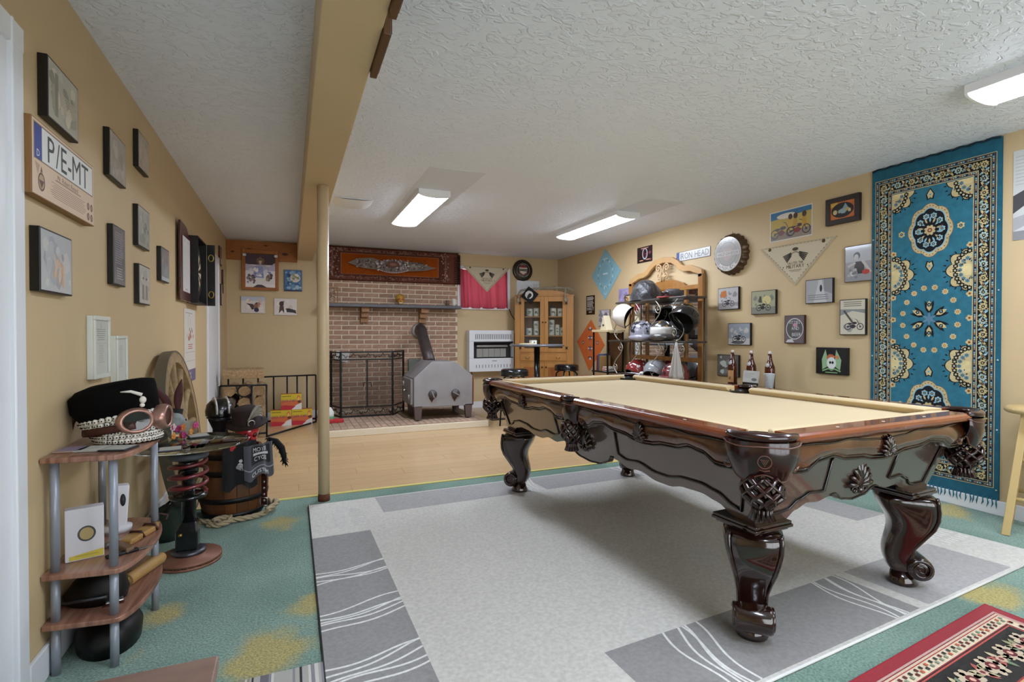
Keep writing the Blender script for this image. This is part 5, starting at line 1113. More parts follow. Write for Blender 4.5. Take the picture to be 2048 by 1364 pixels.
for row in range(4):
    for col in range(3):
        a = 2*pi*rnd.random(); cx = -.628+col*.15+rnd.uniform(-.004, .004); cz = .064+.066+row*.1345; n = 6+rnd.randrange(3)
        poly = [((.066+rnd.uniform(-.006, 0))*cos(2*pi*j/n+a), (.066+rnd.uniform(-.006, 0))*sin(2*pi*j/n+a)) for j in range(n)]
        o = thing('firewood_log', 'split firewood log in the rack, %s row, %s' % (lv[row], ('left', 'middle', 'right')[col]), 'log', (cx, 6.53+rnd.uniform(0, .02), cz), 0, 'split logs in the rack')
        MB().prism(poly, 0, .55+rnd.uniform(-.03, .03), RX(-pi/2)).build('wood', M_LOG if rnd.random() < .75 else M_BARK, o, bev=.004)
for k, (y, ln) in enumerate(((6.57, .42), (6.95, .40))):
    o = thing('firewood_log', 'split log lying crosswise on top of the stack, ' + ('nearer one' if k == 0 else 'farther one'), 'log', (-.70, y+.06, .668+.05), 0, 'split logs in the rack'); MB().prism([(-.045, -.05), (.055, -.05), (.06, .02), (.0, .05), (-.05, .03)], 0, ln, RY(pi/2) @ RZ(pi/2)).build('wood', M_LOG, o, bev=.004)
def quick(d):
    d.bg('#d8d2cc'); d.rect(0, .55, 1, 1, '#cbb030'); d.poly([(0, 0), (.45, 0), (.75, .3), (1, .42), (1, .6), (0, .6)], '#c8683c'); d.poly([(0, 0), (.5, 0), (.7, .22), (.2, .3), (0, .28)], '#b8303a'); d.rect(.05, .84, .5, .9, '#8a7a20')
    d.text('QUICK START', .39, .58, .034, '#2c3560', .168); d.ell(.85, .72, .022, .04, '#c47a38'); d.ell(.85, .66, .014, .026, '#e0b060'); d.ell(.88, .5, .022, .018, '#5a3c26')
for (x, z, lb) in ((-.09, .0, 'yellow and red fire starter box on the floor, left of the two lower'), (.158, .0, 'yellow and red fire starter box on the floor, right of the two lower'), (.03, .2012, 'yellow and red fire starter box stacked on the other two')):
    o = thing('fire_starter_box', lb, 'box', (x-.02, 7.235, z+.0005), .03, 'fire starter boxes'); MB().box(-.122, .122, 0, .11, 0, .2).build('carton', mat('red_carton', '#b0603a', .6), o, bev=.002); d = Draw(.244, .2); quick(d); d.build('print', o, PRINT, x0=-.122, y0=-.0006)
# ------------------------------------------------------------------ walnut bench corner, lower left edge
t = thing('walnut_bench', 'low walnut topped bench, one corner in view at the bottom edge', 'bench', (0, 0, 0))
MB().box(-.72, -.16, .95, 1.405, .37, .40).build('top', mat('dull_walnut_top', '#8a7163', .5, col2='#6d5448', vscale=5, stretch=(.7, 4, 1)), t, bev=.004)
for x in (-.69, -.22):
    for y in (.98, 1.37): MB().box(x-.02, x+.02, y-.02, y+.02, 0, .37).build('leg', M_WAL, t)
# ================================================================== FAR RIGHT CORNER: CABINET, PUB TABLE
M_HPINE = mat('honey_pine', '#b98544', .38, col2='#a16c31', vscale=4, stretch=(3, 3, .5), coat=.3, contrast=.3)
HUT = Matrix.Translation((3.25, 7.49, 0)) @ Matrix.Rotation(radians(-30), 4, 'Z'); CX0, CX1, CY0, CY1 = 0, .92, 0, .25
def hl(x, y, z): return tuple(HUT @ Vector((x, y, z)))
t = thing('pine_hutch', 'honey pine hutch with two glass doors full of white mugs', 'cabinet', hl(0, 0, 0), radians(-30)); W_, D_ = CX1-CX0, CY1-CY0
def part(nm, *bs, m=None, p=None, bev=.003):
    mb = MB()
    for b in bs: mb.box(*b)
    return mb.build(nm, m or M_HPINE, p or t, bev=bev)
part('side', (0, .025, .02, D_, 0, 1.765)); part('side', (W_-.025, W_, .02, D_, 0, 1.765)); part('back', (.025, W_-.025, D_-.012, D_, .06, 1.765), m=mat('pine_back', '#8d6233', .6))
part('top_board', (-.01, W_+.01, 0, D_, 1.765, 1.785))
for z in (.06, .735, .875, 1.155, 1.455): part('shelf', (.025, W_-.025, .03, D_-.012, z-.018, z))
part('face_frame', (0, .09, 0, .02, 0, 1.765), (W_-.11, W_, 0, .02, 0, 1.765), (.09, W_-.11, 0, .02, .865, .89), (.09, W_-.11, 0, .02, .725, .755), (.09, W_-.11, 0, .02, 0, .09))
arch = [(-.01, 1.785), (W_+.01, 1.785)]+[(W_*(1-k/16)+.0, 1.79+.075*sin(pi*min(1, max(0, (k-1.5)/13)))**.5) for k in range(17)]
MB().prism(arch, -.018, .0, RX(pi/2) @ T(0, 0, 0)).build('arched_crest', M_HPINE, t, bev=.003)
GLZ = mat('cabinet_glass', '#f2f6f6', .02, trans=1, ior=1.3)
M_KNOB = mat('dark_brass', '#5c4a2c', .35, metal=.8)
for k, (x0, x1) in enumerate(((.09, .462), (.464, W_-.11))):
    z0, z1 = .892, 1.763; s_ = .062
    do = part('door', (x0, x0+s_, -.012, .012, z0, z1), (x1-s_, x1, -.012, .012, z0, z1), (x0+s_, x1-s_, -.012, .012, z0, z0+s_), (x0+s_, x1-s_, -.012, .012, z1-.08, z1))
    MB().box(x0+s_, x1-s_, -.003, .001, z0+s_, z1-.08).build('pane', GLZ, do)
    xk = x1-.022 if k == 0 else x0+.022; MB().ell((xk, -.025, 1.36), .013, .013, .013, 10, 8).build('knob', M_KNOB, do)
    xh = x0+.0 if k == 0 else x1
    for zh in (.96, 1.66):
        MB().prism([(-.022, -.03), (0, -.01), (.022, -.03), (.012, 0), (.022, .03), (0, .01), (-.022, .03), (-.012, 0)], 0, .004, T(xh, -.0125, zh) @ RX(pi/2)).build('butterfly_hinge', M_IRON, do)
dr = part('drawer', (.09, W_-.11, -.012, .02, .757, .863)); 
for x in (.2, W_-.24): MB().tube([(x-.03, -.014, .815), (x-.02, -.035, .80), (x+.02, -.035, .80), (x+.03, -.014, .815)], .005, 6).build('bail_pull', mat('antique_brass', '#8d7a55', .35, metal=.8), dr)
for k, (x0, x1) in enumerate(((.09, .462), (.464, W_-.11))):
    do = part('lower_door', (x0, x1, -.008, .012, .092, .723)); MB().box(x0+.06, x1-.06, -.018, -.008, .15, .66).build('raised_panel', mat('red_pine_panel', '#a5672e', .35, coat=.3, col2='#8a4d1f', vscale=4, stretch=(4, 3, .4)), do, bev=.006)
    MB().ell((x1-.03 if k == 0 else x0+.03, -.022, .66), .013, .013, .013, 10, 8).build('knob', M_KNOB, do)
M_MUG = mat('cream_stoneware', '#d9d5c4', .3, coat=.3)
def mug(x, z, h, r, lb, col, lid=False, y=.13):
    o = thing('mug', lb, 'mug', hl(x, y, z+.0005), radians(-30), 'mugs in the pine hutch')
    MB().lathe([(0, 0), (r*.95, 0), (r, .008), (r*.97, h-.008), (r*.95, h), (r*.82, h-.004), (r*.82, .012), (0, .012)], 20).build('body', M_MUG, o)
    d = Draw(r*1.5, h*.6); d.blobs(7, [col, '#6d7a6e', '#8a7a5c', '#5d5f66'], r*.15, r*.4, .05, .1, .95, .9, int(x*97)+int(z*31)); d.build('decoration', o, PRINT, warp=lambda a, b, dd: ((r*1.008+dd)*sin((a-r*.75)/r), -(r*1.008+dd)*cos((a-r*.75)/r), h*.2+b))
    MB().tube([(.01, r*.98, h*.8), (.015, r+.022, h*.72), (.015, r+.022, h*.35), (.01, r*.98, h*.25)], .006, 6).build('handle', M_MUG, o)
    if lid: MB().lathe([(r*.9, h), (r*.6, h+.02), (.012, h+.03), (.008, h+.05), (0, h+.055)], 16).build('lid', mat('pewter', '#8f9194', .35, metal=.7), o)
mug(.225, 1.455, .125, .052, 'cream mug with green print, top shelf left of the hutch', '#7f9a6e'); mug(.335, 1.455, .13, .052, 'cream mug with brown crest, top shelf beside the left door stile', '#7a5c48')
mug(.60, 1.455, .13, .052, 'lidded stein on the top shelf of the hutch behind the right door', '#8a7a5c', True); mug(.715, 1.455, .125, .052, 'cream mug at the right end of the hutch top shelf', '#7f8a8e')
mug(.215, 1.155, .115, .052, 'blue printed cream mug at the left of the middle shelf', '#5f86a0'); mug(.33, 1.155, .115, .048, 'cream mug under another, left side of the middle shelf', '#6a8f9a'); mug(.33, 1.2715, .11, .048, 'cream mug stacked on top of another behind the left door', '#6d6a66')
mug(.57, 1.155, .13, .05, 'cream mug carrying another behind the right door', '#8a805c'); mug(.57, 1.2865, .115, .05, 'cream mug stacked highest behind the right door', '#5d5f66'); mug(.665, 1.155, .17, .036, 'tall slim cream stein on the middle shelf', '#a08a6c'); mug(.75, 1.155, .125, .045, 'cream jug at the right end of the middle shelf', '#7f6f86')
for x, w, h, c, lb in ((.25, .10, .07, '#c9c4b4', 'low cream dish on the bottom shelf behind the left glass door'), (.60, .11, .07, '#d5cfbd', 'white box on the bottom shelf behind the right glass door'), (.73, .06, .09, '#55504c', 'dark mug on the bottom shelf of the glass doors')):
    o = thing('shelf_dish', lb, 'dish', hl(x, .12, .8755)); MB().lathe([(0, 0), (w*.4, 0), (w*.5, h), (w*.44, h), (w*.36, .01), (0, .01)], 18).build('body', mat('dish'+c[1:], c, .4), o); MB().lathe([(w*.505, h*.8), (w*.51, h*.86), (w*.505, h*.9)], 18).build('rim_line', mat('dish_line', '#6b6355', .5), o)
# on top of the hutch
zt = 1.866
t = thing('driftwood_garland', 'grey knotted driftwood rope garland across the top of the hutch', 'garland', hl(0, -.03, 0), radians(-30))
twist([(.06, 0, 1.70), (.07, -.045, 1.80), (.10, .0, 1.855), (.2, 0, 1.875), (.35, 0, 1.885), (.5, 0, 1.888), (.62, -.02, 1.89), (.75, .0, 1.89), (.86, 0, 1.88), (.92, -.04, 1.84)], .017).build('strand', mat('grey_driftwood', '#8d8471', .9, bump=.5, bscale=60), t)
twist([(.3, .03, 1.88), (.45, .04, 1.90), (.6, .03, 1.893), (.72, .02, 1.90), (.80, -.04, 1.87), (.79, -.085, 1.78), (.80, -.085, 1.70)], .015).build('strand', mat('grey_driftwood', '#8d8471', .9), t)
MB().ell((.80, -.088, 1.70), .03, .02, .035, 10, 8).build('knot', mat('grey_driftwood', '#8d8471', .9), t); MB().ell((.06, -.045, 1.70), .028, .02, .035, 10, 8).build('knot', mat('grey_driftwood', '#8d8471', .9), t)
t = thing('pow_flag', 'small black flag with white round emblem hung on the hutch corner', 'flag', hl(.24, -.05, 1.78)); t.rotation_euler = (0, radians(38), radians(-30))
MB().box(-.10, .10, -.003, .003, -.10, .10).build('cloth', mat('black_cloth', '#121012', .85), t)
d = Draw(.2, .2); d.ell(.45, .5, .062, .062, '#cfcac2', 24); d.ell(.5, .48, .03, .038, '#141213', 16); d.rect(.42, .22, .62, .36, '#141213'); d.rect(.2, .25, .38, .75, '#bdb8b0'); d.build('emblem', t, PRINT, x0=-.1, z0=-.1, y0=-.0035)
for x, h, lb in ((.33, .19, 'small silver figurine standing behind the black flag'), (.62, .16, 'small brass figurine on top of the hutch, right of the flag')):
    o = thing('figurine', lb, 'figurine', hl(x, .17, 1.7855), radians(-30)); mt = mat('silver_figure' if x < .5 else 'brass_figure', '#b5b5b0' if x < .5 else '#a8905c', .3, metal=.7)
    MB().lathe([(0, 0), (.025, 0), (.025, .012), (.01, .02), (.012, h*.5), (.022, h*.68), (.01, h*.8), (.014, h*.88), (.012, h*.95), (0, h)], 12).build('body', mt, o)
    for s_ in (-1, 1): MB().tube([(s_*.018, 0, h*.68), (s_*.045, 0, h*.8), (s_*.03, 0, h*1.0)], .005, 6).build('arm', mt, o)
# pub table and two stools
t = thing('pub_table', 'round bar-height pub table with dark pedestal in front of the hutch', 'table', (3.06, 6.3, 0))
MB().lathe([(0, 1.008), (.35, 1.008), (.366, 1.014), (.368, 1.028), (.36, 1.036), (0, 1.036)], 48).build('top', mat('slate_grey_top', '#5f6268', .3, coat=.3), t)
MB().lathe([(0, .03), (.04, .03), (.04, 1.008), (0, 1.008)], 24).build('column', mat('black_gloss_paint', '#111112', .25, coat=.4), t)
MB().lathe([(0, 0), (.25, 0), (.25, .012), (.06, .035), (0, .035)], 32).build('base', M_IRON, t)
def bar_stool(x, y, lb):
    t = thing('bar_stool', lb, 'stool', (x, y, 0), 0, 'black vinyl bar stools')
    MB().lathe([(0, .735), (.15, .735), (.172, .72), (.178, .69), (.172, .655), (.165, .65), (0, .65)], 36).build('seat', mat('black_vinyl', '#131316', .22, coat=.4, bump=.08, bscale=20), t)
    MB().lathe([(.171, .645), (.18, .65), (.18, .66), (.171, .662)], 36).build('seat_band', mat('black_gloss_paint', '#111112', .25, coat=.4), t)
    for k in range(4):
        a = pi/4+k*pi/2; c, s = cos(a), sin(a); MB().tube([(.06*c, .06*s, .648), (.12*c, .12*s, .635), (.155*c, .155*s, .60), (.165*c, .165*s, .5), (.20*c, .20*s, .0)], .011, 8).build('leg', M_IRON, t)
    MB().tube([(.185*cos(a), .185*sin(a), .22) for a in [2*pi*k/32 for k in range(32)]], .009, 8, closed=True).build('foot_ring', M_IRON, t)
bar_stool(2.60, 6.0, 'black vinyl bar stool left of the pub table column'); bar_stool(3.70, 6.63, 'black vinyl bar stool right of the pub table column')
t = thing('dice_box', 'small white box with dark dot on the pub table', 'box', (2.955, 6.2, 1.0365), .1); MB().box(-.04, .04, -.03, .03, 0, .055).build('carton', mat('white_card2', '#d8d4c6', .5), t, bev=.002); d = Draw(.08, .055); d.ell(.5, .5, .01, .01, '#3c3838', 10); d.build('print', t, PRINT, x0=-.04, y0=-.0305)
t = thing('paper_stack', 'cream folded napkins lying on the pub table', 'napkins', (2.86, 6.18, 1.0365), .25)
for k in range(3): MB().box(-.10+.006*k, .09, -.045, .05-.004*k, .006*k, .006*k+.0055, RZ(.03*k)).build('napkin', mat('cream_paper', '#d3c7a6', .8), t)
# ================================================================== RIGHT WALL: MIRROR, HELMET RACK
t = thing('dresser_mirror', 'tall oak framed triple dresser mirror with carved arch behind the helmets', 'mirror', (XR-.012, 0, 0))
MF = mat('golden_oak', '#a9773c', .4, col2='#8a5a28', vscale=4, stretch=(3, 3, .6), coat=.3)
ya, yb = 4.42, 5.69; x0, x1 = -.05, -.012
for y in (ya, yb): MB().box(x0, x1, y-.035, y+.035, 0, 1.84).build('post', MF, t, bev=.006)
for y in (4.66, 5.36): MB().box(x0+.006, x1, y-.018, y+.018, .90, 1.70).build('mullion', MF, t, bev=.004)
for z, h in ((1.70, .05), (.88, .05), (.45, .06)): MB().box(x0+.004, x1, ya+.035, yb-.035, z-h/2, z+h/2).build('cross_rail', MF, t, bev=.004)
MB().prism([(y, z) for y, z in ((4.66, 1.72), (5.36, 1.72), (5.33, 1.76), (5.25, 1.78), (5.15, 1.81), (5.0, 1.82), (4.85, 1.81), (4.76, 1.78), (4.69, 1.76))], -.045, -.012, Matrix(((0, 0, 1, 0), (1, 0, 0, 0), (0, 1, 0, 0), (0, 0, 0, 1)))).build('crest_rail', MF, t, bev=.003)
path = [(4.42, 1.80), (4.43, 1.86), (4.50, 1.885), (4.58, 1.915), (4.68, 1.92), (4.745, 1.945), (4.80, 1.995), (4.89, 2.045), (5.04, 2.065), (5.20, 2.045), (5.29, 1.995), (5.35, 1.945), (5.42, 1.92), (5.52, 1.915), (5.61, 1.885), (5.68, 1.86), (5.69, 1.80)]
loops = []
for i, (y, z) in enumerate(path):
    a = path[max(0, i-1)]; b = path[min(len(path)-1, i+1)]; dy, dz = b[0]-a[0], b[1]-a[1]; l = math.hypot(dy, dz); ny, nz = -dz/l, dy/l; hw = .034
    loops.append([(x0, y+ny*hw, z+nz*hw), (x1, y+ny*hw, z+nz*hw), (x1, y-ny*hw, z-nz*hw), (x0, y-ny*hw, z-nz*hw)])
MB().loft(loops, smooth=False).build('arch', mat('light_oak_arch', '#c39a66', .4, coat=.3, var=.12, vscale=6), t, bev=.006)
orn = MB(); u_, v_ = Vector((0, 1, 0)), Vector((0, 0, 1))
for s_ in (-1, 1):
    orn.tube(spiral(Vector((x0-.004, 5.04+s_*.075, 1.97)), .05, 1.5, 22, u_*s_, v_, pi*.9, -1), .009, 6); orn.tube(spiral(Vector((x0-.004, 5.04+s_*.06, 1.875)), .04, 1.3, 20, u_*s_, v_, -pi*.5, 1), .008, 6)
    orn.tube([(x0, 5.04+s_*.02, 1.81), (x0-.006, 5.04+s_*.035, 1.87), (x0-.004, 5.04+s_*.012, 1.93), (x0-.004, 5.04+s_*.03, 2.0)], .010, 6)
orn.build('carved_ornament', mat('pale_carving', '#c9a87e', .5), t)
M_MIR = mat('mirror_silver', '#e8ecec', .02, metal=1)
for y0, y1 in ((ya+.035, 4.642), (4.678, 5.342), (5.378, yb-.035)): MB().box(-.024, -.014, y0, y1, .48, 1.675).build('mirror_pane', M_MIR, t)
# helmet rack
RX0, RX1, RY0, RY1 = 3.80, 4.09, 4.24, 5.62
t = thing('helmet_rack', 'scrolled grey metal baker rack loaded with motorcycle helmets', 'rack', (0, 0, 0)); M_GUN = mat('gunmetal_wire', '#56524d', .35, metal=.7); M_WIRE = mat('pale_wire', '#a8a294', .35, metal=.6)
SHZ = (.655, 1.095, 1.575)
for z in SHZ:
    yy1 = RY1 if z > 1.3 else RY1+.09
    pl = [(RX0, RY0+.03), (RX1, RY0+.03), (RX1, yy1)]+[(RX0+.12*(1-cos(a))+.0, yy1-.0-.10*(1-sin(a))) for a in [pi/2*(1-k/6) for k in range(7)]] if z > 1.3 else [(RX0, RY0+.03), (RX1, RY0+.03), (RX1, yy1), (RX0, yy1)]
    MB().prism(pl, z-.02, z).build('shelf', mat('dark_grey_shelf', '#4b463f', .35, metal=.3), t, bev=.004)
for y in (RY0+.05, RY1-.02):
    for x in (RX0+.02, RX1-.02): MB().lathe([(0, 0), (.008, 0), (.008, 1.556 if x > 3.9 else .636), (0, 1.556 if x > 3.9 else .636)], 8, T(x, y, 0)).build('post', M_GUN, t)
for z in SHZ[:2]:
    for y in (4.40, 4.78, 5.16, 5.50):
        H = .46; c = [(RX0+.012, y+.09*sin(2*pi*q)*(1 if int(y*10) % 2 else -1), z+.004+H*q*.99) for q in [k/16 for k in range(17)]]
        MB().tube(c, .006, 6).build('s_scroll', M_WIRE, t)
        for s_, zz in ((1, z+.09), (-1, z+.36)): MB().tube(spiral(Vector((RX0+.012, y+s_*.06, zz)), .055, 1.4, 22, Vector((0, 1, 0)), Vector((0, 0, 1)), 0, s_), .005, 6).build('curl', M_WIRE, t)
# helmets
def helmet(name, label, loc, r, m, rz=0, tilt=0, visor=None, full=False, lin_=None, dec=None, roll=0):
    t = thing(name, label, 'helmet', loc, rz, 'motorcycle helmets on the rack'); t.rotation_euler = (tilt, roll, rz)
    M = SC(r, r*1.15, r); n = 28; P = []
    for i in range(n):
        a = 2*pi*i/n; front = max(0, -sin(a)); low = -.55+(.62*front**1.5 if not full else 0); col = []
        for j in range(11):
            th = j/10; zz = 1+(low-1)*th; zz = max(-1, zz); rr = math.sqrt(max(0, 1-zz*zz)) if zz > 0 else 1-.10*zz*zz; col.append((rr*cos(a), rr*sin(a), zz))
        P.append(col)
    B = T(0, 0, r*.58)
    MB().grid(P, B @ M, wrap=True).build('shell', m, t)
    MB().grid([[(p[0]*.9, p[1]*.9, p[2]*.9-.0) for p in c] for c in P], B @ M, wrap=True).build('liner', lin_ or mat('black_liner', '#0f0e0e', .9), t)
    MB().tube([B @ M @ Vector((c[-1][0]*.97, c[-1][1]*.97, c[-1][2])) for c in P], .007, 6, closed=True).build('edge_trim', M_IRON, t)
    if visor:
        V = [[(1.03*cos(a)*math.sqrt(1-z*z*.6), 1.06*sin(a)*math.sqrt(1-z*z*.6), z) for z in (-.35, -.1, .15, .4)] for a in [radians(-165+k*10) for k in range(16)]]
        o = MB().grid(V, B @ M).build('visor', visor, t); s = o.modifiers.new('s', 'SOLIDIFY'); s.thickness = .003
    if full: MB().tube([B @ M @ Vector((1.0*cos(a), 1.12*sin(a), -.42)) for a in [radians(-170+k*10) for k in range(17)]], [.02+.02*sin(pi*k/16) for k in range(17)], 8).build('chin_bar', m, t)
    if dec:
        d = MB(); rnd = random.Random(len(label))
        for k in range(dec[1]):
            a = rnd.random()*6.28; zz = rnd.uniform(.0, .85); rr = math.sqrt(1-zz*zz); p = B @ M @ Vector((rr*cos(a)*1.005, rr*sin(a)*1.005, zz*1.005)); nn = Vector((rr*cos(a), rr*sin(a), zz)).normalized(); x = nn.orthogonal().normalized(); y = nn.cross(x); s = rnd.uniform(.012, .026); pts = []
            m_ = 7; d.add([p+x*s*cos(6.28*q/m_+k)*(.4+.6*rnd.random())+y*s*sin(6.28*q/m_+k)*(.4+.6*rnd.random())+nn*.0015 for q in range(m_)], [tuple(range(m_))])
        o = d.build('graphic', dec[0], t); o['kind'] = 'stuff'
    MB().tube([(-r*.9, -.02, r*.1), (-r*.5, -.05, -.02+r*.02), (0, -.06, .002), (r*.5, -.05, r*.02), (r*.9, -.02, r*.1)], .005, 6).build('chin_strap', M_IRON, t)
    return t
FACE = -pi/2                                               # helmets look toward the room
z2 = SHZ[1]+.0005
def tipped(c, r, roll): q = Matrix.Rotation(-YAW, 3, 'Z') @ Matrix.Rotation(roll, 3, 'Y') @ Vector((0, 0, .58*r)); return tuple(c-q)
helmet('open_helmet', 'white open face helmet hanging tipped at the left of the rack', tipped(onX(1247, 631, 3.80), .145, radians(-68)), .145, mat('white_gelcoat', '#e0dcd4', .2, coat=.6), -YAW, 0, roll=radians(-68))
helmet('skull_graphic_helmet', 'grey half helmet covered in swirling skull graphics on the middle shelf', (3.92, 5.16, z2+.01), .148, mat('grey_graphic_base', '#8f8d96', .2, coat=.6), FACE+.9, full=True, dec=(mat('dark_graphic', '#2e2a30', .25, coat=.5), 90))
helmet('visor_helmet', 'silver full face helmet with raised clear visor on the middle shelf', (3.93, 4.80, z2+.02), .14, mat('silver_black_base', '#4a4846', .25, coat=.5), FACE+.9, visor=mat('clear_visor', '#c9c7c2', .08, spec=.6), full=True, dec=(mat('gold_graphic', '#a58a4c', .3), 14))
helmet('black_half_helmet', 'glossy black helmet hanging tipped at the right end of the rack', tipped(onX(1370, 637, 3.80), .15, radians(50)), .15, mat('black_gelcoat', '#1b1b1c', .16, coat=.7), -YAW, 0, roll=radians(50))
z1 = SHZ[0]+.0005
helmet('red_helmet', 'red and white painted half helmet on the lower shelf, left', (3.92, 5.24, z1), .135, mat('red_gelcoat', '#7d2a28', .18, coat=.7), FACE, dec=(mat('white_graphic', '#c9c4be', .3), 22))
helmet('grey_helmet', 'grey half helmet in the middle of the lower shelf', (3.92, 4.90, z1), .14, mat('grey_gelcoat', '#8a8c8e', .2, coat=.6), FACE+.4)
helmet('dark_red_helmet', 'dark red helmet with black front beside the towel on the lower shelf', (3.92, 4.56, z1), .135, mat('dark_red_gelcoat', '#7a3a38', .2, coat=.6), FACE-.2, full=True, dec=(mat('dark_graphic', '#2e2a30', .25, coat=.5), 18))
skull('bone_skull', 'small white skull in front of the grey helmet on the lower shelf', (3.845, 5.06, z1), FACE, .07, mat('bone_white_print', '#d8d2c6', .8), mat('print_black', '#100c0b', .8))
zt = SHZ[2]+.0005
t = thing('covered_helmet', 'helmet in a crumpled black cloth bag on the top shelf', 'helmet', (3.94, 5.12, zt), .3)
rnd = random.Random(8); P = []
for i in range(40):
    a = 2*pi*i/40; P.append([((.165*sin(pi*.5*j/10)**.8)*(1+.05*sin(a*5+j)+.035*sin(a*11+j*2.1))*cos(a), (.185*sin(pi*.5*j/10)**.8)*(1+.05*sin(a*5+j)+.035*sin(a*11))*sin(a), .245*cos(pi*.5*j/10)*(1+.02*sin(a*7))) for j in range(11)])
MB().grid(P, wrap=True).build('cloth_bag', mat('grey_black_satin', '#242122', .38, sheen=.2, bump=.6, bscale=9, bdist=.05), t); MB().tube([(.14, -.10, .02), (.17, -.14, .006), (.12, -.17, .006)], .004, 5).build('drawstring', M_IRON, t)
t = thing('captain_hat', 'grey and red cap with dark sunglasses resting on it, top shelf right', 'cap', (3.93, 4.62, zt), FACE)
MB().lathe([(0, .10), (.06, .098), (.09, .07), (.098, .0), (.09, .0)], 24, SC(1, 1.15, 1)).build('crown', mat('grey_cap_cloth', '#4d4a4c', .85), t); MB().prism([(-.09, -.06), (-.07, -.17), (0, -.20), (.07, -.17), (.09, -.06)], .0, .012).build('brim', mat('red_cap_brim', '#a8504c', .8), t)
for s_ in (-1, 1): MB().ell((s_*.035, -.115, .05), .032, .008, .022, 12, 8).build('sunglass_lens', mat('smoked_lens', '#1c1614', .05, coat=.5), t)
MB().tube([(-.075, 0, .06), (-.07, -.11, .06), (0, -.125, .06), (.07, -.11, .06), (.075, 0, .06)], .003, 5).build('sunglass_frame', M_IRON, t)
t = thing('glass_dome', 'small clear glass dome at the left end of the top shelf', 'dome', (3.93, 5.45, zt)); MB().lathe([(.055, 0), (.055, .06), (.04, .09), (0, .10)], 20).build('dome', mat('clear_glass', '#ffffff', .02, trans=1), t); MB().lathe([(0, 0), (.06, 0), (.06, .008), (0, .008)], 20).build('base', mat('dark_wood_frame', '#3c1d14', .4), t)
t = thing('grey_towel', 'light grey towel hanging in a point from the rack right end', 'towel', (3.792, 4.38, .0))
P = []
for i in range(15):
    s = -1+i/7
    P.append([(-.012-.012*sin(s*9)*(1-j/8)-.006, s*(.012+.105*(1-j/8)), .665+.42*j/8+.03*abs(s)*(1-j/8)) for j in range(9)])
o = MB().grid(P).build('cloth', mat('grey_terry', '#a8a49c', .95, bump=.4, bscale=200), t); m = o.modifiers.new('s', 'SOLIDIFY'); m.thickness = .004
MB().tube([(.02, 0, 1.08), (-.02, 0, 1.09), (-.02, 0, 1.07)], .004, 6).build('hook', M_GUN, t)
# small iron shelf left of the rack
t = thing('iron_shelf', 'narrow black iron shelf with cream top left of the helmet rack', 'shelf', (0, 0, 0))
for y in (5.78, 6.12):
    for x in (3.84, 4.08): MB().box(x-.009, x+.009, y-.009, y+.009, 0, 1.20).build('post', M_IRON, t)
MB().box(3.82, 4.10, 5.76, 6.14, 1.20, 1.232).build('top', mat('cream_board', '#cbb98f', .5), t, bev=.004); MB().box(3.82, 4.10, 5.76, 6.14, .66, .675).build('lower_shelf', M_IRON, t)
MB().box(4.085, 4.092, 5.79, 6.11, .68, 1.19).build('back_lattice', mat('brown_lattice', '#6e4c2a', .6, var=.5, vscale=60), t)
t = thing('tent_card', 'cream folded tent card on the iron shelf', 'card', (3.92, 5.93, 1.2325), FACE); MB().prism([(-.075, 0), (.075, 0), (0, .19)], -.05, .05, RX(pi/2)).build('card', mat('cream_paper', '#d3c7a6', .8), t); MB().ell((.0, -.051, .06), .025, .003, .015, 12, 6).build('print', mat('brown_ink', '#5a4430', .8), t)
for k, (y, w, h, c, lb) in enumerate(((6.08, .03, .21, '#6d2a2c', 'dark red book standing on the iron shelf'), (6.045, .025, .23, '#4a4f66', 'grey blue book standing between two others on the iron shelf'), (6.01, .03, .20, '#8a6a3c', 'tan book standing on the iron shelf'))):
    o = thing('shelf_book', lb, 'book', (3.95, y, .6755), FACE, 'books on the iron shelf'); MB().box(-w/2, w/2, -.08, .08, 0, h).build('cover', mat('book'+c[1:], c, .6), o); MB().box(-w/2+.003, w/2-.003, -.078, .082, h-.001, h+.001).build('pages', mat('cream_paper', '#d3c7a6', .8), o)
for k, (y, z, lb) in enumerate(((5.88, 0, 'white boxed card deck lying lowest on the iron shelf'), (5.87, .0312, 'white boxed card deck lying on another on the iron shelf'))):
    o = thing('card_box', lb, 'box', (3.93, y, .6755+z), FACE+.2*k); MB().box(-.055, .055, -.07, .07, 0, .03).build('carton', mat('white_card2', '#d8d4c6', .5), o, bev=.002); MB().box(-.05, .05, -.0705, -.069, .008, .022).build('label', mat('red_ink', '#a03c34', .6), o)
# ================================================================== RIGHT WALL PICTURES
TIN = mat('tin_edge', '#5c544a', .5); GR = 'motorcycle pictures on the right wall'
def sepia(d, a, b, c): d.bg(a); d.rect(0, 0, 1, .3, b); d.blobs(14, [a, b, c], d.w*.05, d.w*.14, seed=int(d.w*1000))
def p_easy(d):
    d.bg('#d8d4cc'); d.rect(.02, .03, .98, .97, '#b9a35c'); d.poly([(.02, .72), (.98, .82), (.98, .97), (.02, .97)], '#3f7299'); d.poly([(.02, .03), (.98, .03), (.98, .32), (.02, .2)], '#8d8074'); d.ell(.4, .80, .10, .025, '#d6d0c2')
    moto(d, .30, .08, .045, '#5f6066', '#7a5a58'); moto(d, .68, .1, .042, '#4a3a3c', '#8a3a38')
    for x, c in ((.5, '#c2a24c'), (.62, '#b5924a'), (.82, '#b8923c')): d.poly([(x-.06, .4), (x+.05, .4), (x+.04, .68), (x-.04, .68)], c); d.ell(x, .74, .022, .026, '#4c3a30')
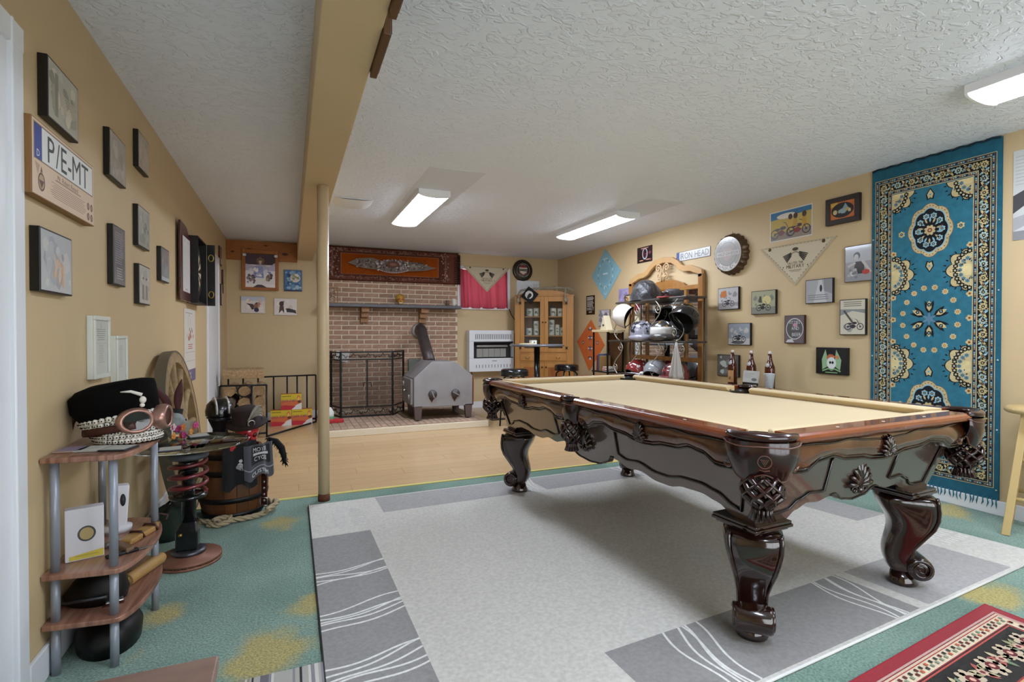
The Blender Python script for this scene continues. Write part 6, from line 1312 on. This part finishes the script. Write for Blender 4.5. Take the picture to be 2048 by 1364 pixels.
pic('R', 'rider_poster', 'unframed white bordered poster of riders on choppers under blue sky', (1540, 427, 486, 1626, 406, 470), .003, p_easy, 'poster', sidem=mat('paper_edge', '#c8c4ba', .8), frame=.001, gloss=False)
pic('R', 'framed_emblem', 'dark framed orange print with black oval bird emblem near the rug', (1652, 401.6, 454, 1724, 384, 439), .025, lambda d: (d.bg('#c06a34'), d.rect(0, .75, .3, 1, '#c9a24a'), d.ell(.5, .5, d.w*.46, d.h*.44, '#242427', 32), d.ell(.2, .42, d.w*.09, d.h*.14, '#c3b27c'), d.blobs(12, ['#c3b27c', '#b59a66', '#8fa0a4', '#a8552c'], .012, .03, .25, .25, .9, .65, 4), d.poly([(.5, .55), (.62, .88), (.74, .6)], '#7d98a4'), d.text('BIRD', .6, .47, .02, '#c3b27c') if False else None), sidem=M_BLACKF, frame=.04, fm=mat('espresso_frame', '#2c201b', .4))
def p_woman(d):
    d.bg('#8f9094'); d.rect(0, .55, 1, 1, '#a3a7aa'); d.ell(.45, .72, d.w*.13, d.w*.14, '#3f3c3e'); d.ell(.43, .68, d.w*.09, d.w*.11, '#b5afaa'); d.poly([(.3, .2), (.75, .2), (.72, .55), (.4, .55)], '#3a383b'); d.line([(.65, .58), (.98, .22)], .02, '#b5afaa'); d.line([(.4, .52), (.1, .42)], .018, '#b5afaa'); d.blobs(12, ['#c9c8c6', '#77777b', '#a9a8a8'], .01, .03, .03, .05, .5, .38, 3); d.ell(.8, .24, .03, .02, '#b0453c')
pic('R', 'woman_photo', 'grey photo of a woman leaning over a motorcycle beside the teal rug', (1689.5, 494, 565, 1748, 486, 561), .02, p_woman, sidem=TIN)
pic('R', 'road_picture', 'grey picture of a lone rider on an open road with text', (1611, 561, 608, 1670, 555, 605), .025, lambda d: (d.bg('#a7a8ab'), d.poly([(.3, 0), (.8, 0), (.6, 1), (.5, 1)], '#bfc0c2'), d.poly([(.7, .5), (1, .35), (1, 1), (.68, 1)], '#8c8d90'), d.ell(.58, .62, .012, .03, '#3c3b3d'), d.lines(.08, .92, .1, .38, 3, '#85868a', .2, .4)), sidem=M_BLACKF, group=GR)
def p_moto(bgc, gr, mc, extra=None):
    def f(d):
        d.bg(bgc); d.rect(0, 0, 1, .3, gr); d.blobs(12, [bgc, gr], d.w*.05, d.w*.12, 0, .3, 1, 1, 5)
        if extra: extra(d)
        moto(d, .5, .12, d.w*.11, mc)
    return f
pic('R', 'bike_canvas', 'small canvas of a motorcycle below orange rocks, nearest the mirror', (1436, 577, 620.6, 1481, 573, 618), .025, p_moto('#b5b2b0', '#8d8987', '#45434a', lambda d: d.poly([(.1, .55), (.15, .85), (.4, .9), (.45, .6)], '#b9764a')), sidem=M_BLACKF, group=GR)
pic('R', 'bike_canvas', 'canvas of a rider against a yellow sunset', (1502.6, 583, 630, 1555.5, 579, 627), .025, p_moto('#a3a48a', '#83857a', '#3f423e', lambda d: (d.ell(.65, .6, d.w*.18, d.w*.15, '#c9bf8a'), d.poly([(.3, .5), (.45, .5), (.42, .78), (.34, .78)], '#55564c'))), sidem=M_BLACKF, group=GR)
pic('R', 'bike_canvas', 'grey canvas of a parked cruiser by the shore', (1456, 646.6, 690, 1504.5, 646, 690.5), .025, p_moto('#8f969e', '#b5b3b0', '#2f3136', lambda d: d.ell(.45, .1, d.w*.3, d.w*.06, '#55585e')), sidem=M_BLACKF, group=GR)
pic('R', 'beer_sign', 'tilted grey round badge print with lettering AND BEER', (1569, 630, 687, 1613, 631, 687), .025, lambda d: (d.bg('#6b6064'), d.ell(.52, .52, d.w*.46, d.h*.4, '#b9bbbd', 30), d.ell(.52, .52, d.w*.42, d.h*.36, '#5a5a5c', 30), d.ell(.55, .66, d.w*.13, d.h*.07, '#b58f9c'), d.text('TITTIES', .5, .76, .026, '#c9c9c9', d.w*.6), d.text('AND', .55, .54, .03, '#c9c9c9', d.w*.4), d.text('BEER', .62, .31, .03, '#c9c9c9', d.w*.5), d.poly([(.05, .02), (.5, .02), (.4, .14), (.15, .12)], '#c3c3c4')), 'sign', sidem=mat('dark_wood_frame', '#3c1d14', .4), group=None)
pic('R', 'bike_canvas', 'tall pale canvas of a tilted motorcycle below three lines of text', (1679.5, 600, 669, 1736, 597, 671), .025, lambda d: (d.bg('#c9c3b0'), d.lines(.12, .88, .80, .97, 3, '#6a655c', .2, .35, True), d.poly([(0, .55), (.5, .68), (1, .6), (1, .72), (0, .74)], '#8a8d8c'), d.blobs(10, ['#b9b4a2', '#9a9a94'], .015, .04, 0, .02, 1, .5, 4), moto(d, .55, .12, d.w*.14, '#3a3640'), d.line([(.15, .7), (.5, .35)], .016, '#55524f')), sidem=M_BLACKF, group=GR)
pic('R', 'flame_sign', 'black metal sign with green flames around a white skull emblem', (1632, 695, 747, 1700, 695, 751), .025, lambda d: (d.bg('#161716'), d.poly([(.2, .15), (.18, .55), (.3, .95), (.38, .6), (.4, .3)], '#8fae86'), d.poly([(.6, .3), (.62, .6), (.65, .95), (.82, .55), (.78, .15)], '#8fae86'), d.blobs(10, ['#c97a4c', '#b5623c'], .012, .03, .28, .55, .78, .75, 4), d.ell(.5, .42, .04, .05, '#d5d8d2'), d.ell(.46, .44, .01, .012, '#161716', 10), d.ell(.54, .44, .01, .012, '#161716', 10), d.line([(.2, .1), (.4, .2), (.5, .14), (.6, .2), (.8, .1)], .012, '#7da070'), d.line([(.3, .05), (.7, .05)], .008, '#7da070')), 'sign', sidem=M_BLACKF)
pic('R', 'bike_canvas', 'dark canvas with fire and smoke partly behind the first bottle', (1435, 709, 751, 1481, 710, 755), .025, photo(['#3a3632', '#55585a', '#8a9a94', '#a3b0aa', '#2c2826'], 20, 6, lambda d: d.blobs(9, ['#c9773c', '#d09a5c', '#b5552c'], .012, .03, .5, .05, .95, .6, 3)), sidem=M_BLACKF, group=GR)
pic('R', 'licence_plate', 'white number plate reading IRON HEAD above the oak mirror', (1353, 502, 520, 1421.5, 496, 516.6), .006, lambda d: (d.bg('#d5d5d2'), d.rect(0, 0, .09, 1, '#5a6496'), d.text('D', .045, .3, .016, '#d8d8e0'), d.text('IRON HEAD', .545, .5, .068, '#7e8284', d.w*.84), d.line([(0, .98), (1, .98)], .003, '#8a8a88'), d.line([(0, .02), (1, .02)], .003, '#8a8a88')), 'plate', sidem=TIN, frame=.003)
pic('R', 'band_poster', 'small dark red poster with a metal emblem above the mirror arch', (1274.6, 496, 527.6, 1305, 490, 521.7), .004, lambda d: (d.bg('#2b1a1c'), d.blobs(12, ['#5c2a34', '#7a4450', '#3c2028'], .015, .04, seed=3), d.ring(.52, .55, .055, .018, '#b5b0b8', ry=.075), d.rect(.25, .88, .75, .94, '#c08a7a'), d.rect(.15, .1, .4, .17, '#c89a7a'), d.rect(.6, .12, .85, .18, '#c89a7a')), 'poster', sidem=M_BLACKF, frame=.002)
pic('R', 'text_sign', 'narrow black sign with rows of white lettering beside the blue bandana', (1172.5, 592, 630, 1190, 590, 628), .006, lambda d: (d.bg('#17140f'), d.lines(.08, .92, .74, .95, 3, '#c9c6bd', .15, .6), d.lines(.08, .92, .4, .72, 4, '#bdbab0', .15, .55), d.text('HARLEY', .5, .3, .05, '#cfccc3', d.w*.84), d.rect(.3, .1, .7, .15, '#a9a69c')), 'sign', sidem=M_BLACKF, frame=.002)
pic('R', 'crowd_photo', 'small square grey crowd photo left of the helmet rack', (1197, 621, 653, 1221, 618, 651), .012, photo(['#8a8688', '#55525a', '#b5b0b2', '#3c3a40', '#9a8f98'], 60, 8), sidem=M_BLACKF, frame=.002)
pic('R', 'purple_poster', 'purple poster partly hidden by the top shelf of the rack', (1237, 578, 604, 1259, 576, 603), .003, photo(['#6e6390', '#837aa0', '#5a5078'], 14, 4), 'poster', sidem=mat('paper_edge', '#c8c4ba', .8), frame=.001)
pic('R', 'road_poster', 'black and white poster cut off at the right edge', (2027, 303, 475, 2075, 292, 482), .003, lambda d: (d.bg('#c4c5c2'), d.rect(0, .0, 1, .1, '#8a8a8a'), d.poly([(0, .3), (1, .45), (1, .6), (0, .5)], '#4c4b4d'), d.poly([(0, .1), (1, .2), (1, .3), (0, .25)], '#a5a5a5'), d.lines(.1, .9, .6, .95, 9, '#b0b0ae', .1, .25)), 'poster', sidem=mat('paper_edge', '#c8c4ba', .8), frame=.001, gloss=False)
# bandanas
def quad_cloth(name, label, P, col, fn):
    pts = [onX(u, v, XR-.006) for u, v in P]; c = sum(pts, Vector())/4; o = thing(name, label, 'bandana', (XR, c.y, c.z), -pi/2)
    loc = [(c.y-p.y, p.z-c.z) for p in pts]                      # local X runs toward the viewer
    MB().prism(loc, .001, .005, RX(pi/2)).build('cloth', mat(name+'_cotton', col, .9), o)
    w = max(abs(x) for x, z in loc); h = max(abs(z) for x, z in loc); d = Draw(2*w, 2*h); fn(d); d.build('print', o, CLOTHP, x0=-w, z0=-h, y0=-.0056)
def p_blue(d):
    for k in range(26):
        a = 2*pi*k/26; d.ell(.5+.24*cos(a), .5+.27*sin(a), .014, .018, ('#6f98a4', '#b9ccce', '#5f8894')[k % 3], 7)
    d.ell(.5, .5, d.w*.17, d.h*.19, '#7ba6b2'); d.rect(.42, .49, .58, .52, '#c2d2d4'); d.ring(.5, .22, .04, .01, '#c2d2d4', a0=0, a1=pi); d.ring(.5, .15, .035, .009, '#c2d2d4', a0=pi, a1=2*pi); d.rect(.42, .78, .58, .8, '#b9ccce')
quad_cloth('blue_bandana', 'pale blue diamond bandana pinned high near the far corner', [(1210, 497.5), (1242, 540), (1210, 600), (1183, 553.6)], '#86b0ba', p_blue)
def p_orange(d):
    for y in (.62, .42): d.ell(.5, y, .05, .035, '#3a3448', 14); d.rect(.42, y-.012, .58, y+.012, '#d0c4bc'); d.ell(.5, y, .02, .045, '#7a4a44', 10)
    for y, s in ((.78, 1), (.25, -1)): d.ell(.5, y, .06, .02, '#4a2f38', 12); d.ell(.5, y+s*.02, .03, .02, '#c9c0bc', 10)
    for x in (.24, .76): d.ell(x, .53, .028, .03, '#3f3a50', 10); d.ell(x, .53, .014, .015, '#c0b4b4', 8)
    for s in (-1, 1): d.line([(.5+s*.1, .70), (.5+s*.16, .66), (.5+s*.12, .62)], .008, '#8a3c1c'); d.line([(.5+s*.1, .33), (.5+s*.16, .37), (.5+s*.12, .41)], .008, '#8a3c1c')
quad_cloth('orange_bandana', 'orange diamond bandana with dark emblems pinned low on the right wall', [(1182, 639), (1209, 690), (1178, 741.6), (1154, 683)], '#c9662c', p_orange)
A, B, D3 = onX(1519, 499, XR-.01), onX(1673, 471, XR-.01), onX(1588, 571, XR-.01)
t = thing('bandana', 'cream triangular bandana with winged print on the right wall', 'bandana', (XR, A.y, D3.z), -pi/2); w = A.y-B.y; h = (A.z+B.z)/2-D3.z
MB().prism([(0, h), (w, h), (w*.5, 0)], .001, .006, RX(pi/2)).build('cloth', mat('cream_cotton', '#c3b699', .9), t); d = Draw(w, h); bandana_tri(d); d.build('print', t, CLOTHP, y0=-.0065)
for x in (.15, .85): MB().ell((w*x, -.009, h*.94), .016, .006, .016, 10, 6).build('snap', mat('dark_brass', '#5c4a2c', .35, metal=.8), t)
# bottle cap sign
cy = onX(1466, 509, XR); t = thing('bottle_cap_sign', 'large silver bottle cap sign with crimped rim reading MOTOR OIL', 'sign', (XR, 4.02, 1.99), -pi/2); R = .205
prof = []
n = 120; P = []
for i in range(n):
    a = 2*pi*i/n; k = 1+.035*(cos(a*21)); P.append([(r*(k if j > 1 else 1)*cos(a), -y, r*(k if j > 1 else 1)*sin(a)) for j, (r, y) in enumerate(((.0, .075), (R*.86, .075), (R*.93, .06), (R*1.0, .02), (R*1.02, .001)))])
MB().grid(P, wrap=True).build('cap', mat('rusty_cap', '#5f4a36', .4, metal=.5, var=.3, vscale=12), t)
d = Draw(2*R, 2*R); d.ell(.5, .5, R*.85, R*.85, '#a9a7a4', 48); d.ring(.5, .5, R*.84, .006, '#d0cec9', 48); d.ring(.5, .5, R*.58, .004, '#8b8885', 48)
d.text('GENUINE', .5, .5, .034, '#cfccc6', .2, curve=(R*.62, pi/2)); d.text('MOTOR OIL', .5, .5, .040, '#efece6', .27, curve=(-R*.80, -pi/2)); d.poly([(.36, .64), (.64, .64), (.62, .4), (.5, .32), (.38, .4)], '#b8aca8'); d.rect(.14, .455, .86, .565, '#c6c3be'); d.text('HARLEY-DAVIDSON', .5, .51, .03, '#7d7876', .27); d.build('print', t, PRINT_GLOSS, x0=-R, z0=-R, y0=-.0755)
MB().tube([(0, -.004, R*1.02), (0, -.008, R*1.1), (.006, -.006, R*1.13)], .002, 5).build('hook', M_IRON, t)
# ------------------------------------------------------------------ hanging teal rug
RWD, RHT = .805, 2.33
t = thing('hanging_rug', 'teal Persian rug with cream and black medallions hung on the right wall', 'rug', (XR, 2.628, .10), -pi/2)
d = Draw(RWD, RHT, .00025); d.auto = False
TQ, CR, BK, BL, OR = '#2b6c80', '#c4b283', '#0e0f14', '#8fb3bf', '#b5763c'
d.bg('#1c5a6e'); w, h = RWD, RHT
def fr(m, col, L): d.L = L; d._p([(m, m+.045), (w-m, m+.045), (w-m, h-m-.06), (m, h-m-.06)], [(0, 1, 2, 3)], col)
for k, (m, c) in enumerate(((.026, CR), (.030, BK), (.034, '#3f5a68'), (.052, BK), (.055, CR), (.059, BK), (.122, CR), (.127, '#3c5563'), (.143, BK), (.146, CR), (.151, TQ))): fr(m, c, k+1)
TOP = 13; d.L = TOP; rnd = random.Random(17)
def bandw(m, step, fn):
    y0, y1 = m+.045, h-m-.06; n = int((y1-y0)/step)
    for k in range(n+1):
        y = y0+(y1-y0)*k/n; fn(m, y, k); fn(w-m, y, k)
    n = max(1, int((w-2*m)/step))
    for k in range(1, n):
        x = m+(w-2*m)*k/n; fn(x, y0, k); fn(x, y1, k)
def speck(x, y, k): d._p([(x-.0055, y), (x, y-.006), (x+.0055, y), (x, y+.006)], [(0, 1, 2, 3)], (CR, BL, BK, OR)[k % 4])
bandw(.043, .0135, speck); bandw(.135, .0125, speck)
def bflow(x, y, k):
    if k % 2 == 0: flower(d, x, y, .025, ('#9fb0a8' if k % 4 else '#b9a878', BK, CR), 8)
    else:
        for q in range(4): leafp(d, x, y, .034, .0075, q*pi/2+.6, (BL, CR, '#9fb8b0', '#b8a874')[q])
        flower(d, x, y, .011, (CR, '#7a3a2a'), 5)
    for q in range(5): leafp(d, x+rnd.uniform(-.024, .024), y+rnd.uniform(-.03, .03), .014, .0035, rnd.random()*6.28, rnd.choice([CR, BL, '#8a9a8c']))
bandw(.0905, .046, bflow)
def medallion(cx, cy):
    L0 = d.L
    def lobed(rx, ry, col, k=8, dep=.10):
        pts = []
        for i in range(96):
            a = 2*pi*i/96; rr = 1-dep+dep*abs(cos(a*k/2)); pts.append((cx+rx*rr*cos(a), cy+ry*rr*sin(a)))
        d._p(pts, [tuple(range(96))], col)
    for rx, ry, c in ((.142, .19, OR), (.139, .187, CR), (.118, .163, BL), (.110, .154, BK)): lobed(rx, ry, c); d.L += 1
    for i in range(40):
        a = 2*pi*i/40; rr = .9+.1*abs(cos(a*4)); speck_x, speck_y = cx+.128*rr*cos(a), cy+.175*rr*sin(a); d._p([(speck_x+.004*cos(q*1.05), speck_y+.004*sin(q*1.05)) for q in range(6)], [tuple(range(6))], '#7a4a3a')
    for i in range(10):
        a = 2*pi*i/10; flower(d, cx+.075*cos(a), cy+.105*sin(a), .022, (BL, BK, CR), 6)
    for i in range(14):
        a = 2*pi*i/14+.2; leafp(d, cx+.04*cos(a), cy+.055*sin(a), .04, .006, a, (CR, BL)[i % 2])
    flower(d, cx, cy, .038, (CR, '#8a3a28', CR), 8); d.L = L0
def pendant(cx, cy, s=1):
    L0 = d.L; d._p([(cx, cy+.055*s), (cx+.028, cy+.01*s), (cx+.02, cy-.03*s), (cx, cy-.02*s), (cx-.02, cy-.03*s), (cx-.028, cy+.01*s)], [(0, 1, 2, 3, 4, 5)], BK); d.L += 1
    d._p([(cx, cy+.044*s), (cx+.02, cy+.01*s), (cx+.012, cy-.02*s), (cx, cy-.012*s), (cx-.012, cy-.02*s), (cx-.02, cy+.01*s)], [(0, 1, 2, 3, 4, 5)], CR); d.L += 1; flower(d, cx, cy+.008*s, .009, (BL, TQ), 5); d.L = L0
def spray(x, y, sx, half=0):
    """cream floral spray growing inward from the border at x; sx = direction"""
    L0 = d.L; lo, hi = (-90, 90) if half == 0 else ((0, 90) if half > 0 else (-90, 0))
    def half_lobe(rx, ry, col, n=60):
        pts = [(x, y)]
        for i in range(n+1):
            a = radians(lo+(hi-lo)*i/n); rr = (.80+.20*abs(cos(a*5)))*(1-.22*abs(sin(a))**3); pts.append((x+sx*rx*rr*cos(a), y+ry*rr*sin(a)))
        d._p(pts, [(0, i, i+1) for i in range(1, n+1)], col); d.L += 1
    half_lobe(.155, .185, BK); half_lobe(.148, .177, CR); half_lobe(.118, .05, '#d6c48e')
    rnd_ = random.Random(int(y*100)+int(sx))
    for k in range(13 if half == 0 else 7):
        a = radians(lo+8+(hi-lo-16)*k/(12 if half == 0 else 6)); q = .86
        flower(d, x+sx*.112*q*cos(a), y+.145*q*sin(a), .017, (BK, CR, BL), 6); leafp(d, x+sx*.15*cos(a), y+.165*sin(a)*(1-.2*abs(sin(a))), .022, .0045, (a if sx > 0 else pi-a), BK)
    for k in range(7 if half == 0 else 3):
        a = radians(lo+18+(hi-lo-36)*k/(6 if half == 0 else 2)); flower(d, x+sx*.062*cos(a)+sx*.006, y+.08*sin(a), .015, ('#5f8a9c', BK, CR), 6)
    for k in range(16 if half == 0 else 8):
        a = radians(rnd_.uniform(lo+6, hi-6)); q = rnd_.uniform(.3, .95); leafp(d, x+sx*.125*q*cos(a), y+.15*q*sin(a), .016, .004, rnd_.random()*6.28, rnd_.choice([BK, '#3f6272', OR]))
    d.L = L0
cx = w/2; yc = .505*h
d.L = TOP
for s_, my in ((1, .775), (-1, .235)):
    medallion(cx, my*h); pendant(cx, my*h+.245, 1); pendant(cx, my*h-.245, -1)
    for sx in (-1, 1): flower(d, cx+sx*.185, my*h, .024, (CR, BK, BL), 6)
for sx in (-1, 1):
    x = cx-sx*(w/2-.152)
    for yy in (.645, .365): spray(x, yy*h, sx)
    spray(x, h-.152-.065, sx, -1); spray(x, .152+.05, sx, 1)
    for yy in (.715, .575, .435, .295, .505): flower(d, x+sx*.012, yy*h, .022, (CR, OR, BK), 5)
for i in range(16):
    a = 2*pi*(i+.5)/16; flower(d, cx+.175*cos(a), yc+.225*sin(a), .021, (CR, OR, CR), 8)
for i in range(6):
    a = pi/2+i*pi/3
    for s_ in (-1, 1): leafp(d, cx+.03*cos(a), yc+.035*sin(a), .10, .014, a+s_*.28, BK)
    L0 = d.L; d.L += 1; leafp(d, cx+.05*cos(a), yc+.055*sin(a), .075, .016, a, CR); flower(d, cx+.085*cos(a), yc+.10*sin(a), .014, (CR, BL), 5); leafp(d, cx, yc, .05, .009, a, '#5f7f96'); d.L = L0
rnd = random.Random(3)
d.build('pile', t, attr_mat('teal_rug_pile', .9, bump=.35, bscale=260, sheen=.3, spec=.15, var=.14, vscale=22), y0=-.012)
MB().box(0, RWD, -.0118, -.001, 0, RHT).build('backing', mat('rug_back', '#16505f', .95), t)
M_FRI = mat('teal_fringe', '#1d6478', .95)
for k in range(34):
    x = .012+k*(RWD-.024)/33; MB().tube([(x, -.008, .006), (x+rnd.uniform(-.008, .008), -.010, -.03), (x+rnd.uniform(-.014, .014), -.010, -.058-.014*rnd.random())], [.009, .011, .003], 5, flat=.5).build('fringe', M_FRI, t)
for k in range(9):
    x = .05+k*.088; MB().tube([(x-.045, -.012, RHT-.004), (x, -.014, RHT+.004), (x+.045, -.012, RHT-.004)], .008, 6).build('top_hem', mat('dark_teal_hem', '#0f2f3f', .95), t)
for x in (.012, RWD-.012):
    for z in (.06, .45, .9, 1.35, 1.8): MB().lathe([(0, 0), (.006, 0), (0, .003)], 8, T(x, -.0145, z) @ RX(pi/2)).build('tack', mat('pale_tack', '#b9c9cc', .4), t)
# ------------------------------------------------------------------ console with bottles
TZ = .668
t = thing('console_table', 'dark oval side table behind the pool table holding three bottles', 'table', (3.98, 3.62, 0))
MB().lathe([(0, TZ-.025), (.95, TZ-.025), (1, TZ-.015), (1, TZ-.004), (.98, TZ), (0, TZ)], 48, SC(.185, .44, 1)).build('top', mat('grey_brown_top', '#5c534c', .3, coat=.3), t); MB().lathe([(0, 0), (.14, 0), (.14, .015), (.03, .04), (.025, TZ-.025), (0, TZ-.025)], 24).build('pedestal', M_IRON, t)
M_AMB = mat('amber_glass', '#5a2208', .05, trans=.35, coat=.5, ior=1.4)
def bottle(y, lc, lb, seed, fn):
    o = thing('swing_top_bottle', lb, 'bottle', (3.98, y, TZ+.0005), FACE, 'swing top bottles'); r = .043; h = .335
    MB().lathe([(0, 0), (r*.95, 0), (r, .008), (r, .18), (r*.95, .205), (r*.6, .245), (r*.42, .275), (r*.36, .31), (r*.42, .312), (r*.42, .322), (0, .323)], 24).build('glass', M_AMB, o)
    MB().lathe([(0, .322), (.014, .322), (.015, .332), (.011, .345), (0, .348)], 14).build('ceramic_stopper', mat('white_ceramic', '#dcd4cc', .3), o)
    for s_ in (-1, 1): MB().tube([(s_*.018, 0, .30), (s_*.022, -.004, .32), (s_*.012, 0, .342)], .002, 5).build('wire_bail', mat('nickel', '#b9b6b0', .3, metal=.9), o)
    MB().lathe([(0, 0), (.020, 0), (.020, .003), (0, .003)], 18, T(.006, -.036, .222) @ RX(pi/2-.35)).build('neck_medal', mat('silver_paper', '#b8b4b4', .4), o); MB().box(-.005, .005, -.0205, -.0165, .258, .308).build('neck_strip', mat('silver_paper', '#b8b4b4', .4), o)
    d = Draw(.085, .115); d.bg(lc[0]); fn(d)
    def wp(a, b, dd): an = (a-.0425)/r; return ((r+.0006+dd)*sin(an), -(r+.0006+dd)*cos(an), .035+b)
    d2 = Draw(.085, .115); d2.auto = False; grid_rect(d2, 0, 0, 1, 1, lc[0], 12, 1); d2.L = 1; d2.auto = True; fn(d2); d2.build('label', o, PRINT, warp=wp)
bottle(3.815, ('#b5895c',), 'amber swing-top bottle with tan label, left of three', 1, lambda d: d.blobs(12, ['#6a4a2c', '#8d6238', '#cba678', '#5c3a28'], .006, .014, .1, .05, .9, .7, 2))
bottle(3.59, ('#b8a888',), 'amber swing-top bottle standing behind the printed card', 2, lambda d: d.blobs(8, ['#7a8a5c', '#9a8a5c', '#6a5a44'], .006, .014, .1, .05, .9, .8, 4))
bottle(3.385, ('#8f93a8',), 'amber swing-top bottle with blue label, right of three', 3, lambda d: (d.rect(.1, .5, .9, .85, '#5a6288'), d.ell(.4, .35, .018, .018, '#1c1c20', 14), d.ell(.4, .35, .010, .010, '#c9c9c4', 10)))
t = thing('printed_card', 'white and black printed card stood in front of the middle bottle', 'card', (3.885, 3.52, TZ+.0005), FACE); MB().box(-.088, .088, -.002, .002, 0, .165, RX(-.12)).build('card', mat('white_card2', '#d8d4c6', .5), t)
d = Draw(.176, .165); d.bg('#b4b4ae'); d.rect(0, 0, 1, .34, '#14130f'); d.lines(.1, .7, .58, .88, 5, '#8d8d88', .4, .25); d.ell(.72, .52, .03, .014, '#6b6b68', 12); d.rect(.66, .14, .9, .24, '#c9c6ba'); d.rect(.08, .17, .4, .2, '#8a877c'); d.build('print', t, PRINT, warp=lambda x, y, dd: tuple(RX(-.12) @ Vector((x-.088, -.0025-dd, y))))
MB().box(-.04, .04, .0, .05, 0, .004).build('easel_foot', mat('white_card2', '#d8d4c6', .5), t)
t = thing('plastic_cup', 'frosted plastic cup with red print in front of the right bottle', 'cup', (3.90, 3.325, TZ+.0005), FACE); MB().lathe([(0, .002), (.032, .002), (.046, .15), (.048, .152), (.044, .152), (.030, .008), (0, .008)], 24).build('cup', mat('frosted_plastic', '#c9ccce', .35), t)
d = Draw(.05, .07); d.line([(.1, .8), (.5, .9), (.9, .75)], .004, '#c08a86'); d.line([(.15, .55), (.6, .65), (.9, .5)], .004, '#c08a86'); d.line([(.2, .3), (.7, .35)], .004, '#c99a94'); d.build('print', t, PRINT, warp=lambda a, b, dd: ((.042+dd+b*.095)*sin((a-.025)/.042), -(.042+dd+b*.095)*cos((a-.025)/.042), .065+b))
# ------------------------------------------------------------------ natural wood stool at the right edge
t = thing('wooden_stool', 'pale natural wood bar stool at the right edge in front of the wall', 'stool', (4.005, 1.545, 0), radians(20))
M_BEE = mat('pale_beech', '#c9ad76', .4, var=.08, vscale=5, stretch=(1, 1, .3), coat=.2)
MB().lathe([(0, .705), (.155, .705), (.168, .715), (.168, .732), (.155, .742), (0, .744)], 40).build('seat', M_BEE, t)
lg = []
for k in range(4):
    a = pi/4+k*pi/2; top = Vector((.10*cos(a), .10*sin(a), .71)); bot = Vector((.205*cos(a), .205*sin(a), 0)); M = T(*top); ax = (top-bot).normalized(); lg.append((top, bot))
    x = Vector((-sin(a+pi/4), cos(a+pi/4), 0)); y = ax.cross(x); hw = .0185
    MB().loft([[p+x*hw+y*hw, p-x*hw+y*hw, p-x*hw-y*hw, p+x*hw-y*hw] for p in (bot, top)], smooth=False).build('leg', M_BEE, t, bev=.003)
for k in range(4):
    for q in ((.30, .62) if k % 2 else (.24, .55)):
        p0 = lg[k][1].lerp(lg[k][0], q); p1 = lg[(k+1) % 4][1].lerp(lg[(k+1) % 4][0], q); MB().tube([p0, p1], .011, 8).build('rung', M_BEE, t)
